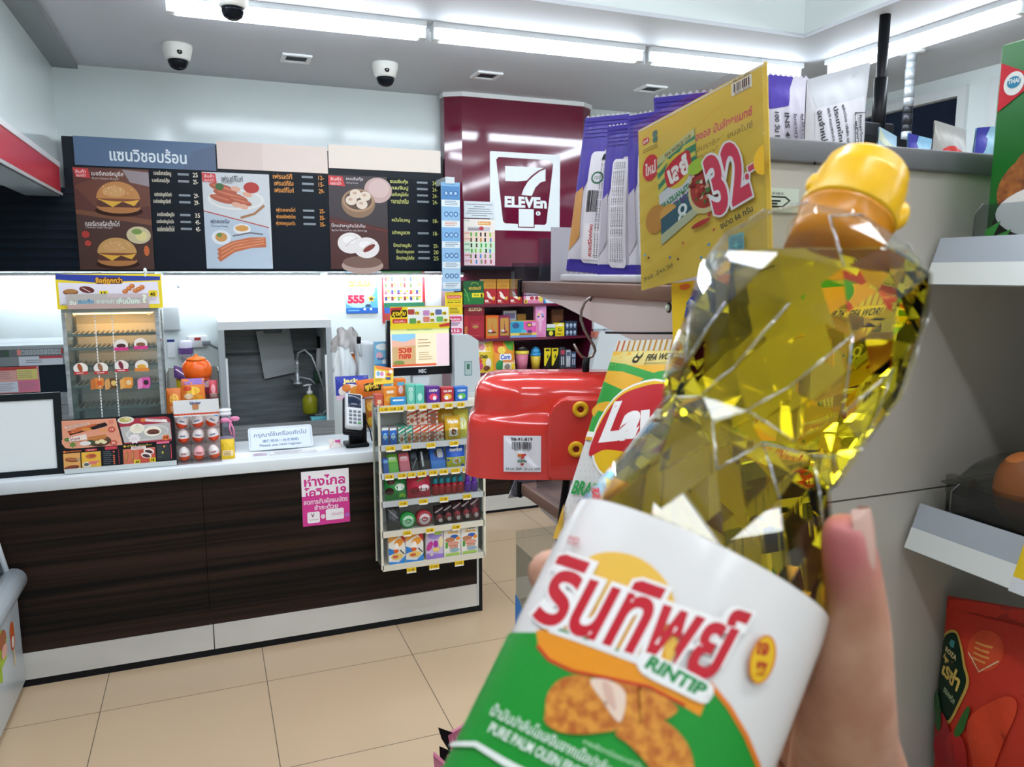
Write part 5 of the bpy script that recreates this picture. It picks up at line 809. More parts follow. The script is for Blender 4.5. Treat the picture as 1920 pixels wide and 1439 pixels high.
A = Art(1330, 378, 1762, 548, '#ead31c'); A.poly([(1330, 385), (1420, 380), (1400, 420), (1330, 440)], '#c8302c'); A.rect(1455, 384, 300, 120, '#eef0ee'); A.rr(1338, 402, 112, 56, 12, '#3a2a10'); A.tx('สุดคุ้ม', 1344, 404, 98, 52, '#f0d01c', .05, .15); A.rr(1345, 470, 105, 32, 6, '#d0342c'); A.tx('ลดเพิ่ม', 1358, 476, 76, 20, '#f4e0d8')
for k, (x, y, c1) in enumerate(((1480, 420, '#a8402c'), (1590, 430, '#c88ac0'), (1680, 425, '#5a6a9a'), (1490, 488, '#5a9a4a'), (1590, 478, '#d8806a'), (1688, 478, '#6ab05a'))): A.rr(x-24, y-22, 48, 40, 8, c1); A.rect(x+28, y-4, 30, 24, '#e8cc1c'); A.tx(('15', '24', '18', '35', '75', '40')[k], x+31, y, 24, 16, '#2a2410', .03)
A.poly([(1680, 520), (1762, 505), (1762, 530), (1690, 536)], '#c8302c')
a, c, z0, z1 = pr(732, 575, 843, 617, 3.73); b = MB(); b.box(a, c, 3.732, 3.736, z0, z1, '#ead31c'); b.front(A, a, c, z0, z1, 3.732); b.build('promotion_card', label='yellow promotion header card with product pictures on top of the checkout screen', cat='card')
# cashier till back
a, c, z0, z1 = pr(846, 628, 893, 770, 3.72); t = thing('till', ((a+c)/2, 3.75, CT), 'pale grey back of the cashier till standing right of the checkout screen', 'till')
b = MB(); b.prism([(a+.012, CT), (c+.03, CT), (c+.005, z1-.03), (c-.04, z1), (a+.012, z1)], -3.76, -3.70, C('#bfc8cc', .4), Mx(((1, 0, 0, 0), (0, 0, -1, 0), (0, 1, 0, 0), (0, 0, 0, 1)))); b.build('housing', t)
a, c, z0, z1 = pr(872, 678, 886, 705, 3.69); A = Art(0, 0, 10, 16, '#5a8a8a'); A.rect(1, 1, 8, 14, '#a8bcbc'); A.rect(3, 3, 4, 6, '#3a6a5a'); b = MB(); b.front(A, a, c, z0, z1, 3.6995); b.build('label_plate', t, 'grey green label')
# ---- back wall things
A = Art(1000, 110, 1232, 432, '#5aa6d8'); A.poly([(1000, 110), (1220, 110), (1225, 240), (1000, 260)], '#8cc4e6'); A.ell(1100, 260, 110, 70, '#cfe6f2'); A.ell(1090, 320, 100, 70, '#a8d4ec'); A.tx('ประกันรถ', 1090, 140, 90, 26, '#d83a5a', .03); A.tx('พ.ร.บ.', 1022, 184, 172, 46, '#f0c83a', .06); A.lines(1070, 240, 90, 2, 12, 4, '#4a6a9a'); A.tx('555', 1012, 292, 124, 64, '#d02a44', .07); A.star(1184, 320, 34, 15, 5, '#e8b83a'); A.ell(1184, 322, 14, 12, '#5a4a1c'); A.rect(1000, 392, 232, 40, '#2a62b8'); A.ell(1160, 372, 22, 10, '#3a4a6a'); A.lines(1012, 404, 90, 1, 5, 10, '#6ab0e8'); A.ell(1134, 400, 9, 9, '#e8f0f8'); A.ell(1180, 400, 9, 9, '#c8d8f0')
sheet('poster', 648, 508, 708, 588, WY-.006, A, 'sky blue insurance poster with red 555 on the back wall', 'poster')
A = Art(1262, 112, 1590, 518, '#b8323a'); A.rect(1262, 112, 310, 20, '#3a7a3a'); A.rect(1276, 150, 294, 208, '#efeae4'); A.rect(1276, 358, 310, 60, '#2a7a5a'); A.poly([(1280, 395), (1340, 395), (1340, 440), (1280, 470)], '#3a60b8'); A.rect(1280, 440, 310, 78, '#b04a3a')
for r in range(4):
    for k in range(6): A.rect(1284+47*k, 160+50*r, 18, 32, random.choice(['#7a3a3a', '#5a6a4a', '#3a4a8a', '#c86a7a', '#8a8a90', '#c8403c', '#6a9a5a'])); A.rect(1304+47*k, 160+50*r, 16, 18, '#e8d42a') if random.random() < .6 else None
for y in (205, 285, 312): A.rect(1276, y, 294, 3, '#b8323a')
sheet('poster', 716, 508, 797, 606, WY-.006, A, 'red and green product catalogue poster on the back wall behind the screen', 'poster')
a, c, z0, z1 = pr(305, 575, 338, 620, 5.55); b = MB(); b.rbox(a, c, 5.55, WY, z0, z1, C('#d3dde0', .35), .008); b.build('wall_box', label='plain white box on the back wall above the socket', cat='box')
def socket(x0, y0, x1, y1, lab, plug=False):
    a, c, z0, z1 = pr(x0, y0, x1, y1, WY-.03); t = thing('wall_socket', ((a+c)/2, WY-.015, z0), lab, 'socket')
    b = MB(); b.rbox(a, c, WY-.03, WY, z0, z1, C('#e3e7e8', .35), .004); pl_ = b.build('plate', t); b = MB(); m_ = (a+c)/2; b.box(m_-.02, m_+.02, WY-.034, WY-.03, z1-.03, z1-.012, C('#b83a3a', .4)); b.build('switch', pl_, 'red switch')
    b = MB()
    for k in (-1, 1):
        for (dx, dz) in ((-.012, 0), (.012, 0), (0, -.014)): b.box(m_+k*.05+dx-.003, m_+k*.05+dx+.003, WY-.0315, WY-.03, z0+.03+dz, z0+.038+dz, '#3a4044')
    b.build('sockets', t)
    if plug: b = MB(); b.rbox(m_+.03, m_+.08, WY-.07, WY-.03, z0+.015, z0+.05, C('#8a9298', .4), .008); b.tube([(m_+.06, WY-.06, z0+.03), (m_+.14, WY-.05, z0-.02), (m_+.2, WY-.04, z0-.09), (m_+.22, WY-.04, z0-.2)], .008, C('#6a7278', .4), 8); b.build('plug', t, 'grey plug and cable')
socket(352, 630, 389, 652, 'white wall socket with a grey plug beside the sink', True); socket(2, 641, 44, 652, 'white socket with a red switch above the left steel cooker'); socket(99, 638, 120, 652, 'white socket half hidden behind the bun warmer')
A = Art(0, 0, 10, 14, '#e6ecf0'); A.rect(0, 0, 10, 2, '#2a3a8a'); sheet('paper_note', 314, 637, 328, 670, 5.61, A, 'small white note with a blue top pinned on the wall by the warmer', 'note')
A = Art(0, 0, 10, 14); A.ell(5, 5, 4.6, 4.6, '#cdd2de'); A.ell(5, 7, 3.4, 2.2, '#6a4a8a'); b = MB(); p = PY(348, 655, 5.58); b.lathe([(.03, -.07), (.045, -.02), (.045, .05), (.03, .06)], C('#c8c8d8', .2), 18, Mx.Translation(p)); b.lathe([(.0455, -.03), (.0455, .01)], C('#6a4a8a', .4), 18, Mx.Translation(p), cap=False); b.box(p.x-.02, p.x+.02, p.y+.03, WY, p.z-.02, p.z+.02, C('#c8c8d8', .3)); b.build('wall_cup', label='small white cup with a purple picture fixed on the wall above the orange toy', cat='cup')
t = thing('paper_bit', PY(332, 530, 5.6), 'thin dangling scrap of paper on the bright wall', 'scrap'); b = MB(); p0, p1 = PY(328, 520, 5.62), PY(335, 540, 5.6); b.tube([p0, (p0+p1)/2, p1], .008, C('#7a8488', .5), 6); b.build('scrap', t)
# ================================================================ SINK UNIT
KY = 5.1; a, c, z0, z1 = pr(413, 602, 624, 800, KY)
t = thing('sink_unit', ((a+c)/2, 5.35, 0), 'steel hand-wash sink cabinet with a white frame and open front on the back wall', 'sink'); DK = C('#4a5052', .45, .3)
w = .035; b = MB(); WF = C('#d6dbdd', .35)
b.box(a, c, KY, 5.6, z1-.05, z1, WF); b.box(a, a+w, KY, 5.6, z0, z1-.05, C('#aab2b6', .35)); b.box(c-w, c, KY, 5.6, z0, z1-.05, C('#aab2b6', .35)); b.build('frame', t)
b = MB(); b.box(a+w, c-w, 5.56, 5.6, z0-.2, z1-.05, STEELD); b.box(a+w, c-w, KY+.02, 5.56, z0-.22, z0-.2, STEELD); b.box(a+w, c-w, 5.545, 5.56, z0+.42, z0+.44, DK); b.build('basin', t)
b = MB(); b.box(a, c, KY-.01, KY+.01, .4, z0+.02, STEEL); b.box(a, a+.02, KY, 5.6, .4, z0, STEEL); b.box(c-.02, c, KY, 5.6, .4, z0, STEEL); b.build('apron', t)
for x in (a, c-.04): b = MB(); b.box(x, x+.04, KY, KY+.04, 0, .4, STEEL); b.box(x, x+.04, 5.55, 5.59, 0, .4, STEEL); b.build('leg', t)
for x in (a+w, c-w-.012): b = MB(); b.box(x, x+.012, KY, KY+.01, z0+.02, z0+.45, WHITE); b.build('splash_guard', t)
b = MB(); p = PY(558, 712, 5.3); b.lathe([(.03, -.03), (.03, -.02), (.013, -.015), (.012, .09), (.016, .1), (.012, .13)], STEEL, 14, Mx.Translation(p)); q = p+V((0, 0, .13)); b.tube([q, q+V((.01, -.01, .05)), q+V((.05, -.03, .07)), q+V((.09, -.05, .03)), q+V((.13, -.06, -.08)), q+V((.17, -.06, -.22)), q+V((.19, -.06, -.32)), q+V((.15, -.05, -.37)), q+V((.1, -.04, -.37))], .007, STEEL, 8); b.tube([p+V((0, 0, .02)), p+V((.08, -.02, -.0)), p+V((.11, -.03, -.03))], .006, STEEL, 8); b.box(p.x-.02, p.x+.02, p.y, 5.56, p.z-.035, p.z-.02, STEEL); b.build('faucet', t)
b = MB(); q = [PY(480, 622, 5.5), PY(542, 612, 5.5), PY(556, 698, 5.52), PY(496, 711, 5.52)]; slab(b, [q[3], q[2], q[1], q[0]], .012, C('#aeb6b8', .4)); p = (q[0]+q[1])/2; b.rbox(p.x-.06, p.x+.06, 5.48, 5.53, p.z-.03, p.z+.01, C('#6a7276', .4), .01); b.build('cutting_board', label='pale cutting board hanging askew inside the sink cabinet', cat='cutting board')
p = PY(598, 672, 5.4); t3 = thing('scrub_brush', p, 'white handled brush hanging at the right inside the sink cabinet', 'brush'); b = MB(); b.cyl(p+V((0, 0, -.09)), p+V((0, 0, .07)), .022, C('#d4dade', .35), .016); b.build('handle', t3); b = MB(); b.cyl(p+V((0, 0, .07)), p+V((0, 0, .15)), .012, BLACK, .01); b.build('hook', t3); b = MB(); b.rbox(p.x-.04, p.x+.04, p.y-.03, p.y+.03, p.z-.17, p.z-.09, C('#2a4a3a', .6), .012); b.build('bristles', t3)
p = PY(582, 775, 5.3); t3 = thing('soap_bottle', p, 'yellow-green dish soap bottle with a white pump in the sink', 'bottle'); b = MB(); b.lathe([(.045, 0), (.05, .01), (.05, .1), (.03, .125), (.018, .13)], C('#a8a81c', .25, trans=.3), 18, Mx.Translation(p)); b.build('body', t3); b = MB(); b.lathe([(.02, .13), (.02, .15), (.008, .155), (.008, .19), (.018, .192), (.016, .2)], C('#dfe4e6', .3), 14, Mx.Translation(p)); b.tube([p+V((0, 0, .195)), p+V((-.04, -.01, .19))], .006, C('#dfe4e6', .3), 8); b.build('pump', t3)
p = PY(600, 785, 5.2); b = MB(); b.rbox(p.x-.06, p.x+.06, 5.16, 5.24, p.z-.012, p.z+.012, C('#6ac0d0', .7), .006); b.build('sponge_cloth', label='light blue folded cloth on the front edge of the sink', cat='cloth')
# left cooker
t = thing('cooker', (-.9, 5.3, 0), 'long steel cooker with a row of numbered buttons behind the white sign board', 'cooker'); LY = 5.0
a, c = -1.9, PY(124, 700, LY).x; za, zb, zc, zd, ze = (PY(60, y, LY).z for y in (654, 668, 685, 738, 760))
b = MB(); b.box(a, c, LY, 5.55, zd-.0, za, STEELD); b.box(a, c, LY-.02, 5.55, za, za+.02, STEEL); b.box(a, c, LY-.02, LY, zc, zb, C('#8a9296', .35, .4)); b.box(a, c, LY-.01, 5.55, .0, ze, STEEL); b.box(a, c, LY-.02, LY+.2, ze, zd, STEEL); b.build('body', t)
b = MB(); b.box(a, c, LY-.008, LY, zd, zc, C('#1c2630', .3)); b.build('oven_front', t)
A = Art(-1000, 705, 476, 770, '#6a7074'); A.rect(-1000, 705, 1050, 65, '#4a5054'); A.rect(0, 715, 50, 42, '#3a5a44')
for k in range(11): A.rect(145+30*k, 712, 26, 44, '#aab2b6'); A.tx(str(k+1), 154+30*k, 724, 8 if k < 9 else 14, 20, '#4a5256', .02)
A.rr(112, 708, 32, 50, 8, '#d88a80'); A.rect(462, 705, 14, 50, '#a83a2c'); b = MB(); b.front(A, PY(-250, 660, LY).x, PY(119, 660, LY).x, zb, za, LY-.02, .001); b.build('button_panel', t)
A = Art(148, 770, 476, 822, '#c8d0da'); A.rect(300, 770, 176, 14, '#b8404a'); A.lines(200, 790, 160, 2, 12, 5, '#8a929a'); b = MB(); b.front(A, PY(37, 678, LY).x, PY(119, 678, LY).x, zc, zb, LY-.02, .001); b.build('label_strip', t)
A = Art(0, 835, 300, 1030, '#d88a90'); A.rect(0, 835, 285, 25, '#b8403c'); A.rect(0, 860, 140, 85, '#dca8a0'); A.rect(145, 855, 145, 78, '#d8d07a'); A.rect(5, 945, 140, 78, '#d0dae6'); A.rect(150, 940, 145, 80, '#d87a9a')
for (x, y) in ((10, 870), (155, 868), (15, 958), (160, 955)): A.lines(x, y, 110, 4, 15, 4, '#a88a8a')
sheet('recipe_card', -6, 688, 74, 737, LY-.03, A, 'four-colour pink and yellow card taped on the left cooker', 'card')
# far counter on the right and its till
t = thing('far_counter', (2.9, 5.0, 0), 'second counter with a dark front at right angles behind the rack', 'counter')
b = MB(); b.box(1.675, 4.2, 4.82, 5.24, .12, .79, WOOD_DARK); b.build('front_panel', t); b = MB(); b.box(1.675, 4.2, 4.81, 4.84, .02, .12, KICK); b.build('kick_plate', t); b = MB(); b.box(1.68, 4.2, 4.815, 5.24, 0, .02, BLACK); b.build('plinth', t); b = MB(); b.rbox(1.66, 4.2, 4.80, 5.25, .79, .84, C('#dfe6ea', .25), .005); b.build('countertop', t)
a, c, z0, z1 = pr(1112, 622, 1200, 760, 4.9); t = thing('till', ((a+c)/2, 4.95, .84), 'white back of the second till on the far counter, seen behind the metal hook', 'till')
b = MB(); b.prism([(a-.03, .841), (c, .841), (c, z1), (a+.05, z1)], -5.0, -4.9, C('#ccd4d8', .35), Mx(((1, 0, 0, 0), (0, 0, -1, 0), (0, 1, 0, 0), (0, 0, 0, 1)))); b.build('housing', t); b = MB(); b.box(a+.02, a+.07, 4.92, 4.98, z1-.04, z1, C('#b86a5a', .4)); b.build('corner_cap', t, 'reddish corner cap')
a, c, z0, z1 = pr(1105, 600, 1160, 620, 5.1); b = MB(); b.rbox(a, a+.3, 5.02, 5.06, 1.22, 1.50, C('#dfe6ea', .3), .006); b.box(a+.03, a+.27, 5.015, 5.02, 1.26, 1.47, C('#5a6a72', .3)); b.box(a+.1, a+.2, 5.03, 5.07, .841, 1.22, C('#dfe6ea', .3)); b.build('monitor', label='white framed monitor behind the second till, partly hidden by the shelf bracket', cat='monitor')
# ================================================================ NEAR SHELF END (wooden shelves seen from the side)
EX = .42; EY0, EY1 = .58, 1.03; PANELM = noisy('beige_metal_panel', '#b9b2a6', '#c2bbb0', (4, 4, 4), .5, 3)
t = thing('shelf_end', (.75, .8, 0), 'beige backed shop shelf end with wooden shelves on the right', 'shelf')
b = MB(); b.box(EX, 1.06, .55, .578, 0, 1.4175, PANELM); b.box(EX, 1.06, .55, .578, 1.4195, 1.728, PANELM); b.box(EX+.002, 1.06, .555, .575, 1.417, 1.42, '#5a554d'); b.build('back_panel', t)
b = MB(); b.rbox(EX, 1.06, .546, .582, 1.728, 1.748, C('#77777a', .5), .002); b.ell((.497, .546, 1.7285), (.0015, .001, .0015), BLACK); b.build('top_rail', t, 'grey top rail')
for z in (1.622, 1.325, 1.05):
    b = MB(); b.rbox(EX if z > 1.1 else EX-.004, 1.06, EY0, EY1, z-.016, z, WOOD_MID, .0012); b.build('shelf_board', t)
    b = MB(); Xl = EX if z > 1.1 else EX-.004
    b.add([V((Xl-.008, EY1+.002, z-.02)), V((Xl-.008, EY1+.028, z-.022)), V((Xl-.008, EY1+.014, z+.026)), V((Xl-.008, EY1+.008, z+.026)), V((1.06, EY1+.002, z-.02)), V((1.06, EY1+.028, z-.022)), V((1.06, EY1+.014, z+.026)), V((1.06, EY1+.008, z+.026))], [(0, 1, 2, 3), (7, 6, 5, 4), (0, 4, 5, 1), (1, 5, 6, 2), (2, 6, 7, 3), (3, 7, 4, 0)], CLEAR('#d6dbe2', .10)); b.build('price_rail', t)
    b = MB(); b.box(EX-.002, EX+.002, EY1+.001, EY1+.01, z-.022, z+.002, BLACK); b.build('rail_clip', t)
BRK = C('#c9bdb8', .45); YZ = Mx(((0, 0, 1, 0), (1, 0, 0, 0), (0, 1, 0, 0), (0, 0, 0, 1)))
for z in (1.622, 1.325):
    b = MB(); d = z-1.622; pts = [(.578, 1.606), (.985, 1.606), (.965, 1.6005), (.90, 1.592), (.82, 1.578), (.72, 1.562), (.66, 1.553), (.578, 1.548)]
    b.prism([(y, q+d) for y, q in pts], EX+.004, EX+.008, BRK, YZ)
    for (px, py) in ((1107, 557), (1254, 577)):
        p = PX(px, py, EX+.004); p.z += d; b.lathe([(.0052, -.0008), (.0052, .0004)], C('#23252a', .4), 14, Mx.Translation(p) @ Mx.Rotation(-PI/2, 4, 'Y')); b.lathe([(.0038, .0003), (.0038, .0012)], C('#cfe0cf', .3), 14, Mx.Translation(p+V((0, .001, 0))) @ Mx.Rotation(-PI/2, 4, 'Y'))
    b.build('side_bracket', t, 'pale metal side bracket')
b = MB(); b.box(EX+.05, 1.0, .60, 1.0, 0, .12, BLACK); b.box(EX+.06, 1.0, .582, .60, .12, 1.05, C('#3a322c', .6)); b.build('base', t)
A = Art(0, 0, 50, 55, '#d9e2d4'); A.poly([(8, 6), (44, 18), (44, 40), (8, 52)], '#20241f'); A.poly([(12, 12), (40, 21), (40, 37), (12, 46)], '#d9e2d4'); A.rect(16, 24, 18, 4, '#20241f'); A.rect(16, 32, 12, 4, '#20241f')
A = Art(0, 0, 90, 60); A.poly([(0, 8), (60, 10), (88, 24), (60, 58), (0, 58)], '#c9d2c0'); A.poly([(0, 20), (48, 20), (64, 30), (40, 48), (0, 48)], '#1d211d'); A.poly([(0, 24), (45, 24), (57, 31), (38, 44), (0, 44)], '#c9d2c0'); A.rect(4, 30, 28, 4, '#1d211d'); A.rect(4, 37, 18, 4, '#1d211d'); A.tx('FIRE', 6, 11, 34, 6, '#3a3e3a')
a = onyr = None
p0, p1 = PY(1440, 398, .5495), PY(1497, 355, .5495); b = MB(); b.box(p0.x, p1.x, .5485, .55, p0.z, p1.z, '#c9d2c0'); b.front(A, p0.x, p1.x, p0.z, p1.z, .5485, .0002); b.build('sticker', t, 'small pale sticker with a black icon')
# acrylic divider, card and tray on the top wooden shelf
def quad(b, pts, m, th=.0012): q = [V(p) for p in pts]; return slab(b, q, th, m)
b = MB(); p0, p1 = PY(1010, 520, 1.012), PY(1036, 448, 1.012); b.box(p0.x, p1.x+.05, 1.010, 1.013, 1.6225, p1.z, CLEAR('#dfe4ea', .07)); b.build('shelf_divider', label='clear acrylic divider at the front corner of the top wooden shelf', cat='divider')
p0, p1 = PY(1033, 520, .995), PY(1112, 428, .995); b = MB(); b.box(p0.x, p1.x, .994, .996, 1.6225, p1.z, C('#b9b6be', .35)); b.build('card', label='blank pale grey card standing behind the clear divider on the top wooden shelf', cat='card')
b = MB(); b.rbox(.455, .75, .66, .975, 1.6224, 1.632, C('#c9c8cc', .4), .002); b.build('tray', label='shallow white tray under the purple pastry bags', cat='tray')
# pastry bags
def pastry(c4, dps, lab, seed, cat='bread bag'):
    r = random.Random(seed); A = Art(0, 0, 100, 240, '#c9c4cc'); A.rect(0, 0, 100, 52, '#35228c'); A.poly([(0, 52), (60, 52), (0, 150)], '#3b2894'); A.rect(0, 222, 100, 18, '#302085'); A.rect(80, 40, 20, 200, '#3d2d94' if seed % 2 else '#b8b4bc'); A.poly([(0, 120), (20, 110), (24, 190), (0, 210)], '#c08a4c' if seed == 1 else '#b0aab4')
    for k in range(5): A.rect(4, 6+6*k, 92, 1.4, '#2f1f80')
    A.rr(30, 56, 44, 170, 8, '#dcd8de')
    if seed == 1: A.ell(52, 98, 14, 10, '#2f6a4a'); A.ell(52, 98, 10, 7, '#dcd8de'); A.tx('ฮาลาล', 45, 95, 14, 6, '#2f6a4a'); A.bars(34, 118, 24, 34, 14); A.star(62, 66, 7, 4, 3, '#222222'); A.rr(34, 170, 36, 52, 3, '#e8e2e4'); A.tx('ควรบริโภคก่อน', 26, 190, 46, 9, '#c0303a', .03, rot=-90)
    for k in range(6): 
        if seed != 1 or k > 3: A.tx('น้ำตาลทราย 18% น้ำมันปาล์ม 12% เกลือ แป้งสาลี 25%', 36+6*k-80, 138, 158, 3.6, '#33303a', .01, rot=-90)
    q = [PD(c4[i][0], c4[i][1], dps[i]) for i in range(4)]; return pouch('bread_bag', q[0], q[1], q[2], q[3], .012, C('#bdb8c2', .18), A, lab, cat, 'purple pastry bags on the top shelf', 30, 36, 9, .6)
pastry([(1062, 508), (1150, 516), (1182, 214), (1098, 222)], (1.03, 1.0, 1.0, 1.03), 'purple and white pastry bag with a bar code, farthest left on the top shelf', 1)
pastry([(1120, 518), (1196, 522), (1204, 230), (1140, 238)], (.97, .945, .945, .97), 'purple and white pastry bag with small print, between the bar-coded bag and the price sign', 2)
pastry([(1180, 520), (1262, 526), (1262, 204), (1178, 218)], (.93, .90, .90, .93), 'purple and white pastry bag, its top edge showing left behind the yellow price sign', 3)
pastry([(1246, 526), (1360, 535), (1340, 172), (1226, 184)], (.875, .84, .84, .875), 'purple pastry bag standing highest, its jagged top above the yellow price sign', 4)
def wbagY(c4, Y, A, m, lab, bulge=.015, cat='bag', teeth=0):
    q = [PY(x, y, Y) for x, y in c4]
    for p in q[:2]: p.z = 1.6235
    return pouch('snack_bag', q[0], q[1], q[2], q[3], bulge, m, A, lab, cat, None, 36, 36, teeth, .6)
def wbag(c4, dps, A, m, lab, bulge=.02, grp=None, cat='bag', teeth=0):
    q = [PD(c4[i][0], c4[i][1], dps[i]) for i in range(4)]; return pouch('snack_bag', q[0], q[1], q[2], q[3], bulge, m, A, lab, cat, grp, 36, 36, teeth, .6)
A = Art(0, 0, 100, 250, '#d4d0da'); A.poly([(0, 0), (60, 0), (40, 34), (0, 40)], '#4a34a4')
for k, s_ in enumerate(('100 วัน INS 296 INS 621', 'INS 451i INS 341', 'ใยอาหาร เกลือ น้ำตาล', 'ผลิตโดย บริษัท')): A.tx(s_, 8+20*k-38, 82, 88, 9, '#3a3844', .02, rot=90)
wbagY([(1440, 330), (1520, 330), (1516, 148), (1440, 140)], .66, A, C('#d4d0da', .2), 'white bag with a purple corner and small print, just right of the yellow price sign', .012, 'bag', 8)
A = Art(0, 0, 150, 290, '#d9d6dc'); A.poly([(0, 0), (150, 0), (150, 40), (20, 50)], '#cfd0d6'); A.rr(12, 42, 122, 105, 6, '#dedbe2')
for k, s_ in enumerate(('ผลิตโดย บริษัท เปปซี่ โคล่า จำกัด', 'ประเทศไทย เทรดดิ้ง', '99/9 ถนนพระราม กรุงเทพ 10400', 'จัดจำหน่าย บริษัท')): A.tx(s_, 74-17*k-46, 88, 96, 9, '#2a2832', .02, rot=82)
A.line([(96, 60), (136, 64), (124, 150)], 1.6, '#1c1c22'); A.line([(96, 60), (86, 150)], 1.6, '#1c1c22'); A.tx('ข้อมูลโภชนาการ', 84, 92, 66, 10, '#1c1c22', .04, rot=82); A.tx('พลังงาน 380', 72, 94, 56, 9, '#1c1c22', .04, rot=82)
wbagY([(1508, 330), (1600, 330), (1630, 116), (1512, 150)], .625, A, C('#d9d6dc', .18), 'silvery white bag printed with black Thai text, leaning above the grey top rail', .02, 'bag', 0)
A = simple('#e8cf2a', [('ell', 5, 10, 3, 3, '#f0ece0')]); wbagY([(1588, 320), (1612, 320), (1604, 214), (1588, 222)], .69, A, '#e8cf2a', 'sliver of a yellow pack behind the silvery white bag', .006, 'pack')
for (c4, d, bits, lab, m) in (([(1636, 330), (1690, 330), (1680, 256), (1648, 238)], .8, [('poly', [(0, 0), (10, 2), (10, 3), (0, 1.2)], '#c9cdb4')], 'pale blue sweet bag peeking over the grey rail below the black bracket', '#a9c4d4'), ([(1700, 330), (1756, 330), (1750, 262), (1702, 250)], .78, [('poly', [(0, 0), (4, 0), (0, 4)], '#3a3aa0')], 'light blue sweet bag with a dark blue corner peeking over the grey rail', '#8ec0dc'), ([(1738, 330), (1820, 335), (1810, 244), (1752, 226)], .75, [('ell', 4, 3.1, 3.4, 1.2, '#d83a34'), ('tx', 'M&S', 2, 2.5, 4, 1.2, '#f6e8e4', .04)], 'clear sweet bag with a red oval badge peeking over the grey rail', '#b9b4ae'), ([(1812, 340), (1880, 340), (1880, 236), (1830, 240)], .72, [('poly', [(0, 0), (5, 0), (0, 3)], '#4a48b0')], 'light blue sweet bag peeking over the grey rail beside the coconut carton', '#9ec8e0')):
    wbagY(c4, d-.13, simple(m, bits), C(m, .2), lab, .02, 'bag', 0)
# ---------------------------------------------------------------- yellow price sign in a clear sleeve
A = Art(600, 0, 1790, 1560, '#dfb843')   # units: 4.8 x photo pixels, origin (1070,130), rectified
Y2 = lambda h: C(h, .4)
def rect_y(x, y): return y
A = Art(0, 0, 240, 330, '#e3bd48')
for k in range(6): A.poly([(0, 40*k+95), (240, 40*k+5), (240, 40*k+19), (0, 40*k+113)], '#e0b840')
A.rect(2, 2, 236, 3, '#d8d4c0')
A.tx('แซลซอล มันส์ทุกแมทช์', 104, 62, 112, 22, '#d8486a', .02, res=3); A.tx('รสบราซิลเลียนสไปซี่', 112, 88, 104, 12, '#8a6a3a', 0); A.tx('กรอบอร่อย', 120, 104, 50, 12, '#8a6a3a', 0)
A.rect(183, 8, 34, 22, '#efe8d8'); A.bars(186, 10, 29, 15, 18); A.tx('9096 8258', 188, 26, 26, 4, '#3a3424'); A.tx('98-91-820', 186, 3, 28, 4, '#3a3424')
A.rr(10, 24, 14, 12, 4, '#d83040'); A.tx('เลย์', 12, 26, 10, 8, '#f4e0d0', .04); A.rr(32, 18, 10, 12, 4, '#4a7a6a'); A.rr(32, 30, 10, 12, 4, '#4a7a6a'); A.lines(10, 46, 34, 2, 5, 1.2, '#8a7030')
A.ell(26, 88, 17, 26, '#d8303c'); A.tx('ใหม่', 15, 76, 22, 26, '#f8eee8', .03, res=3)
A.poly([(40, 78), (116, 52), (122, 200), (46, 238)], '#3f8a6a'); A.poly([(40, 78), (116, 52), (116, 66), (41, 92)], '#cbc489'); A.tx('FIFA WORLD CUP', 56, 68, 54, 8, '#3a3a24', .02, rot=-17)
for k in range(3): A.line([(41, 104+22*k), (60, 90+22*k), (78, 98+22*k), (96, 80+22*k), (117, 78+22*k)], 9, '#d9c85a')
A.poly([(43, 150), (119, 120), (120, 160), (44, 192)], '#d4d4d8'); A.ell(82, 118, 26, 34, '#dcc03a'); A.blob([(57, 108), (78, 92), (102, 88), (108, 104), (106, 124), (84, 140), (64, 144), (58, 130)], '#cc2436'); A.tx('เลย์', 62, 96, 42, 40, '#f6eee8', .05, 0, -14, 3)
A.tx('BRAZILIAN-STYLE', 46, 158, 72, 12, '#3f8a5a', .04, .1, -20); A.tx('SPICY SALSA', 58, 172, 54, 12, '#6a3a8a', .04, .1, -20)
A.ell(36, 196, 22, 28, '#c98a3a'); A.ell(62, 196, 18, 20, '#dca04a'); A.poly([(46, 200), (120, 170), (122, 206), (48, 240)], '#2c5a6a'); A.ell(90, 196, 9, 11, '#e8ece8'); A.ell(90, 214, 9, 11, '#e8ece8'); A.ell(90, 196, 4, 6, '#2c5a6a'); A.ell(90, 214, 4, 6, '#2c5a6a'); A.poly([(46, 232), (122, 196), (124, 212), (46, 252)], '#b9ba9a')
A.ell(136, 172, 34, 48, '#d9c890'); A.ell(136, 168, 30, 42, '#b03428'); r_ = random.Random(3)
for k in range(46): A.ell(136+r_.gauss(0, 12), 168+r_.gauss(0, 17), r_.uniform(2, 5), r_.uniform(2, 5), r_.choice(['#d85a48', '#e8b0a0', '#8a1c18', '#c84434', '#4a7a34', '#e0d0b8']), 8)
A.ell(120, 128, 16, 14, '#a8c83a'); A.ell(126, 236, 18, 5, '#b8302a', 16, -10)
for (dx, c1, bo) in ((0, '#f4eef0', .09), (0, '#dc3a58', .035)): A.tx('32', 138-3*(bo > .05), 112-4*(bo > .05), 66+6*(bo > .05), 118+8*(bo > .05), c1, bo, .12, -14, 4); A.tx('.-', 203-2*(bo > .05), 166-2*(bo > .05), 20+4*(bo > .05), 22+4*(bo > .05), c1, bo, .1, -14)
A.tx('ขนาด 66 กรัม', 160, 240, 56, 13, '#4a4230', .03, 0, -14)
A.rr(174, 276, 26, 44, 2, '#7ac0d0'); A.rr(177, 280, 20, 36, 2, '#5aa0b4'); A.star(187, 296, 8, 3, 4, '#8ad0dc')
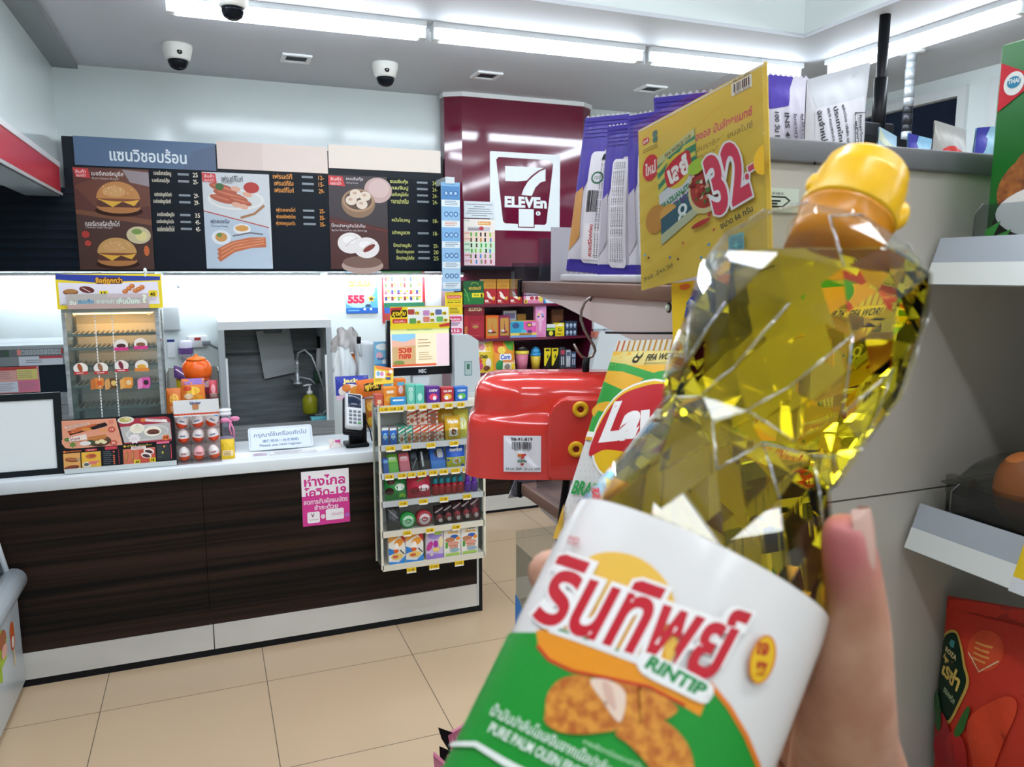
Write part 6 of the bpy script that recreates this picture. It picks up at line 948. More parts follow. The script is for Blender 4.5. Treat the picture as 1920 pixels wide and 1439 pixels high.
for (x, y, c1) in ((14, 262, '#7ab0d8'), (22, 270, '#8a5a3a'), (66, 282, '#4a6ab8'), (82, 290, '#7a4a3a'), (92, 262, '#c86a3a'), (112, 240, '#8a4a3a'), (140, 280, '#4a90d0'), (150, 256, '#c8503a'), (126, 300, '#4a90d0')): A.ell(x, y, 2.4, 3, c1, 8)
A.tx('24 เม.ย. - 23 พ.ค. 2569', 10, 300, 62, 9, '#5a5030', .02, 0, -12)
q = [PD(1203, 545, .72), PD(1448, 480, .60), PD(1437, 115, .60), PD(1197, 245, .72)]
t = thing('price_sign', (q[0]+q[1])/2-V((0, 0, .02)), 'yellow price sign reading 32 in a clear sleeve beside the pastry bags', 'price sign')
b = MB(); slab(b, q, .0012, '#e3bd48'); b.art(A, *q, off=.0003); b.build('printed_card', t)
n = (q[1]-q[0]).cross(q[3]-q[0]).normalized(); ex_ = [q[0]-(q[3]-q[0])*.01, q[1]-(q[2]-q[1])*.01, q[2]+(q[2]-q[1])*.02, q[3]+(q[3]-q[0])*.02]
b = MB(); slab(b, [p+n*.0062 for p in ex_], .0008, CLEAR('#f6f8f8', .035, .05)); b.build('clear_sleeve', t, 'clear sleeve')
b = MB(); u = (q[1]-q[0])*.94; cc = q[0].lerp(q[1], .955)*.36+q[3].lerp(q[2], .955)*.64; vs = [q[0].lerp(q[1], .99)*(1-v)+q[3].lerp(q[2], .99)*v+n*.0068 for v in (.53, .73)]
e1 = (q[1]-q[0]).normalized(); e2 = (q[2]-q[1]).normalized(); c0 = q[1].lerp(q[2], .49)+n*.0064; b.add([c0+e2*(.0115*math.cos(a))-e1*(.010*math.sin(a)) for a in [PI*i/12 for i in range(13)]], [list(range(13))], C('#e0b020', .4)); b.build('thumb_notch', t)
b = MB(); m1, m2 = q[0].lerp(q[1], .5), q[0].lerp(q[1], .7); b.tube([m1+n*-.004+V((0, 0, .004)), m1-n*.004+V((0, 0, -.012)), V((EX+.03, m1.y, 1.60))], .002, CLR, 6); b.build('clip', t)
# ---------------------------------------------------------------- hook, red tub, snack bags on the strip
dh = (PX(1105, 560, EX)-V((0, 0, EYE))).dot(cf)
HK = [(1112, 556), (1105, 559), (1096, 568), (1090, 584), (1089, 600), (1095, 618), (1104, 634), (1113, 648), (1116, 658), (1111, 668), (1101, 673), (1091, 669), (1083, 659), (1076, 645)]
b = MB(); b.tube([PD(x, y, dh-.004) for x, y in HK], .0017, C('#8a7f7a', .25, .9), 10); b.build('s_hook', label='bent metal S-hook hanging from the shelf bracket above the red tub', cat='hook')
dt = dh-.012; cT = PD(1050, 872, dt+.03); ux = V((cr.x, cr.y, 0)).normalized(); uy = V((-ux.y, ux.x, 0)); uy = -uy if uy.dot(cf) < 0 else uy
k_ = dt/FPX; TH = 184*k_
t = thing('red_tub', cT, 'shiny red plastic tub with yellow eyelets and a white price sticker, hanging from the hook', 'tub')
def tubp(th, z, off=0):
    # z 0..1 from bottom up; two tiers
    pr_ = [(0, 183), (.04, 182), (.30, 179), (.50, 177), (.56, 174), (.60, 168), (.63, 165), (.84, 162), (.91, 154), (.96, 142), (.985, 126), (1.0, 100)]
    for i in range(len(pr_)-1):
        if z <= pr_[i+1][0] or i == len(pr_)-2:
            f = min(1, max(0, (z-pr_[i][0])/(pr_[i+1][0]-pr_[i][0]))); a = pr_[i][1]*(1-f)+pr_[i+1][1]*f; break
    c, s_ = math.cos(th), math.sin(th); e = .45; x = math.copysign(abs(c)**e, c)*(a*k_+off); dpt = (a-100)*k_*1.1+.012+off
    y = math.copysign(abs(s_)**e, s_)*dpt
    if z > .6 and y < 0: y += .014*math.exp(-((x/k_-(-30))/22)**2)*min(1, (z-.6)/.1)
    return cT+ux*x+uy*y+V((0, 0, z*TH))
RED = C('#d6342c', .16, coat=.6); b = MB(); N = 72; zs = [0, .02, .1, .2, .3, .4, .5, .53, .56, .58, .6, .63, .66, .75, .84, .88, .91, .94, .96, .975, .985, .995, 1.0]
b.surf(lambda u, v: tubp(2*PI*u, zs[round(v*(len(zs)-1))]), N, len(zs)-1, RED); top = [tubp(2*PI*i/N, 1.0) for i in range(N)]; b.add(top, [list(range(N))], RED); b.add([tubp(2*PI*i/N, 0.0) for i in range(N)], [list(range(N))[::-1]], RED); b.build('tub_body', t)
PF = -(.032+.55*83*k_)-.0045
def tpt(px, py, d=0, flat=True):
    z = (872-py)/184; x = (px-1050)*k_; a = max(tubp(0, z).dot(ux)-cT.dot(ux), 1e-4)
    s_ = max(0, 1-min(1, abs(x)/a)**(2/.45))**.5; dp = ((178-100)*k_*1.1+.012) if flat else abs((tubp(-PI/2, z)-cT).dot(uy))*s_**.45
    return cT+ux*x+V((0, 0, z*TH))-uy*(dp-d)
b = MB(); pts = [(1200, 872), (1030, 872), (1022, 866), (1020, 770), (1023, 752), (1030, 738), (1042, 728), (1056, 724), (1200, 724)]; vs = [tpt(x, y) for x, y in pts]; vs = [p-uy*.006 for p in vs]; vs2 = [p+uy*.022 for p in vs]; n_ = len(vs); b.add(vs+vs2, [list(range(n_))[::-1]]+[(i, (i+1) % n_, n_+(i+1) % n_, n_+i) for i in range(n_)], RED); b.build('raised_plate', t, bevel=.002)
for (x, y) in ((1078, 742), (1071, 814)):
    b = MB(); Tm = Mx.Translation(tpt(x, y, -.0075)) @ (-uy).to_track_quat('Z', 'Y').to_matrix().to_4x4(); R1_, R2_ = 10*k_, 4.6*k_
    b.surf(lambda u, v: Tm @ V(((R1_+R2_*math.cos(2*PI*v))*math.cos(2*PI*u), (R1_+R2_*math.cos(2*PI*v))*math.sin(2*PI*u), R2_*math.sin(2*PI*v))), 24, 12, C('#eab41c', .25)); b.lathe([(R1_-R2_*.6, -.001), (.0005, -.0009)], C('#8a1c18', .4), 20, Tm, cap=False); b.build('eyelet', t, 'yellow eyelet')
A = Art(370, 597, 687, 897, '#e6e6ee'); A.tx('98-91-819', 432, 612, 182, 28, '#26242a', .02); A.bars(440, 648, 166, 60, 30, '#2a2830'); A.tx('9091 0195', 460, 708, 132, 14, '#3a3840')
A.poly([(488, 745), (562, 745), (562, 756), (546, 764), (538, 784), (512, 790), (526, 768), (488, 768)], '#c8342c'); A.poly([(488, 745), (530, 745), (524, 768), (488, 768)], '#d8702c'); A.tx('ELEVEn', 488, 795, 78, 20, '#2c6a4a', .06); A.rect(515, 820, 24, 20, '#b8342c'); A.tx('24 ม.ค. 2569 - 23 ม.ค. 2570', 388, 858, 292, 22, '#1c1a20', .02)
b = MB(); sq = lambda u, v, h: tpt(942+67*u, 857-65*v, -.0012-h, False); b.artf(A, sq, 8, 8, True); b.build('price_sticker', t, 'white price sticker')
b = MB(); b.tube([PD(1101, 671, dh-.004), PD(1100, 682, dh-.004), cT+V((0, 0, TH-.002))+ux*(48*k_)-uy*.005], .0034, BLACK, 8); b.tube([PD(1098, 673, dh-.004), PD(1096, 684, dh-.004), cT+V((0, 0, TH-.002))+ux*(44*k_)-uy*.012], .003, BLACK, 8); b.build('strap', t, 'black hanging strap')
# hanging strip with header and chip bag
t = thing('clip_strip', PD(1300, 640, .69), 'yellow header strip with a blue letter S hanging under the top wooden shelf', 'hanging strip')
A = Art(0, 0, 70, 120, '#e6be1c'); A.tx('S', 18, 28, 30, 46, '#1c5ab8', .12, .2); A.ell(20, 10, 8, 6, '#e0702c'); A.poly([(16, 80), (40, 78), (26, 92)], '#d8402c')
q = [PD(1262, 642, .70), PD(1352, 652, .67), PD(1352, 520, .67), PD(1259, 532, .70)]; b = MB(); slab(b, q, .001, '#e6be1c'); b.art(A, *q); b.build('header_card', t)
b = MB(); b.tube([PD(1136, 624, .80), PD(1200, 625, .76), PD(1264, 625, .705)], .0012, BLACK, 8); b.build('arm', t, 'thin black arm'); b = MB(); s0, s1 = PD(1066, 872, .97), PD(1050, 1000, .95); b.tube([PD(1075, 800, .98), s0, s1, PD(1044, 1060, .94)], .005, BLACK, 6); b.build('strip', t, 'black strip')
A = Art(900, 0, 2500, 1720, '#eeece8')     # units: zoom of (860,660) at 4.57x
A = Art(0, 0, 300, 370, '#e2dfdc'); GR = '#2a9a38'; YE = '#e8b41c'
A.rect(0, 0, 300, 20, '#e8e2d4'); [A.rect(4+12*k, 0, 4, 20, '#c9902a' if k > 1 else '#c8602c') for k in range(24)]; A.rect(0, 20, 300, 150, '#e6ac24')
A.rect(0, 20, 300, 26, '#d6c068'); A.poly([(0, 40), (40, 44), (120, 62), (300, 50), (300, 64), (120, 76), (40, 58), (0, 56)], GR); A.ell(150, 86, 62, 30, GR); A.poly([(0, 76), (70, 96), (150, 128), (300, 120), (300, 140), (140, 150), (60, 128), (0, 120)], GR); A.ell(30, 130, 36, 16, '#e6ac24'); A.poly([(0, 130), (40, 134), (60, 170), (40, 190), (16, 178), (0, 160)], GR)
A.rr(58, 22, 15, 12, 5, '#1c1c18'); A.rr(62, 24, 7, 7, 2, '#d6c068'); A.rr(54, 30, 15, 12, 5, '#1c1c18'); A.rr(58, 33, 7, 5, 2, '#d6c068'); A.tx('FIFA WORLD CUP 26', 84, 24, 120, 13, '#1c1c18', .03, .05, -2); A.tx('ผู้สนับสนุนอย่างเป็นทางการ', 84, 40, 90, 6, '#6a5a2a')
A.poly([(0, 170), (300, 190), (300, 198), (0, 180)], '#f2eee8'); A.poly([(0, 180), (300, 200), (300, 206), (0, 186)], '#d8a02a')
A.hold = 1
for r in range(14):
    for k in range(28): A.ell(6+11*k+5*(r % 2), 200+11*r, 2, 1.2, '#c9c8cc', 6, 30)
A.hold = 0; A.z += A.eps
A.ell(124, 168, 104, 96, '#f0ece6'); A.ell(124, 168, 100, 92, '#e6b818'); A.blob([(30, 150), (60, 104), (110, 84), (170, 84), (222, 110), (222, 180), (170, 214), (110, 206), (60, 204), (26, 214)], '#c02028'); A.tx("Lay's", 36, 104, 176, 100, '#f4f0ee', .06, .25, -6, 4)
A.tx('BRAZILIAN-STYLE', 10, 268, 200, 26, '#2a9a48', .035, 0, 4, 3); A.tx('SPICY SALSA', 28, 300, 150, 26, '#4a3a8a', .035, 0, 4, 3); A.rect(0, 350, 300, 20, '#dca838')
for k in range(24): A.rect(4+12*k, 352, 3, 18, '#b87a20')
A.poly([(0, 300), (14, 340), (22, 370), (0, 370)], '#d8a83a')
q = [PD(1040, 1010, .735), PD(1330, 1050, .66), PD(1425, 632, .66), PD(1158, 640, .735)]
pouch('chip_bag', q[0], q[1], q[2], q[3], .02, C('#e2dfdc', .14), A, 'green, yellow and white crisp bag with a red badge, hanging half behind the oil bottle', 'crisp bag', None, 46, 52, 0, .55)
# clear box with blue print, and white card on the lower wooden shelf
zl_ = 1.0505; p0 = PY(965, 1010, .99); t = thing('clear_box', (p0.x+.06, .96, zl_), 'tall clear plastic box with a blue swoosh and red lettering, left of the bottle', 'box')
b = MB(); x0, x1, y0, y1 = p0.x, p0.x+.14, .90, .985; zt = 1.25
for (a, c, e, f_) in ((x0, x0+.001, y0, y1), (x1-.001, x1, y0, y1), (x0, x1, y0, y0+.001), (x0, x1, y1-.001, y1)): b.box(a, c, e, f_, zl_, zt+(.02 if e > .95 else 0), CLEAR('#eef2f4', .05))
for k in range(5): b.cyl((x0+.012+.011*k, y0-.0005, zl_+.06), (x0+.012+.011*k, y0-.0005, zt), .0014, CLEAR('#eef2f4', .25), n=6)
b.build('box_walls', t); A = Art(0, 0, 60, 110); A.poly([(0, 0), (12, 4), (30, 24), (46, 56), (48, 70), (26, 60), (0, 52)], '#2a7ac8'); A.tx('der', 2, 62, 34, 18, '#c8302c', .05); A.tx('Joy', 2, 82, 26, 24, '#e8a81c', .05); b = MB(); b.art(A, (x0-.0006, y1, zl_+.002), (x0-.0006, y0, zl_+.002), (x0-.0006, y0, zl_+.125), (x0-.0006, y1, zl_+.125)); b.ell((x0+.045, y0+.03, zl_+.10), (.014, .012, .02), C('#5a3aa8', .3)); b.build('print', t)
b = MB(); p0, p1 = PY(952, 935, 1.05), PY(1052, 872, 1.05); pts = [(p0.x, p0.z), (p1.x, p0.z), (p1.x, p1.z), (p0.x+.03, p1.z), (p0.x+.014, p1.z-.012)]; b.prism(pts, -1.052, -1.050, C('#c4c2c6', .35), Mx(((1, 0, 0, 0), (0, 0, -1, 0), (0, 1, 0, 0), (0, 0, 0, 1)))); p2 = PY(965, 930, 1.048); b.box(p2.x, p1.x, 1.0475, 1.049, p0.z+.002, p0.z+.028, C('#aaa6ae', .35)); b.build('card', label='pale grey card with a rounded corner clipped to the front of the lower wooden shelf', cat='card')
b = MB(); p0 = PY(988, 925, 1.0); b.box(EX+.012, EX+.10, .998, 1.0, 1.3255, 1.40, CLEAR('#dadfe4', .08)); b.build('shelf_divider', label='clear acrylic divider on the lower wooden shelf', cat='divider')
# pink combs in a bin
t = thing('floor_bin', (.50, 1.16, 0), 'white floor bin holding the pink packs below the picture edge', 'bin'); b = MB(); b.box(.33, .68, 1.02, 1.3, 0, .70, C('#d8d4d4', .5)); b.build('bin_body', t)
for i, (c4, d, lab) in enumerate((([(856, 1460), (925, 1440), (898, 1346), (840, 1380)], 1.32, 'pink ribbed pack, the upper one at the lower edge beside the bottle'), ([(834, 1500), (900, 1480), (888, 1396), (838, 1416)], 1.27, 'pink pack with a black tip, the middle one at the lower edge beside the bottle'), ([(822, 1520), (850, 1500), (838, 1440), (812, 1416)], 1.24, 'pink pack, the leftmost sliver at the lower picture edge'))):
    q = [PD(x, y, d) for x, y in c4]; t = thing('pink_pack', (q[0]+q[1])/2, lab, 'pack', 'pink packs in the floor bin'); b = MB(); slab(b, q, .012, C('#c8748e', .35))
    A = Art(0, 0, 10, 10, '#c8748e')
    for k in range(7): A.line([(1.2+1.2*k, .8), (.8+1.2*k, 6)], .35, '#e0a0b4')
    A.line([(0, 6.6), (10, 5.6)], .4, '#e8b8c8'); b.art(A, *q); b.build('pink_body', t)
    if i < 2:
        b = MB(); e = (q[2]-q[1]).length; up = (q[3]-q[0]).normalized(); rt = (q[1]-q[0]).normalized()
        for (o_, s_) in ((q[3], -1), (q[2], -.3)): slab(b, [o_-up*.035, o_+rt*(.012), o_+up*.018+rt*(.014*s_), o_+rt*.012*s_-up*.002], .001, C('#16161a', .35))
        b.build('black_corner', t, 'black pointed corner')
# ================================================================ RIGHT-HAND SHELVING (runs towards the photographer)
RX = .65
t = thing('side_shelving', (.95, 0, 0), 'white shelving on the right with clear price rails, holding the coconut carton and eggs', 'shelving')
b = MB(); b.box(1.062, 1.09, -.7, .548, 0, 1.95, C('#4a3e33', .6)); b.build('back_panel', t)
SH = C('#d3d5d2', .4)
for z in (1.655, 1.395, 1.10):
    b = MB(); b.box(RX+.012, 1.06, -.7, .545, z-.016, z, C('#bfc0bc', .5)); b.build('shelf_board', t)
    b = MB(); rl = [(RX-.012, z-.030), (RX+.008, z-.030), (RX+.012, z-.026), (RX+.012, z-.002), (RX+.006, z-.006)]
    b.prism(rl, -.545, .7, SH, Mx(((1, 0, 0, 0), (0, 0, -1, 0), (0, 1, 0, 0), (0, 0, 0, 1)))); b.build('white_rail', t)
    b = MB(); slab(b, [V((RX-.015, .545, z-.032)), V((RX-.015, -.7, z-.032)), V((RX+.002, -.7, z+.012)), V((RX+.002, .545, z+.012))], .001, C('#aeb4bc', .25)); b.build('clear_rail', t)
    b = MB(); slab(b, [V((RX-.0165, .544, z-.031)), V((RX-.0165, -.7, z-.031)), V((RX-.0085, -.7, z-.011)), V((RX-.0085, .544, z-.011))], .0008, C('#dfe2de', .35)); b.build('white_insert', t)
    b = MB(); y1 = .515; pts = [(y1, z-.004), (y1, z+.032), (y1-.006, z+.04), (y1-.22, z+.04), (y1-.22, z-.004)]; b.prism(pts, RX+.006, RX+.008, CLEAR('#dde2e6', .06), YZ); b.tube([(RX+.006, y1, z-.004), (RX+.006, y1, z+.032), (RX+.006, y1-.008, z+.041)], .0008, C('#6a6a66', .3), 6); b.build('acrylic_lip', t)
b = MB(); b.box(1.02, 1.06, .50, .545, 0, 1.95, C('#4a3e33', .6)); b.build('upright', t)
A = Art(0, 0, 63, 95, '#e6c21c'); A.rect(0, 68, 63, 27, '#d9dade'); A.tx('ไข่ไก่สดเบอร์', 6, 4, 56, 14, '#5a4a10', .03); A.tx('10PCS', 8, 50, 26, 7, '#5a4a10', .01); A.tx('55', 36, 26, 22, 26, '#3a3010', .04); A.bars(10, 74, 52, 15, 16, '#4a4a54')
ya, yb = .435, .335; z = 1.395; b = MB(); b.art(A, (RX-.0165, ya, z-.033), (RX-.0165, yb, z-.033), (RX-.001, yb, z+.010), (RX-.001, ya, z+.010), .001); slab(b, [V((RX-.0165, ya, z-.033)), V((RX-.0165, yb, z-.033)), V((RX-.001, yb, z+.010)), V((RX-.001, ya, z+.010))], .0008, '#e6c21c'); b.build('price_tag', t, 'yellow price tag with a bar code')
# coconut carton
x0, x1, ya, yb, za, zb = .660, .79, .506, .31, 1.6555, 1.832; t = thing('coconut_carton', ((x0+x1)/2, .4, za), 'green carton with a big halved coconut picture on the upper right shelf', 'carton')
GRN = C('#0f6a1e', .35); b = MB(); b.rbox(x0, x1, yb, ya, za, zb, GRN, .002)
b.build('carton_body', t)
A = Art(0, 0, 190, 176); A.poly([(0, 14), (0, 56), (36, 34)], '#d02434'); A.ell(13, 34, 9, 10, '#e8ece8'); A.ell(13, 33, 6, 5, '#2a8ab0'); A.tx('THAI', 8, 30, 10, 4, '#e8f0f0', .04); A.tx('AROY-D', 60, 24, 110, 30, '#f0f0e8', .06)
A.poly([(70, 70), (90, 60), (140, 60), (180, 75), (190, 176), (40, 176)], '#0b4a18')
br = noisy('coconut_husk', '#6a3414', '#b06a2c', (90, 90, 90), .8, 6, bump=.3)
A.ell(85, 128, 78, 44, br, 36); A.ell(85, 112, 66, 34, br, 30); A.ell(85, 158, 80, 36, '#14140f', 36); A.ell(84, 146, 76, 27, '#e6e4de', 36); A.ell(100, 150, 56, 14, '#d6d4cc', 30); A.poly([(0, 160), (14, 152), (8, 166), (24, 160), (16, 174), (0, 176)], '#3aa83a'); A.poly([(0, 170), (30, 166), (40, 176), (0, 176)], '#e8ece8')
b = MB(); b.art(A, (x0, ya-.002, za+.001), (x0, yb, za+.001), (x0, yb, zb-.002), (x0, ya-.002, zb-.002), .0006); b.build('front_print', t)
# egg pack
z = 1.3955; t = thing('egg_pack', (.745, .40, z), 'clear clamshell of brown eggs on the middle right shelf', 'egg pack')
cl = CLEAR('#dfe0dd', .07); b = MB(); px0, px1, py0, py1 = .668, .79, .30, .53
b.prism([(px0, py0), (px1, py0), (px1, py1), (px0, py1)], z, z+.002, cl)
for (a, c, e, f_) in ((px0, px0+.001, py0, py1), (px0, px1, py1-.001, py1)): b.box(a, c, e, f_, z, z+.034, cl)
b.rbox(px0-.004, px1, py0, py1+.004, z+.034, z+.037, cl, .001); b.surf(lambda u, v: V((px0+(px1-px0)*u, py0+(py1-py0)*v, z+.037+.042*(math.sin(PI*u)*math.sin(PI*v))**.3)), 12, 14, cl); b.rbox(px0-.01, px0+.002, .50, .525, z+.028, z+.046, cl, .002); b.build('clamshell', t)
for i in range(2):
    for k in range(4):
        b = MB(); c = V((.700+.052*i, .478-.049*k, z+.039)); rr = random.uniform(.96, 1.02); b.ell(c, (.0225*rr, .0235*rr, .035), C(('#c9743a', '#c06a34', '#d07c42', '#c47038')[(i+k) % 4], .45), 20, 14); b.build('egg', label='brown egg in the clear clamshell, %s row, %s from the beige panel' % (('front', 'back')[i], ORD[k]), cat='egg', group='eggs in the clear pack')
# sauce pouch
K = .70; A = Art(0, 0, 230, 330, '#c8301c'); A.poly([(0, 0), (230, 0), (230, 26), (0, 20)], '#a82418'); A.ell(96, 66, 34, 30, '#d84a24'); A.lines(76, 56, 40, 4, 8, 3, '#e8a050'); A.line([(66, 76), (96, 98), (126, 74)], 2, '#e8d8b0')
A.blob([(4, 70), (30, 50), (50, 66), (66, 96), (80, 124), (64, 170), (40, 210), (10, 190), (0, 150)], '#c9a24a'); A.blob([(4, 76), (30, 54), (48, 70), (62, 98), (74, 124), (60, 166), (38, 204), (10, 184), (2, 150)], '#0f2a1c'); A.rr(24, 66, 12, 12, 3, '#3a8a8a'); A.tx('ROZA', 14, 84, 34, 9, '#d8c890', .04, 0, 8); A.tx('โรซ่า', 10, 104, 54, 34, '#d8b85a', .04, 0, 14, 3); A.tx('ซอสพริก', 22, 152, 34, 12, '#b8c8a0', .01, 0, 16)
A.ell(28, 250, 30, 54, '#a8141c', 24, -8); A.ell(60, 262, 26, 50, '#b81c1c', 24, 6); A.blob([(60, 210), (84, 160), (92, 164), (80, 200), (66, 220)], '#2a6a24'); A.blob([(90, 180), (150, 120), (170, 140), (140, 240), (120, 330), (80, 330), (100, 260)], '#d8401c'); A.ell(8, 200, 14, 36, '#1c5a24', 20, -10)
q = [PX(1748, 1490, K), PX(2040, 1700, K), PX(2030, 1160, K), PX(1778, 1118, K)]
zb_ = 1.1005; q[0].z = zb_; q[1].z = zb_; q[1].y = q[2].y
pouch('sauce_pouch', q[0], q[1], q[2], q[3], .022, C('#c8301c', .2), A, 'red chilli sauce pouch with a dark green label on the lower right shelf', 'pouch', None, 14, 16, 0, .55)
# ================================================================ OIL BOTTLE
pA, pB = PD(1276, 1118, .226), PD(1589, 405, .262)
ez = (pB-pA).normalized(); ey = ((pA+pB)/2-V((0, 0, EYE))); ey = (ey-ez*ey.dot(ez)).normalized(); ex = ey.cross(ez)
TB = Mx(((ex.x, ey.x, ez.x, pA.x), (ex.y, ey.y, ez.y, pA.y), (ex.z, ey.z, ez.z, pA.z), (0, 0, 0, 1)))
t = thing('oil_bottle', pA-ez*.11, 'big bottle of yellow cooking oil with a white and green label, held up in front', 'bottle')
NF = 12
rows = [(.1285, .0160, 0), (.1252, .0235, .5), (.1200, .0305, 0), (.1125, .0352, .5), (.100, .0360, 0), (.080, .0357, .5), (.060, .0312, 0), (.0500, .0284, .5), (.046, .0287, 0), (.030, .0338, .5), (.0115, .0384, 0)]
jit = random.Random(4); JR = [[1+(jit.uniform(-.03, .03) if j < 9 else 0) for i in range(12)] for j in range(len(rows))]; JS = [[jit.uniform(-.0022, .0022) if 2 < j < 9 else 0 for i in range(12)] for j in range(len(rows))]
def body(b, d, m, lo=True, top=True):
    vs = []; fs = []
    for j, (s_, r, o) in enumerate(rows):
        for i in range(NF): a = 2*PI*(i+o)/NF+.13; q = r*JR[j][i]-d; vs.append(TB @ V((q*math.cos(a), q*math.sin(a), s_+JS[j][i])))
    for j in range(len(rows)-1):
        o0, o1 = rows[j][2], rows[j+1][2]
        for i in range(NF):
            A0, A1 = j*NF+i, j*NF+(i+1) % NF; k = (i-1) % NF if o1 > o0 else i
            # lower ring vertex between A0 and A1
            B = (j+1)*NF+(i if o1 > o0 else (i+1) % NF); B0 = (j+1)*NF+((i-1) % NF if o1 > o0 else i)
            fs.append((A0, B, A1)); fs.append((A0, B0, B))
    b.add(vs, [f[::-1] for f in fs], m)
    return vs
PET = CLEAR('#f7f7f2', .035, .03)
b = MB(); body(b, 0, PET); low = [(.0115, .0384), (.004, .0386), (0, .0387), (-.066, .0387), (-.072, .0392), (-.078, .0398), (-.105, .0395), (-.112, .036), (-.113, .001)]
b.lathe([(r, z) for (z, r) in low], PET, 48, TB, cap=False); b.lathe([(.0165, .128), (.0150, .131), (.0146, .141)], PET, 32, TB, cap=False); o = b.build('bottle_body', t)
RG = CLEAR('#f4f4ee', .42, .12); b = MB(); rv = lambda j, i: TB @ V(((rows[j][1]*JR[j][i % 12]+.0001)*math.cos(2*PI*(i % 12+rows[j][2])/NF+.13), (rows[j][1]*JR[j][i % 12]+.0001)*math.sin(2*PI*(i % 12+rows[j][2])/NF+.13), rows[j][0]+JS[j][i % 12]))
def ridge(p, q, r=.00042): m_ = (p+q)/2; ax = pA+ez*(m_-pA).dot(ez); b.tube([p, m_+(m_-ax).normalized()*.0004, q], r, RG, 6)
for j in range(2, 10):
    for i in range(12):
        o1 = rows[j+1][2] > rows[j][2]
        for k in ((i-1, i) if o1 else (i, i+1)):
            if jit.random() < (.5 if j in (5, 6, 8) else .16): ridge(rv(j, i), rv(j+1, k))
        if j in (2, 7, 8) and jit.random() < .3: ridge(rv(j, i), rv(j, i+1))
b.build('embossed_ridges', o)
# oil, cut level at the fill line
OIL = bpy.data.materials.new('cooking_oil'); OIL.use_nodes = True; pb = OIL.node_tree.nodes['Principled BSDF']; pb.inputs['Base Color'].default_value = (.96, .78, .02, 1); pb.inputs['Roughness'].default_value = .0; pb.inputs['IOR'].default_value = 1.38; pb.inputs['Transmission Weight'].default_value = 1
bm = bmesh.new(); D = .0009
ring = []
for j, (s_, r, o_) in enumerate(rows): ring.append([bm.verts.new(TB @ V(((r*JR[j][i]-D)*math.cos(2*PI*(i+o_)/NF+.13), (r*JR[j][i]-D)*math.sin(2*PI*(i+o_)/NF+.13), s_+JS[j][i]))) for i in range(NF)])
for j in range(len(rows)-1):
    o0, o1 = rows[j][2], rows[j+1][2]
    for i in range(NF):
        B = ring[j+1][i if o1 > o0 else (i+1) % NF]; B0 = ring[j+1][(i-1) % NF if o1 > o0 else i]
        bm.faces.new((ring[j][(i+1) % NF], B, ring[j][i])); bm.faces.new((B, B0, ring[j][i]))
prev = ring[-1]
for (s_, r) in ((.004, .0375), (-.066, .0378), (-.105, .0378)):
    cur = [bm.verts.new(TB @ V((r*math.cos(2*PI*i/NF+.13), r*math.sin(2*PI*i/NF+.13), s_))) for i in range(NF)]
    for i in range(NF): bm.faces.new((prev[(i+1) % NF], cur[(i+1) % NF], cur[i], prev[i]))
    prev = cur
bm.faces.new(prev); bm.faces.new(ring[0][::-1])
lv = PD(1500, 470, .25)
res = bmesh.ops.bisect_plane(bm, geom=bm.verts[:]+bm.edges[:]+bm.faces[:], plane_co=lv, plane_no=(0, 0, 1), clear_outer=True)
bmesh.ops.holes_fill(bm, edges=[e for e in bm.edges if e.is_boundary], sides=0); bmesh.ops.recalc_face_normals(bm, faces=bm.faces); bm.verts.index_update()
b = MB(); b.add([v.co.copy() for v in bm.verts], [[v.index for v in f.verts] for f in bm.faces], OIL); bm.free(); b.build('oil', t, 'golden oil', bevel=.0007)
# cap
YC = C('#f0b90c', .28); b = MB(); b.lathe([(.0158, .1385), (.0160, .1400), (.0155, .147), (.0149, .1530), (.0147, .1545), (.0142, .1552), (.0138, .1590), (.0126, .1606), (.0090, .1612), (.0005, .1614)], YC, 40, TB); cap_ = b.build('cap', t, 'yellow screw cap')
for sgn in (-1, 1):
    a = (-2.85 if sgn < 0 else -.18); k = .8 if sgn < 0 else 1.1; c = TB @ V((.0150*math.cos(a), .0150*math.sin(a), .1440 if sgn > 0 else .1450)); b = MB(); b.ell((0, 0, 0), (.0030*k, .0024*k, .0052*k), YC, 14, 10, Mx.Translation(c) @ TB.to_3x3().to_4x4()); b.build('cap_tab', cap_)
b = MB(); b.lathe([(.0150, .1215), (.0148, .130), (.0153, .1375), (.0157, .1383)], C('#d88a10', .25), 36, TB); b.build('neck_ring', t, 'amber neck ring')
# label
LR = .0393; LAB = C('#e4e0dc', .2); b = MB(); b.lathe([(.0388, .0110), (LR, .0045), (LR, -.0635), (.0389, -.066)], LAB, 72, TB, cap=False)
cam0 = V((0, 0, EYE)); TBi = TB.inverted(); lc = TBi @ cam0
def on_label(px, py, h):
    d = TBi.to_3x3() @ ray(px, py).normalized(); R = LR+h; a = d.x**2+d.y**2; bq = lc.x*d.x+lc.y*d.y; c = lc.x**2+lc.y**2-R*R; D2 = bq*bq-a*c
    tt = (-bq-math.sqrt(max(D2, 0)))/a; p = lc+d*tt; q = V((p.x, p.y)); over = max(0, q.length-R)/R; q = q.normalized()*R
    if over > 1e-6:
        sg = 1 if (lc.x*q.y-lc.y*q.x) > 0 else -1; an = sg*min(over*1.6, 1.2); q = V((q.x*math.cos(an)-q.y*math.sin(an), q.x*math.sin(an)+q.y*math.cos(an)))
    return TB @ V((q.x, q.y, p.z))
A = Art(0, 0, 1560, 1700, eps=.00006, deep=.0012); GL = '#14902c'; OR = '#e8921c'
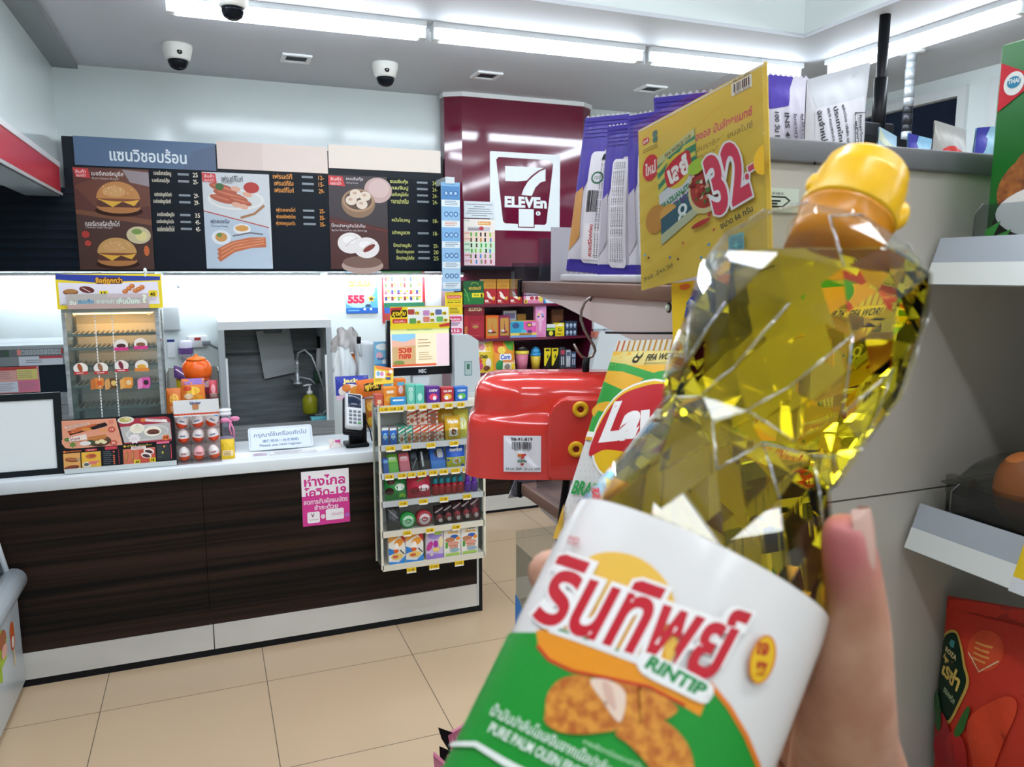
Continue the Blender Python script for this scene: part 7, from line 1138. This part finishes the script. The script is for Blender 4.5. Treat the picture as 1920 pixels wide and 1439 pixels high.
A.blob([(640, 700), (650, 600), (700, 545), (780, 530), (870, 545), (950, 590), (1020, 670), (1050, 760), (1060, 900), (1000, 1010), (760, 930), (560, 850), (560, 780)], '#eebc4c'); A.poly([(560, 850), (600, 760), (800, 760), (1000, 860), (1010, 1000), (1000, 1030), (760, 940)], '#e8a424')
A.poly([(250, 870), (430, 870), (470, 870), (500, 960), (600, 1020), (760, 1060), (950, 1100), (1150, 1225), (1200, 1100), (1300, 1210), (1360, 1330), (1400, 1440), (1420, 1600), (-200, 1750), (-100, 1500), (120, 1180)], GL)
A.poly([(462, 862), (560, 850), (760, 925), (1000, 1020), (1190, 1130), (1155, 1225), (1080, 1180), (950, 1110), (780, 1070), (600, 1030), (510, 980), (470, 920)], OR); A.line([(466, 925), (515, 985), (610, 1032), (780, 1066), (940, 1100), (1090, 1180)], 14, '#c8381c')
A.line([(1195, 1085), (1280, 1190), (1350, 1310), (1400, 1430), (1430, 1560)], 22, '#e07a1c')
A.line([(505, 800), (525, 855), (700, 915), (940, 1005)], 34, '#f0eeea'); A.line([(512, 800), (530, 848), (700, 905), (930, 990)], 10, '#1c8a44')
for (c1, bo, g) in (('#f4f0ec', .10, 26), ('#c41c2c', .028, 0)): A.tx('รินทิพย์', 486-g/2-20, 640-g/2, 880+g, 330+g, c1, bo, .22, 19, 5)
A.blob([(886, 975), (930, 955), (1060, 1010), (1190, 1080), (1212, 1112), (1200, 1152), (1160, 1168), (1040, 1112), (930, 1058), (892, 1018)], '#f0eeea'); A.tx('RINTIP', 914, 1024, 280, 62, '#1c8a44', .05, .1, 28, 4)
ck = [(500, 1200), (510, 1130), (560, 1070), (640, 1050), (720, 1070), (800, 1080), (900, 1100), (1000, 1140), (1060, 1190), (1040, 1220), (1000, 1240), (920, 1250), (860, 1270), (760, 1290), (650, 1300), (560, 1290), (500, 1250)]
CK = noisy('fried_crust', '#b5601c', '#dc9434', (420, 420, 420), .5, 5, .38, .62); A.blob(ck, CK); A.blob([(960, 1240), (1030, 1260), (1100, 1340), (1130, 1440), (1120, 1560), (1000, 1560), (940, 1440), (860, 1350), (800, 1290)], CK)
A.blob([(690, 1075), (760, 1070), (830, 1110), (840, 1170), (820, 1245), (790, 1230), (750, 1170)], '#e8cdb8'); A.blob([(740, 1080), (780, 1100), (800, 1200), (760, 1160)], '#d8b09c')
A.tx('น้ำมันปาล์มโอเลอินจากเนื้อปาล์ม', 246, 1290, 560, 56, '#e8f0e4', .012, 0, 27, 3); A.tx('PURE PALM OLEIN FROM PULP', 236, 1372, 560, 48, '#e8f0e4', .02, 0, 27, 3); A.tx('ภาพเพื่อการโฆษณาเท่านั้น', 650, 1370, 270, 24, '#d0e4c8', 0, 0, 24)
A.poly([(90, 1330), (210, 1330), (330, 1400), (480, 1480), (470, 1500), (320, 1430), (200, 1352), (90, 1350)], '#e8ece4')
A.ell(1418, 985, 54, 106, '#d8741c', 30, 14); A.ell(1418, 985, 46, 98, '#e8b81c', 30, 14); A.tx('เจ', 1396, 912, 50, 56, '#b8301c', .05, 0, 12); A.tx('齋', 1388, 990, 50, 66, '#b8301c', .02, 0, 12); A.tx('ตรา', 596, 466, 46, 34, '#c8404c', .02, 0, 12)
b.artf(A, lambda u, v, h: on_label(800+u*1560/2.2516, 800+(1-v)*1700/2.2516, h+.00045), 52, 56, True); b.build('label', t, 'white and green paper label')
# ================================================================ HAND
SK = bpy.data.materials.new('skin'); SK.use_nodes = True; n = SK.node_tree; pb = n.nodes['Principled BSDF']; L = n.links.new
tc = n.nodes.new('ShaderNodeTexCoord'); no = n.nodes.new('ShaderNodeTexNoise'); rp = n.nodes.new('ShaderNodeValToRGB'); no.inputs['Scale'].default_value = 60; no.inputs['Detail'].default_value = 4
rp.color_ramp.elements[0].color = lin('#b47f66'); rp.color_ramp.elements[1].color = lin('#c99a80'); rp.color_ramp.elements[0].position = .35; rp.color_ramp.elements[1].position = .65
L(tc.outputs['Object'], no.inputs[0]); L(no.outputs[0], rp.inputs[0])
ds = n.nodes.new('ShaderNodeVectorMath'); ds.operation = 'DISTANCE'; mr = n.nodes.new('ShaderNodeMapRange'); mr.inputs[1].default_value = .004; mr.inputs[2].default_value = .019; mr.inputs[3].default_value = .75; mr.inputs[4].default_value = 0; mxn = n.nodes.new('ShaderNodeMix'); mxn.data_type = 'RGBA'; mxn.inputs[7].default_value = lin('#c4606c')
L(tc.outputs['Object'], ds.inputs[0]); L(ds.outputs['Value'], mr.inputs[0]); L(mr.outputs[0], mxn.inputs[0]); L(rp.outputs[0], mxn.inputs[6]); L(mxn.outputs[2], pb.inputs['Base Color'])
pb.inputs['Roughness'].default_value = .5; pb.inputs['Subsurface Weight'].default_value = .12; pb.inputs['Subsurface Scale'].default_value = .003
bp = n.nodes.new('ShaderNodeBump'); n2 = n.nodes.new('ShaderNodeTexNoise'); n2.inputs['Scale'].default_value = 700; bp.inputs['Strength'].default_value = .12; bp.inputs['Distance'].default_value = .0006; L(tc.outputs['Object'], n2.inputs[0]); L(n2.outputs[0], bp.inputs['Height']); L(bp.outputs[0], pb.inputs['Normal'])
N = {}; Ed = []
def nd(k, px, py, d, r, par=None): N[k] = (PD(px, py, d), r); Ed.append((par, k)) if par else None
nd('palm', 1592, 1400, .262, .021)
nd('heel', 1600, 1620, .262, .025, 'palm'); nd('wrist', 1640, 1900, .255, .026, 'heel'); nd('arm', 1760, 2500, .235, .032, 'wrist')
nd('thenar', 1580, 1370, .228, .0165, 'palm'); nd('t1', 1592, 1265, .219, .0128, 'thenar'); nd('t2', 1602, 1170, .213, .0104, 't1'); nd('t2b', 1600, 1110, .210, .0088, 't2'); nd('t3', 1592, 1045, .207, .0083, 't2b'); nd('t4', 1586, 995, .205, .0068, 't3'); nd('t5', 1587, 968, .204, .0048, 't4')
for k, (y, r, lx) in enumerate(((1078, .0092, 1044), (1190, .0098, 1130), (1300, .0094, 1120), (1400, .0082, 1180))):
    f = 'f%d' % k
    nd(f+'a', 1550-12*k, y+255-20*k, .288, r*1.15, 'palm'); nd(f+'b', 1430, y+150-12*k, .307, r*1.05, f+'a'); nd(f+'c', 1290, y+62, .309, r, f+'b'); nd(f+'d', lx+108, y+15, .290, r*.92, f+'c')
    if k == 0: nd(f+'e', 1085, y+3, .268, r*.86, f+'d'); nd(f+'f', lx-12, y-2, .248, r*.95, f+'e'); nd(f+'g', lx-18, y-2, .240, r*.75, f+'f')
    else: nd(f+'e', lx+30, y+5, .272, r*.82, f+'d'); nd(f+'f', lx+10, y+2, .262, r*.6, f+'e')
me = bpy.data.meshes.new('person'); ks = list(N); og = N['palm'][0]; me.from_pydata([N[k][0]-og for k in ks], [(ks.index(a), ks.index(c)) for a, c in Ed], []); hand = bpy.data.objects.new('person', me); COL.objects.link(hand); hand.location = og; me.materials.append(SK)
tag(hand, "person's bare right hand gripping the oil bottle, thumb up along its right side", 'person')
sk = hand.modifiers.new('skin', 'SKIN'); sk.use_smooth_shade = True; sk.branch_smoothing = .6
lay = me.skin_vertices[0].data if me.skin_vertices else None
if lay is None:
    bm = bmesh.new(); bm.from_mesh(me); bm.verts.layers.skin.verify(); bm.to_mesh(me); bm.free(); lay = me.skin_vertices[0].data
for i, k in enumerate(ks): lay[i].radius = (N[k][1], N[k][1]); lay[i].use_root = (k == 'palm')
sb = hand.modifiers.new('smooth', 'SUBSURF'); sb.levels = 2; sb.render_levels = 2
ds.inputs[1].default_value = PD(1572, 1035, .200)-og
# thumb nail on the right side of the thumb tip
nn = (cr*.80-cf*.58+cu*.08).normalized(); nu_ = (cu-nn*cu.dot(nn)).normalized(); nv_ = nu_.cross(nn); nc = PD(1588, 1006, .2053)+nn*.0058
b = MB(); b.surf(lambda u, v: nc+nu_*(-.0082+.0158*v)+nv_*((u-.5)*.0098*(1-.25*abs(2*v-1)**4))+nn*(.0012-.0040*((u-.5)*2)**2-.0006*(2*v-1)**2), 14, 14, C('#cda595', .2)); b.build('thumb_nail', hand, 'pale thumb nail', None)
